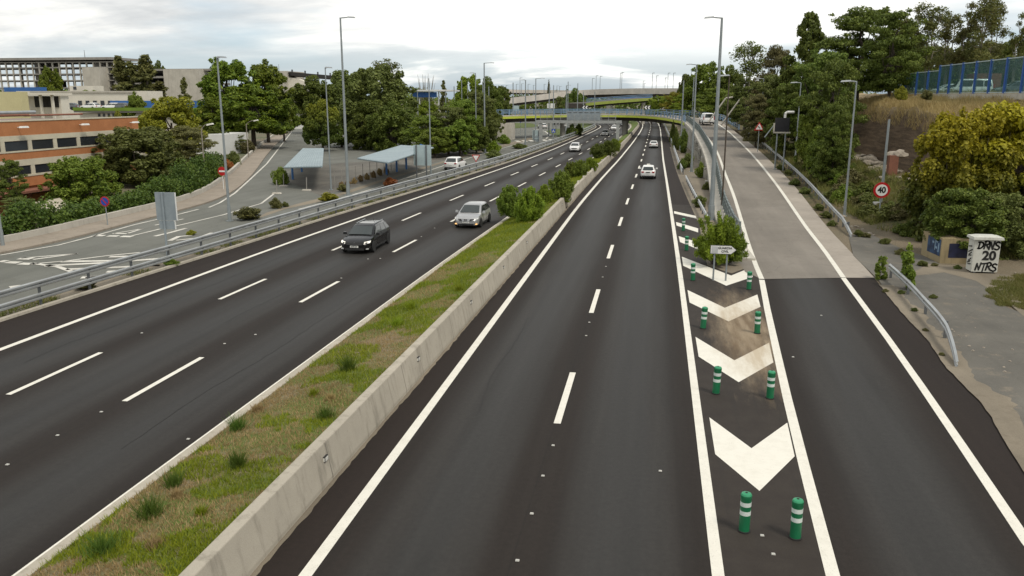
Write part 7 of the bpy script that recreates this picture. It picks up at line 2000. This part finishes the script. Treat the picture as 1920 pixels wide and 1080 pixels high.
# rooftop car park
Y = 148; a = XZ(138, 207, Y); c = XZ(375, 202.5, Y)
pk = thing('car_park', 'rooftop car park with bright green parapet in front of the cream hall', 'car park', (a.x, Y, 0))
MB().box(((a.x + c.x) / 2, Y + 6, a.z - 0.2), (c.x - a.x, 12, 0.4)).build('deck', 'grey_concrete', pk, True)
MB().box(((a.x + c.x) / 2, Y - 0.1, (a.z + c.z) / 2), (c.x - a.x, 0.2, c.z - a.z + 0.1)).build('parapet', 'deck_green', pk, True)
MB().box(((a.x + c.x) / 2, Y + 6, (a.z - 0.5) / 2), (c.x - a.x - 1, 10, a.z - 0.5)).build('wall', 'cream_wall', pk, True)
MB().box(((a.x + c.x) / 2, Y + 11.5, c.z + 0.6), (c.x - a.x, 0.1, 1.4)).build('screen', 'blue_panel', pk, True)
for i in range(8): q0 = XZ(180 + 9 * i, 216, Y); MB().box((q0.x, Y + 0.98, q0.z), (0.5, 0.1, 0.6)).build('window', 'dark_window', pk, True)
for px, m_c, lb, rz in ((170, 'paint_white', 'pale car parked on the roof, right under the olive round tree', 1.45), (210, 'paint_white', 'white car parked on the roof left of the umbrella pine', 1.6), (225, 'paint_grey', 'grey car parked on the roof touching the umbrella pine', 1.5), (128, 'paint_grey', 'dark grey car parked at the left end of the rooftop car park', 1.7)):
    p = AT(px, Y + 3, a.z); car(lb, (p.x, Y + 3, a.z), rz, m_c, 4.2, 1.75, 1.45, 'hatch', far=True)
# concrete frame building (unfinished): slabs, columns and blank stair towers
Y = 250
cf = thing('concrete_frame_building', 'huge unfinished concrete frame building with open storeys on the skyline', 'building', (XZ(100, 170, Y).x, Y, 0))
def xz(px, py, Yq=Y): return XZ(px, py, Yq)
x0 = xz(-60, 150).x; x1 = xz(216, 150).x
zs = [xz(0, v).z for v in (165, 151.5, 139.5, 127.5, 117.5)]
zr_ = xz(0, 110.5).z
for i, z in enumerate(zs): MB().box(((x0 + x1) / 2, Y + 7, z), (x1 - x0, 14, 0.36)).build('floor_slab', 'grey_concrete', cf, True)
MB().box(((x0 + x1) / 2, Y + 6.6, (zs[-1] + zr_) / 2 + 0.45), (x1 - x0, 15, zr_ - zs[-1] - 0.4)).build('roof_slab', 'grey_concrete', cf, True)
nc = 22; colm = None
for row, yy in ((0, Y + 0.3), (1, Y + 13)):
    for i in range(0, nc + 1, 1 if row == 0 else 4):
        x = x0 + (x1 - x0) * i / nc
        z0, z1_ = -0.05, zs[-1]
        if colm is None:
            colm = MB().box((0, 0, (z1_ + z0) / 2), (0.38, 0.5, z1_ - z0)).build('column', 'pale_concrete', cf); o = colm
        else: o = colm.copy(); COL.objects.link(o)
        o.location = Vector((x, yy, 0)) - Vector((cf.location.x, cf.location.y, 0))
for fa, fb in ((0.44, 0.47), (0.84, 0.88)):
    MB().box((x0 + (x1 - x0) * (fa + fb) / 2, Y + 7, zs[-1] / 2), ((x1 - x0) * (fb - fa), 10, zs[-1])).build('core_wall', 'grey_concrete', cf, True)
for i in range(4):
    if i == 0:
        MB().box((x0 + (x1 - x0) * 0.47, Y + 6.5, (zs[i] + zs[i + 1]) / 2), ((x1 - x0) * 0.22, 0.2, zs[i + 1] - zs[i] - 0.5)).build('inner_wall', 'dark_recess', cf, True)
x2 = xz(372, 150).x; z2_ = xz(0, 131).z
for v in (168, 158, 146, 133): z = xz(0, v).z; MB().box(((x1 + x2) / 2 + 3, Y + 4, z), (x2 - x1 + 6, 10, 0.6)).build('floor_slab', 'grey_concrete', cf, True)
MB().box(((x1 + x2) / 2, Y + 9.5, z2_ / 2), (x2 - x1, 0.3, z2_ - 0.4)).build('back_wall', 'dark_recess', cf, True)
for p0_, p1_, t in ((158, 185, 126), (309, 372, 129.5)):
    a = xz(p0_, 170, Y - 4); c = xz(p1_, t, Y - 4); MB().box(((a.x + c.x) / 2, Y - 1, c.z / 2), (c.x - a.x, 6, c.z)).build('stair_tower', 'pale_concrete', cf, True)
a = xz(137, 113); MB().tube((a.x, Y + 6, a.z), (a.x, Y + 6, xz(137, 92).z), 0.12, 0.06, 6).build('mast', 'post_steel', cf, True)
# stadium end
Y = 300
st = thing('stadium_stand', 'pale stadium end wall with sloping stand and dark roof edge among the trees', 'building', (xz(535, 170, Y).x, Y, 0))
a = xz(519, 180, Y); c = xz(537, 133, Y); MB().box(((a.x + c.x) / 2, Y + 8, c.z / 2), (c.x - a.x, 16, c.z)).build('end_wall', 'pale_concrete', st, True)
a1, a2, a3, a4 = xz(537, 145, Y), xz(556, 147, Y), xz(575, 156, Y), xz(575, 178, Y)
MB().add([(p.x, yq, p.z) for yq in (Y + 1, Y + 14) for p in (a1, a2, a3, a4, xz(537, 178, Y))], [(0, 1, 2, 3, 4), (9, 8, 7, 6, 5)] + [(i, 5 + i, 5 + (i + 1) % 5, (i + 1) % 5) for i in range(5)]).build('stand', 'cream_wall', st, True)
b1, b2 = xz(535, 135, Y), xz(650, 146, Y)
MB().sweep([(b1.x, Y + 2, b1.z), (b2.x, Y + 30, b2.z)], [(-3, -1.3), (3, -1.3), (3, 0), (-3, 0)]).build('roof', 'dark_recess', st, True)
for k in range(7):
    p = Vector((b1.x, Y + 2, b1.z)).lerp(Vector((b2.x, Y + 30, b2.z)), k / 7 + 0.05); MB().box((p.x, p.y, p.z + 0.5), (0.5, 0.4, 1.2)).build('roof_lamp', 'post_steel', st, True)
MB().tube((a.x + 0.6, Y + 2, c.z), (a.x + 0.6, Y + 2, xz(522, 120, Y).z), 0.12, 0.08, 6).build('mast', 'lamp_grey', st, True)
# blue canopy, grey wall, dark shed
Y = 210; a = xz(770, 182, Y); c = xz(843, 168.5, Y)
cn = thing('canopy_building', 'long white-roofed canopy with blue fascia behind the tree row', 'building', (a.x, Y, 0))
MB().box(((a.x + c.x) / 2, Y + 5, c.z - 0.15), (c.x - a.x, 12, 0.4)).build('roof', 'sign_white', cn, True)
q0 = xz(822, 181, Y); MB().box(((a.x + q0.x) / 2, Y + 0.2, c.z - 1.2), (q0.x - a.x - 1, 0.3, 1.3)).build('fascia', 'blue_panel', cn, True)
for px in (786, 804, 822): q0 = xz(px, 200, Y); MB().box((q0.x, Y + 0.5, (c.z - 0.4) / 2), (0.3, 0.3, c.z - 0.4)).build('column', 'sign_white', cn, True)
wl_ = block('grey_wall', 'grey concrete wall at the slope below the blue canopy', 'wall', 800, 842, 214, 222, 178, 0.6, 'grey_concrete')
Y = 146; a = xz(764, 262, Y); c = xz(818, 240, Y)
sh_ = thing('parking_shed', 'dark open shed with a pale roof flap behind the right carport', 'shed', (a.x, Y, 0))
MB().box(((a.x + c.x) / 2, Y + 4, c.z - 0.15), (c.x - a.x, 8, 0.3)).build('roof', 'post_steel', sh_, True)
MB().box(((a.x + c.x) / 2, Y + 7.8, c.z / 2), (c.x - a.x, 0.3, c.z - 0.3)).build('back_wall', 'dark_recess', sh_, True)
for px in (766, 790, 815): q0 = xz(px, 250, Y); MB().box((q0.x, Y + 0.2, c.z / 2 - .1), (0.18, 0.18, c.z - 0.2)).build('post', 'post_steel', sh_, True)
q0 = xz(800, 246, Y - 4); MB().box((q0.x, Y - 2.5, q0.z), (2.4, 3, 0.12)).build('roof_flap', 'pale_concrete', sh_, True)
# white works buildings seen between the trees above the ivy
M('white_sheet', (0.70, 0.70, 0.68), (0.62, 0.62, 0.60), 0.6, scale=0.4, obj=False)
for px0, px1, py0, py1, Y, lb in ((340, 420, 252, 290, 125, 'white low workshop between the yellow-green tree and the pines'), (370, 425, 212, 224, 150, 'white tent-like roof under the pines'), (385, 420, 224, 250, 150, 'dark workshop doorway block under the pines'), (555, 582, 218, 226, 250, 'white kiosk at the far end of the branch road')):
    block('workshop' if 'kiosk' not in lb else 'kiosk', lb, 'building', px0, px1, py0, py1, Y, 8, 'dark_recess' if 'dark' in lb else 'white_sheet', zb=-0.05 if 'tent' not in lb else None)
block('rail_fence', 'white barrier fence closing the far end of the branch road', 'fence', 530, 600, 238, 241, 232, 0.3, 'sign_white', zb=0.0)

# ------------------------------------------------------------------ carports
M('sheet_blue', (0.29, 0.36, 0.385), (0.235, 0.30, 0.33), 0.5, 0.1, scale=0.5, obj=False); M('steel_blue', (0.05, 0.17, 0.42), (0.04, 0.14, 0.35), 0.5, 0.1)
def carport(label, pix, zroof, legs, legdir):
    pts = [G(px, py, z) for (px, py), z in zip(pix, zroof)]
    r = thing('carport', label, 'carport', (pts[0].x, pts[0].y, 0), 0, 'blue steel carports')
    nseg = 14; mb = MB(); rows = []
    for i in range(nseg * 2 + 1):
        t = i / (nseg * 2); dz = 0.03 * (i % 2)
        rows.append([pts[0].lerp(pts[1], t) + Vector((0, 0, dz)), pts[3].lerp(pts[2], t) + Vector((0, 0, dz))])
    mb.loft(rows).build('roof_sheet', 'sheet_blue', r, True)
    eb = MB()
    for a, c in ((0, 1), (1, 2), (2, 3), (3, 0)):
        eb.tube(pts[a] - Vector((0, 0, 0.08)), pts[c] - Vector((0, 0, 0.08)), 0.09, None, 6)
    eb.build('edge_beam', 'sheet_blue', r, True)
    for (px, py), h in legs:
        p = G(px, py)
        MB().tube((p.x, p.y, -0.05), (p.x, p.y, h - 0.45), 0.13, 0.12, 8).tube((p.x, p.y, h - 0.5), (p.x + legdir[0], p.y + legdir[1], h - 0.1), 0.11, 0.09, 8).build('leg', 'steel_blue', r, True)
carport('left blue steel carport beside the branch road', [(533, 313), (603, 311), (606, 278), (568, 278)], (2.1, 2.5, 2.5, 2.1), [((549, 336), 2.1), ((566, 322), 2.2), ((580, 308), 2.2)], (1.2, 0.4))
carport('right blue steel carport behind the square road sign', [(671, 296), (727, 304), (812, 276), (752, 272)], (2.5, 2.9, 2.9, 2.5), [((725, 327), 2.55), ((744, 322), 2.55), ((762, 317), 2.55), ((806, 303), 2.5)], (-1.5, 0.3))
# wire fence posts of the parking lot
pm = None
for i in range(14):
    px = 628 + 13.2 * i; p = G(px, 353 - 4.35 * i + (0 if i < 8 else (i - 8) * 0.6))
    if pm is None:
        pm = MB().tube((0, 0, -0.05), (0, 0, 1.7), 0.035, None, 6).build('fence_post', 'grey_concrete'); o = pm
    else: o = pm.copy(); COL.objects.link(o)
    o.location = p; tag(o, 'thin grey post of the wire fence along the parking lot', 'post', 'wire fence posts at the parking lot')
for (px, py, lb) in ((575, 357, 'short post on a white foot standing in the empty lot'), (519, 363, 'bent short post beside the bushy sapling'), (532, 349, 'pale stub post right of the bushy sapling')):
    p = G(px, py); r = thing('short_post', lb, 'post', tuple(p)); MB().tube((0, 0, 0), (0.05, 0, 1.3), 0.05, None, 6).build('shaft', 'grey_concrete', r); MB().box((0, 0, 0.05), (0.9, 0.4, 0.12), 0, 0.8).build('foot', 'pale_concrete', r)

# ------------------------------------------------------------------ far viaducts
concrete('viaduct_concrete', (0.60, 0.555, 0.50), 0.3, (0.30, 0.26, 0.22))
def via(label, pts, wd, th_, name='viaduct', mats=('viaduct_concrete', 'girder_dark'), piers=()):
    ps = catmull([Vector(p) for p in pts], 6); r = thing(name, label, 'bridge', tuple(ps[0]))
    ph_ = 0.9 if name == 'viaduct' else 0.05
    MB().sweep(ps, [(-0.3, ph_), (0, ph_), (0, -th_ * 0.55), (-0.3, -th_ * 0.55)]).build('parapet', mats[0], r, True)
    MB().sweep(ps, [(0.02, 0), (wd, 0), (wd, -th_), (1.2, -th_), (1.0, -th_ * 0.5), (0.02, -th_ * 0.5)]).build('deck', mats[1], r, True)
    if name != 'viaduct':
        for hh_ in (0.5, 0.9, 1.3): MB().sweep(ps, [(-0.3, hh_ - .08), (-0.2, hh_ - .08), (-0.2, hh_ + .08), (-0.3, hh_ + .08)]).build('rail', 'rail_blue', r, True)
    for (px, hw) in piers:
        q_ = min(ps, key=lambda p: abs(AT(px, p.y, p.z).x - p.x)); c = AT(px, q_.y + 4, 2)
        MB().lathe([(hw, -0.05), (hw, q_.z - th_ * 0.9)], 16, (c.x, c.y, 0)).build('pier', 'pale_concrete', r, True)
    return r
vp_ = lambda l: [XZ(px, py, Y) for px, py, Y in l]
via('pale concrete viaduct crossing behind the overpass in the centre', vp_([(1290, 170, 330), (1200, 170, 345), (1140, 171, 355), (1090, 173, 360), (1050, 177, 352), (1010, 182, 340), (975, 186, 326), (955, 188.5, 318)]), 12, 2.4, piers=((1142.5, 1.4), (1047, 1.3)))
via('higher thin concrete viaduct far behind on the left', vp_([(1100, 174, 460), (1040, 172, 470), (980, 171.5, 470), (940, 170, 465), (900, 169, 460)]), 12, 1.6)
via('small lime-edged bridge seen under the pale viaduct', vp_([(1222, 183.5, 300), (1190, 186, 290), (1150, 189, 282), (1110, 192.5, 275), (1098, 194, 272)]), 8, 1.5, 'ramp_bridge', ('lime_far', 'girder_dark'), ((1205, 0.7),))
block('embankment_wall', 'grey concrete wall under the far viaduct with a blue strip', 'wall', 1100, 1220, 177, 184, 380, 0.5, 'blue_panel')
block('noise_wall', 'pale green panel wall on the slope under the viaduct', 'wall', 955, 973, 198, 208, 290, 0.4, 'sign_back_pale')
poly_sheet('far_road', [(p.x, p.y) for p in (XZ(975, 207, 1),)] * 0 + [(-75, 300), (-40, 300), (-15, 330), (-25, 420), (-80, 420), (-95, 360)], 'grey_asphalt', 0.03)
Yq = 300; q0 = XZ(1033, 198, Yq)
r = thing('road_sign', 'white and teal direction boards on a sign bridge beyond the overpass', 'sign', (q0.x, Yq, 0))
for px0, px1 in ((1026, 1031), (1032, 1040)):
    a = XZ(px0, 203, Yq); c = XZ(px1, 194, Yq); MB().box(((a.x + c.x) / 2, Yq, (a.z + c.z) / 2), (c.x - a.x, 0.15, c.z - a.z)).build('panel', 'sign_white', r, True)
MB().box((q0.x, Yq + 0.2, q0.z / 2), (0.3, 0.3, q0.z)).build('post', 'lamp_grey', r, True)
# traffic parked behind the blue fence
def at9(px, Y): return AT(px, Y, 9.15)
p = at9(1815, 108); car('white van parked behind the middle of the blue fence', p, 1.5, 'paint_white', 4.9, 1.95, 2.0, 'van', 'van', name='white_van', far=True, belt=1.05)
p = at9(1775, 112); car('pale car parked behind the blue fence left of the white van', p, 1.6, 'paint_white', 4.4, 1.8, 1.5, 'hatch', far=True)
p = at9(1905, 92); car('dark car parked behind the blue fence at the right edge', p, 1.55, 'paint_grey', 4.4, 1.8, 1.5, 'sedan', far=True)
p = at9(1840, 112); r = thing('freight_box', 'rust red freight box behind the blue fence', 'container', tuple(p))
MB().box((0, 0, 1.5), (3.2, 2.4, 2.4)).build('box_body', 'old_brick', r); MB().box((0, -1.22, 1.5), (0.06, 0.05, 2.3)).box((0, 0, 0.2), (3.0, 2.2, 0.4)).build('box_frame', 'post_steel', r)
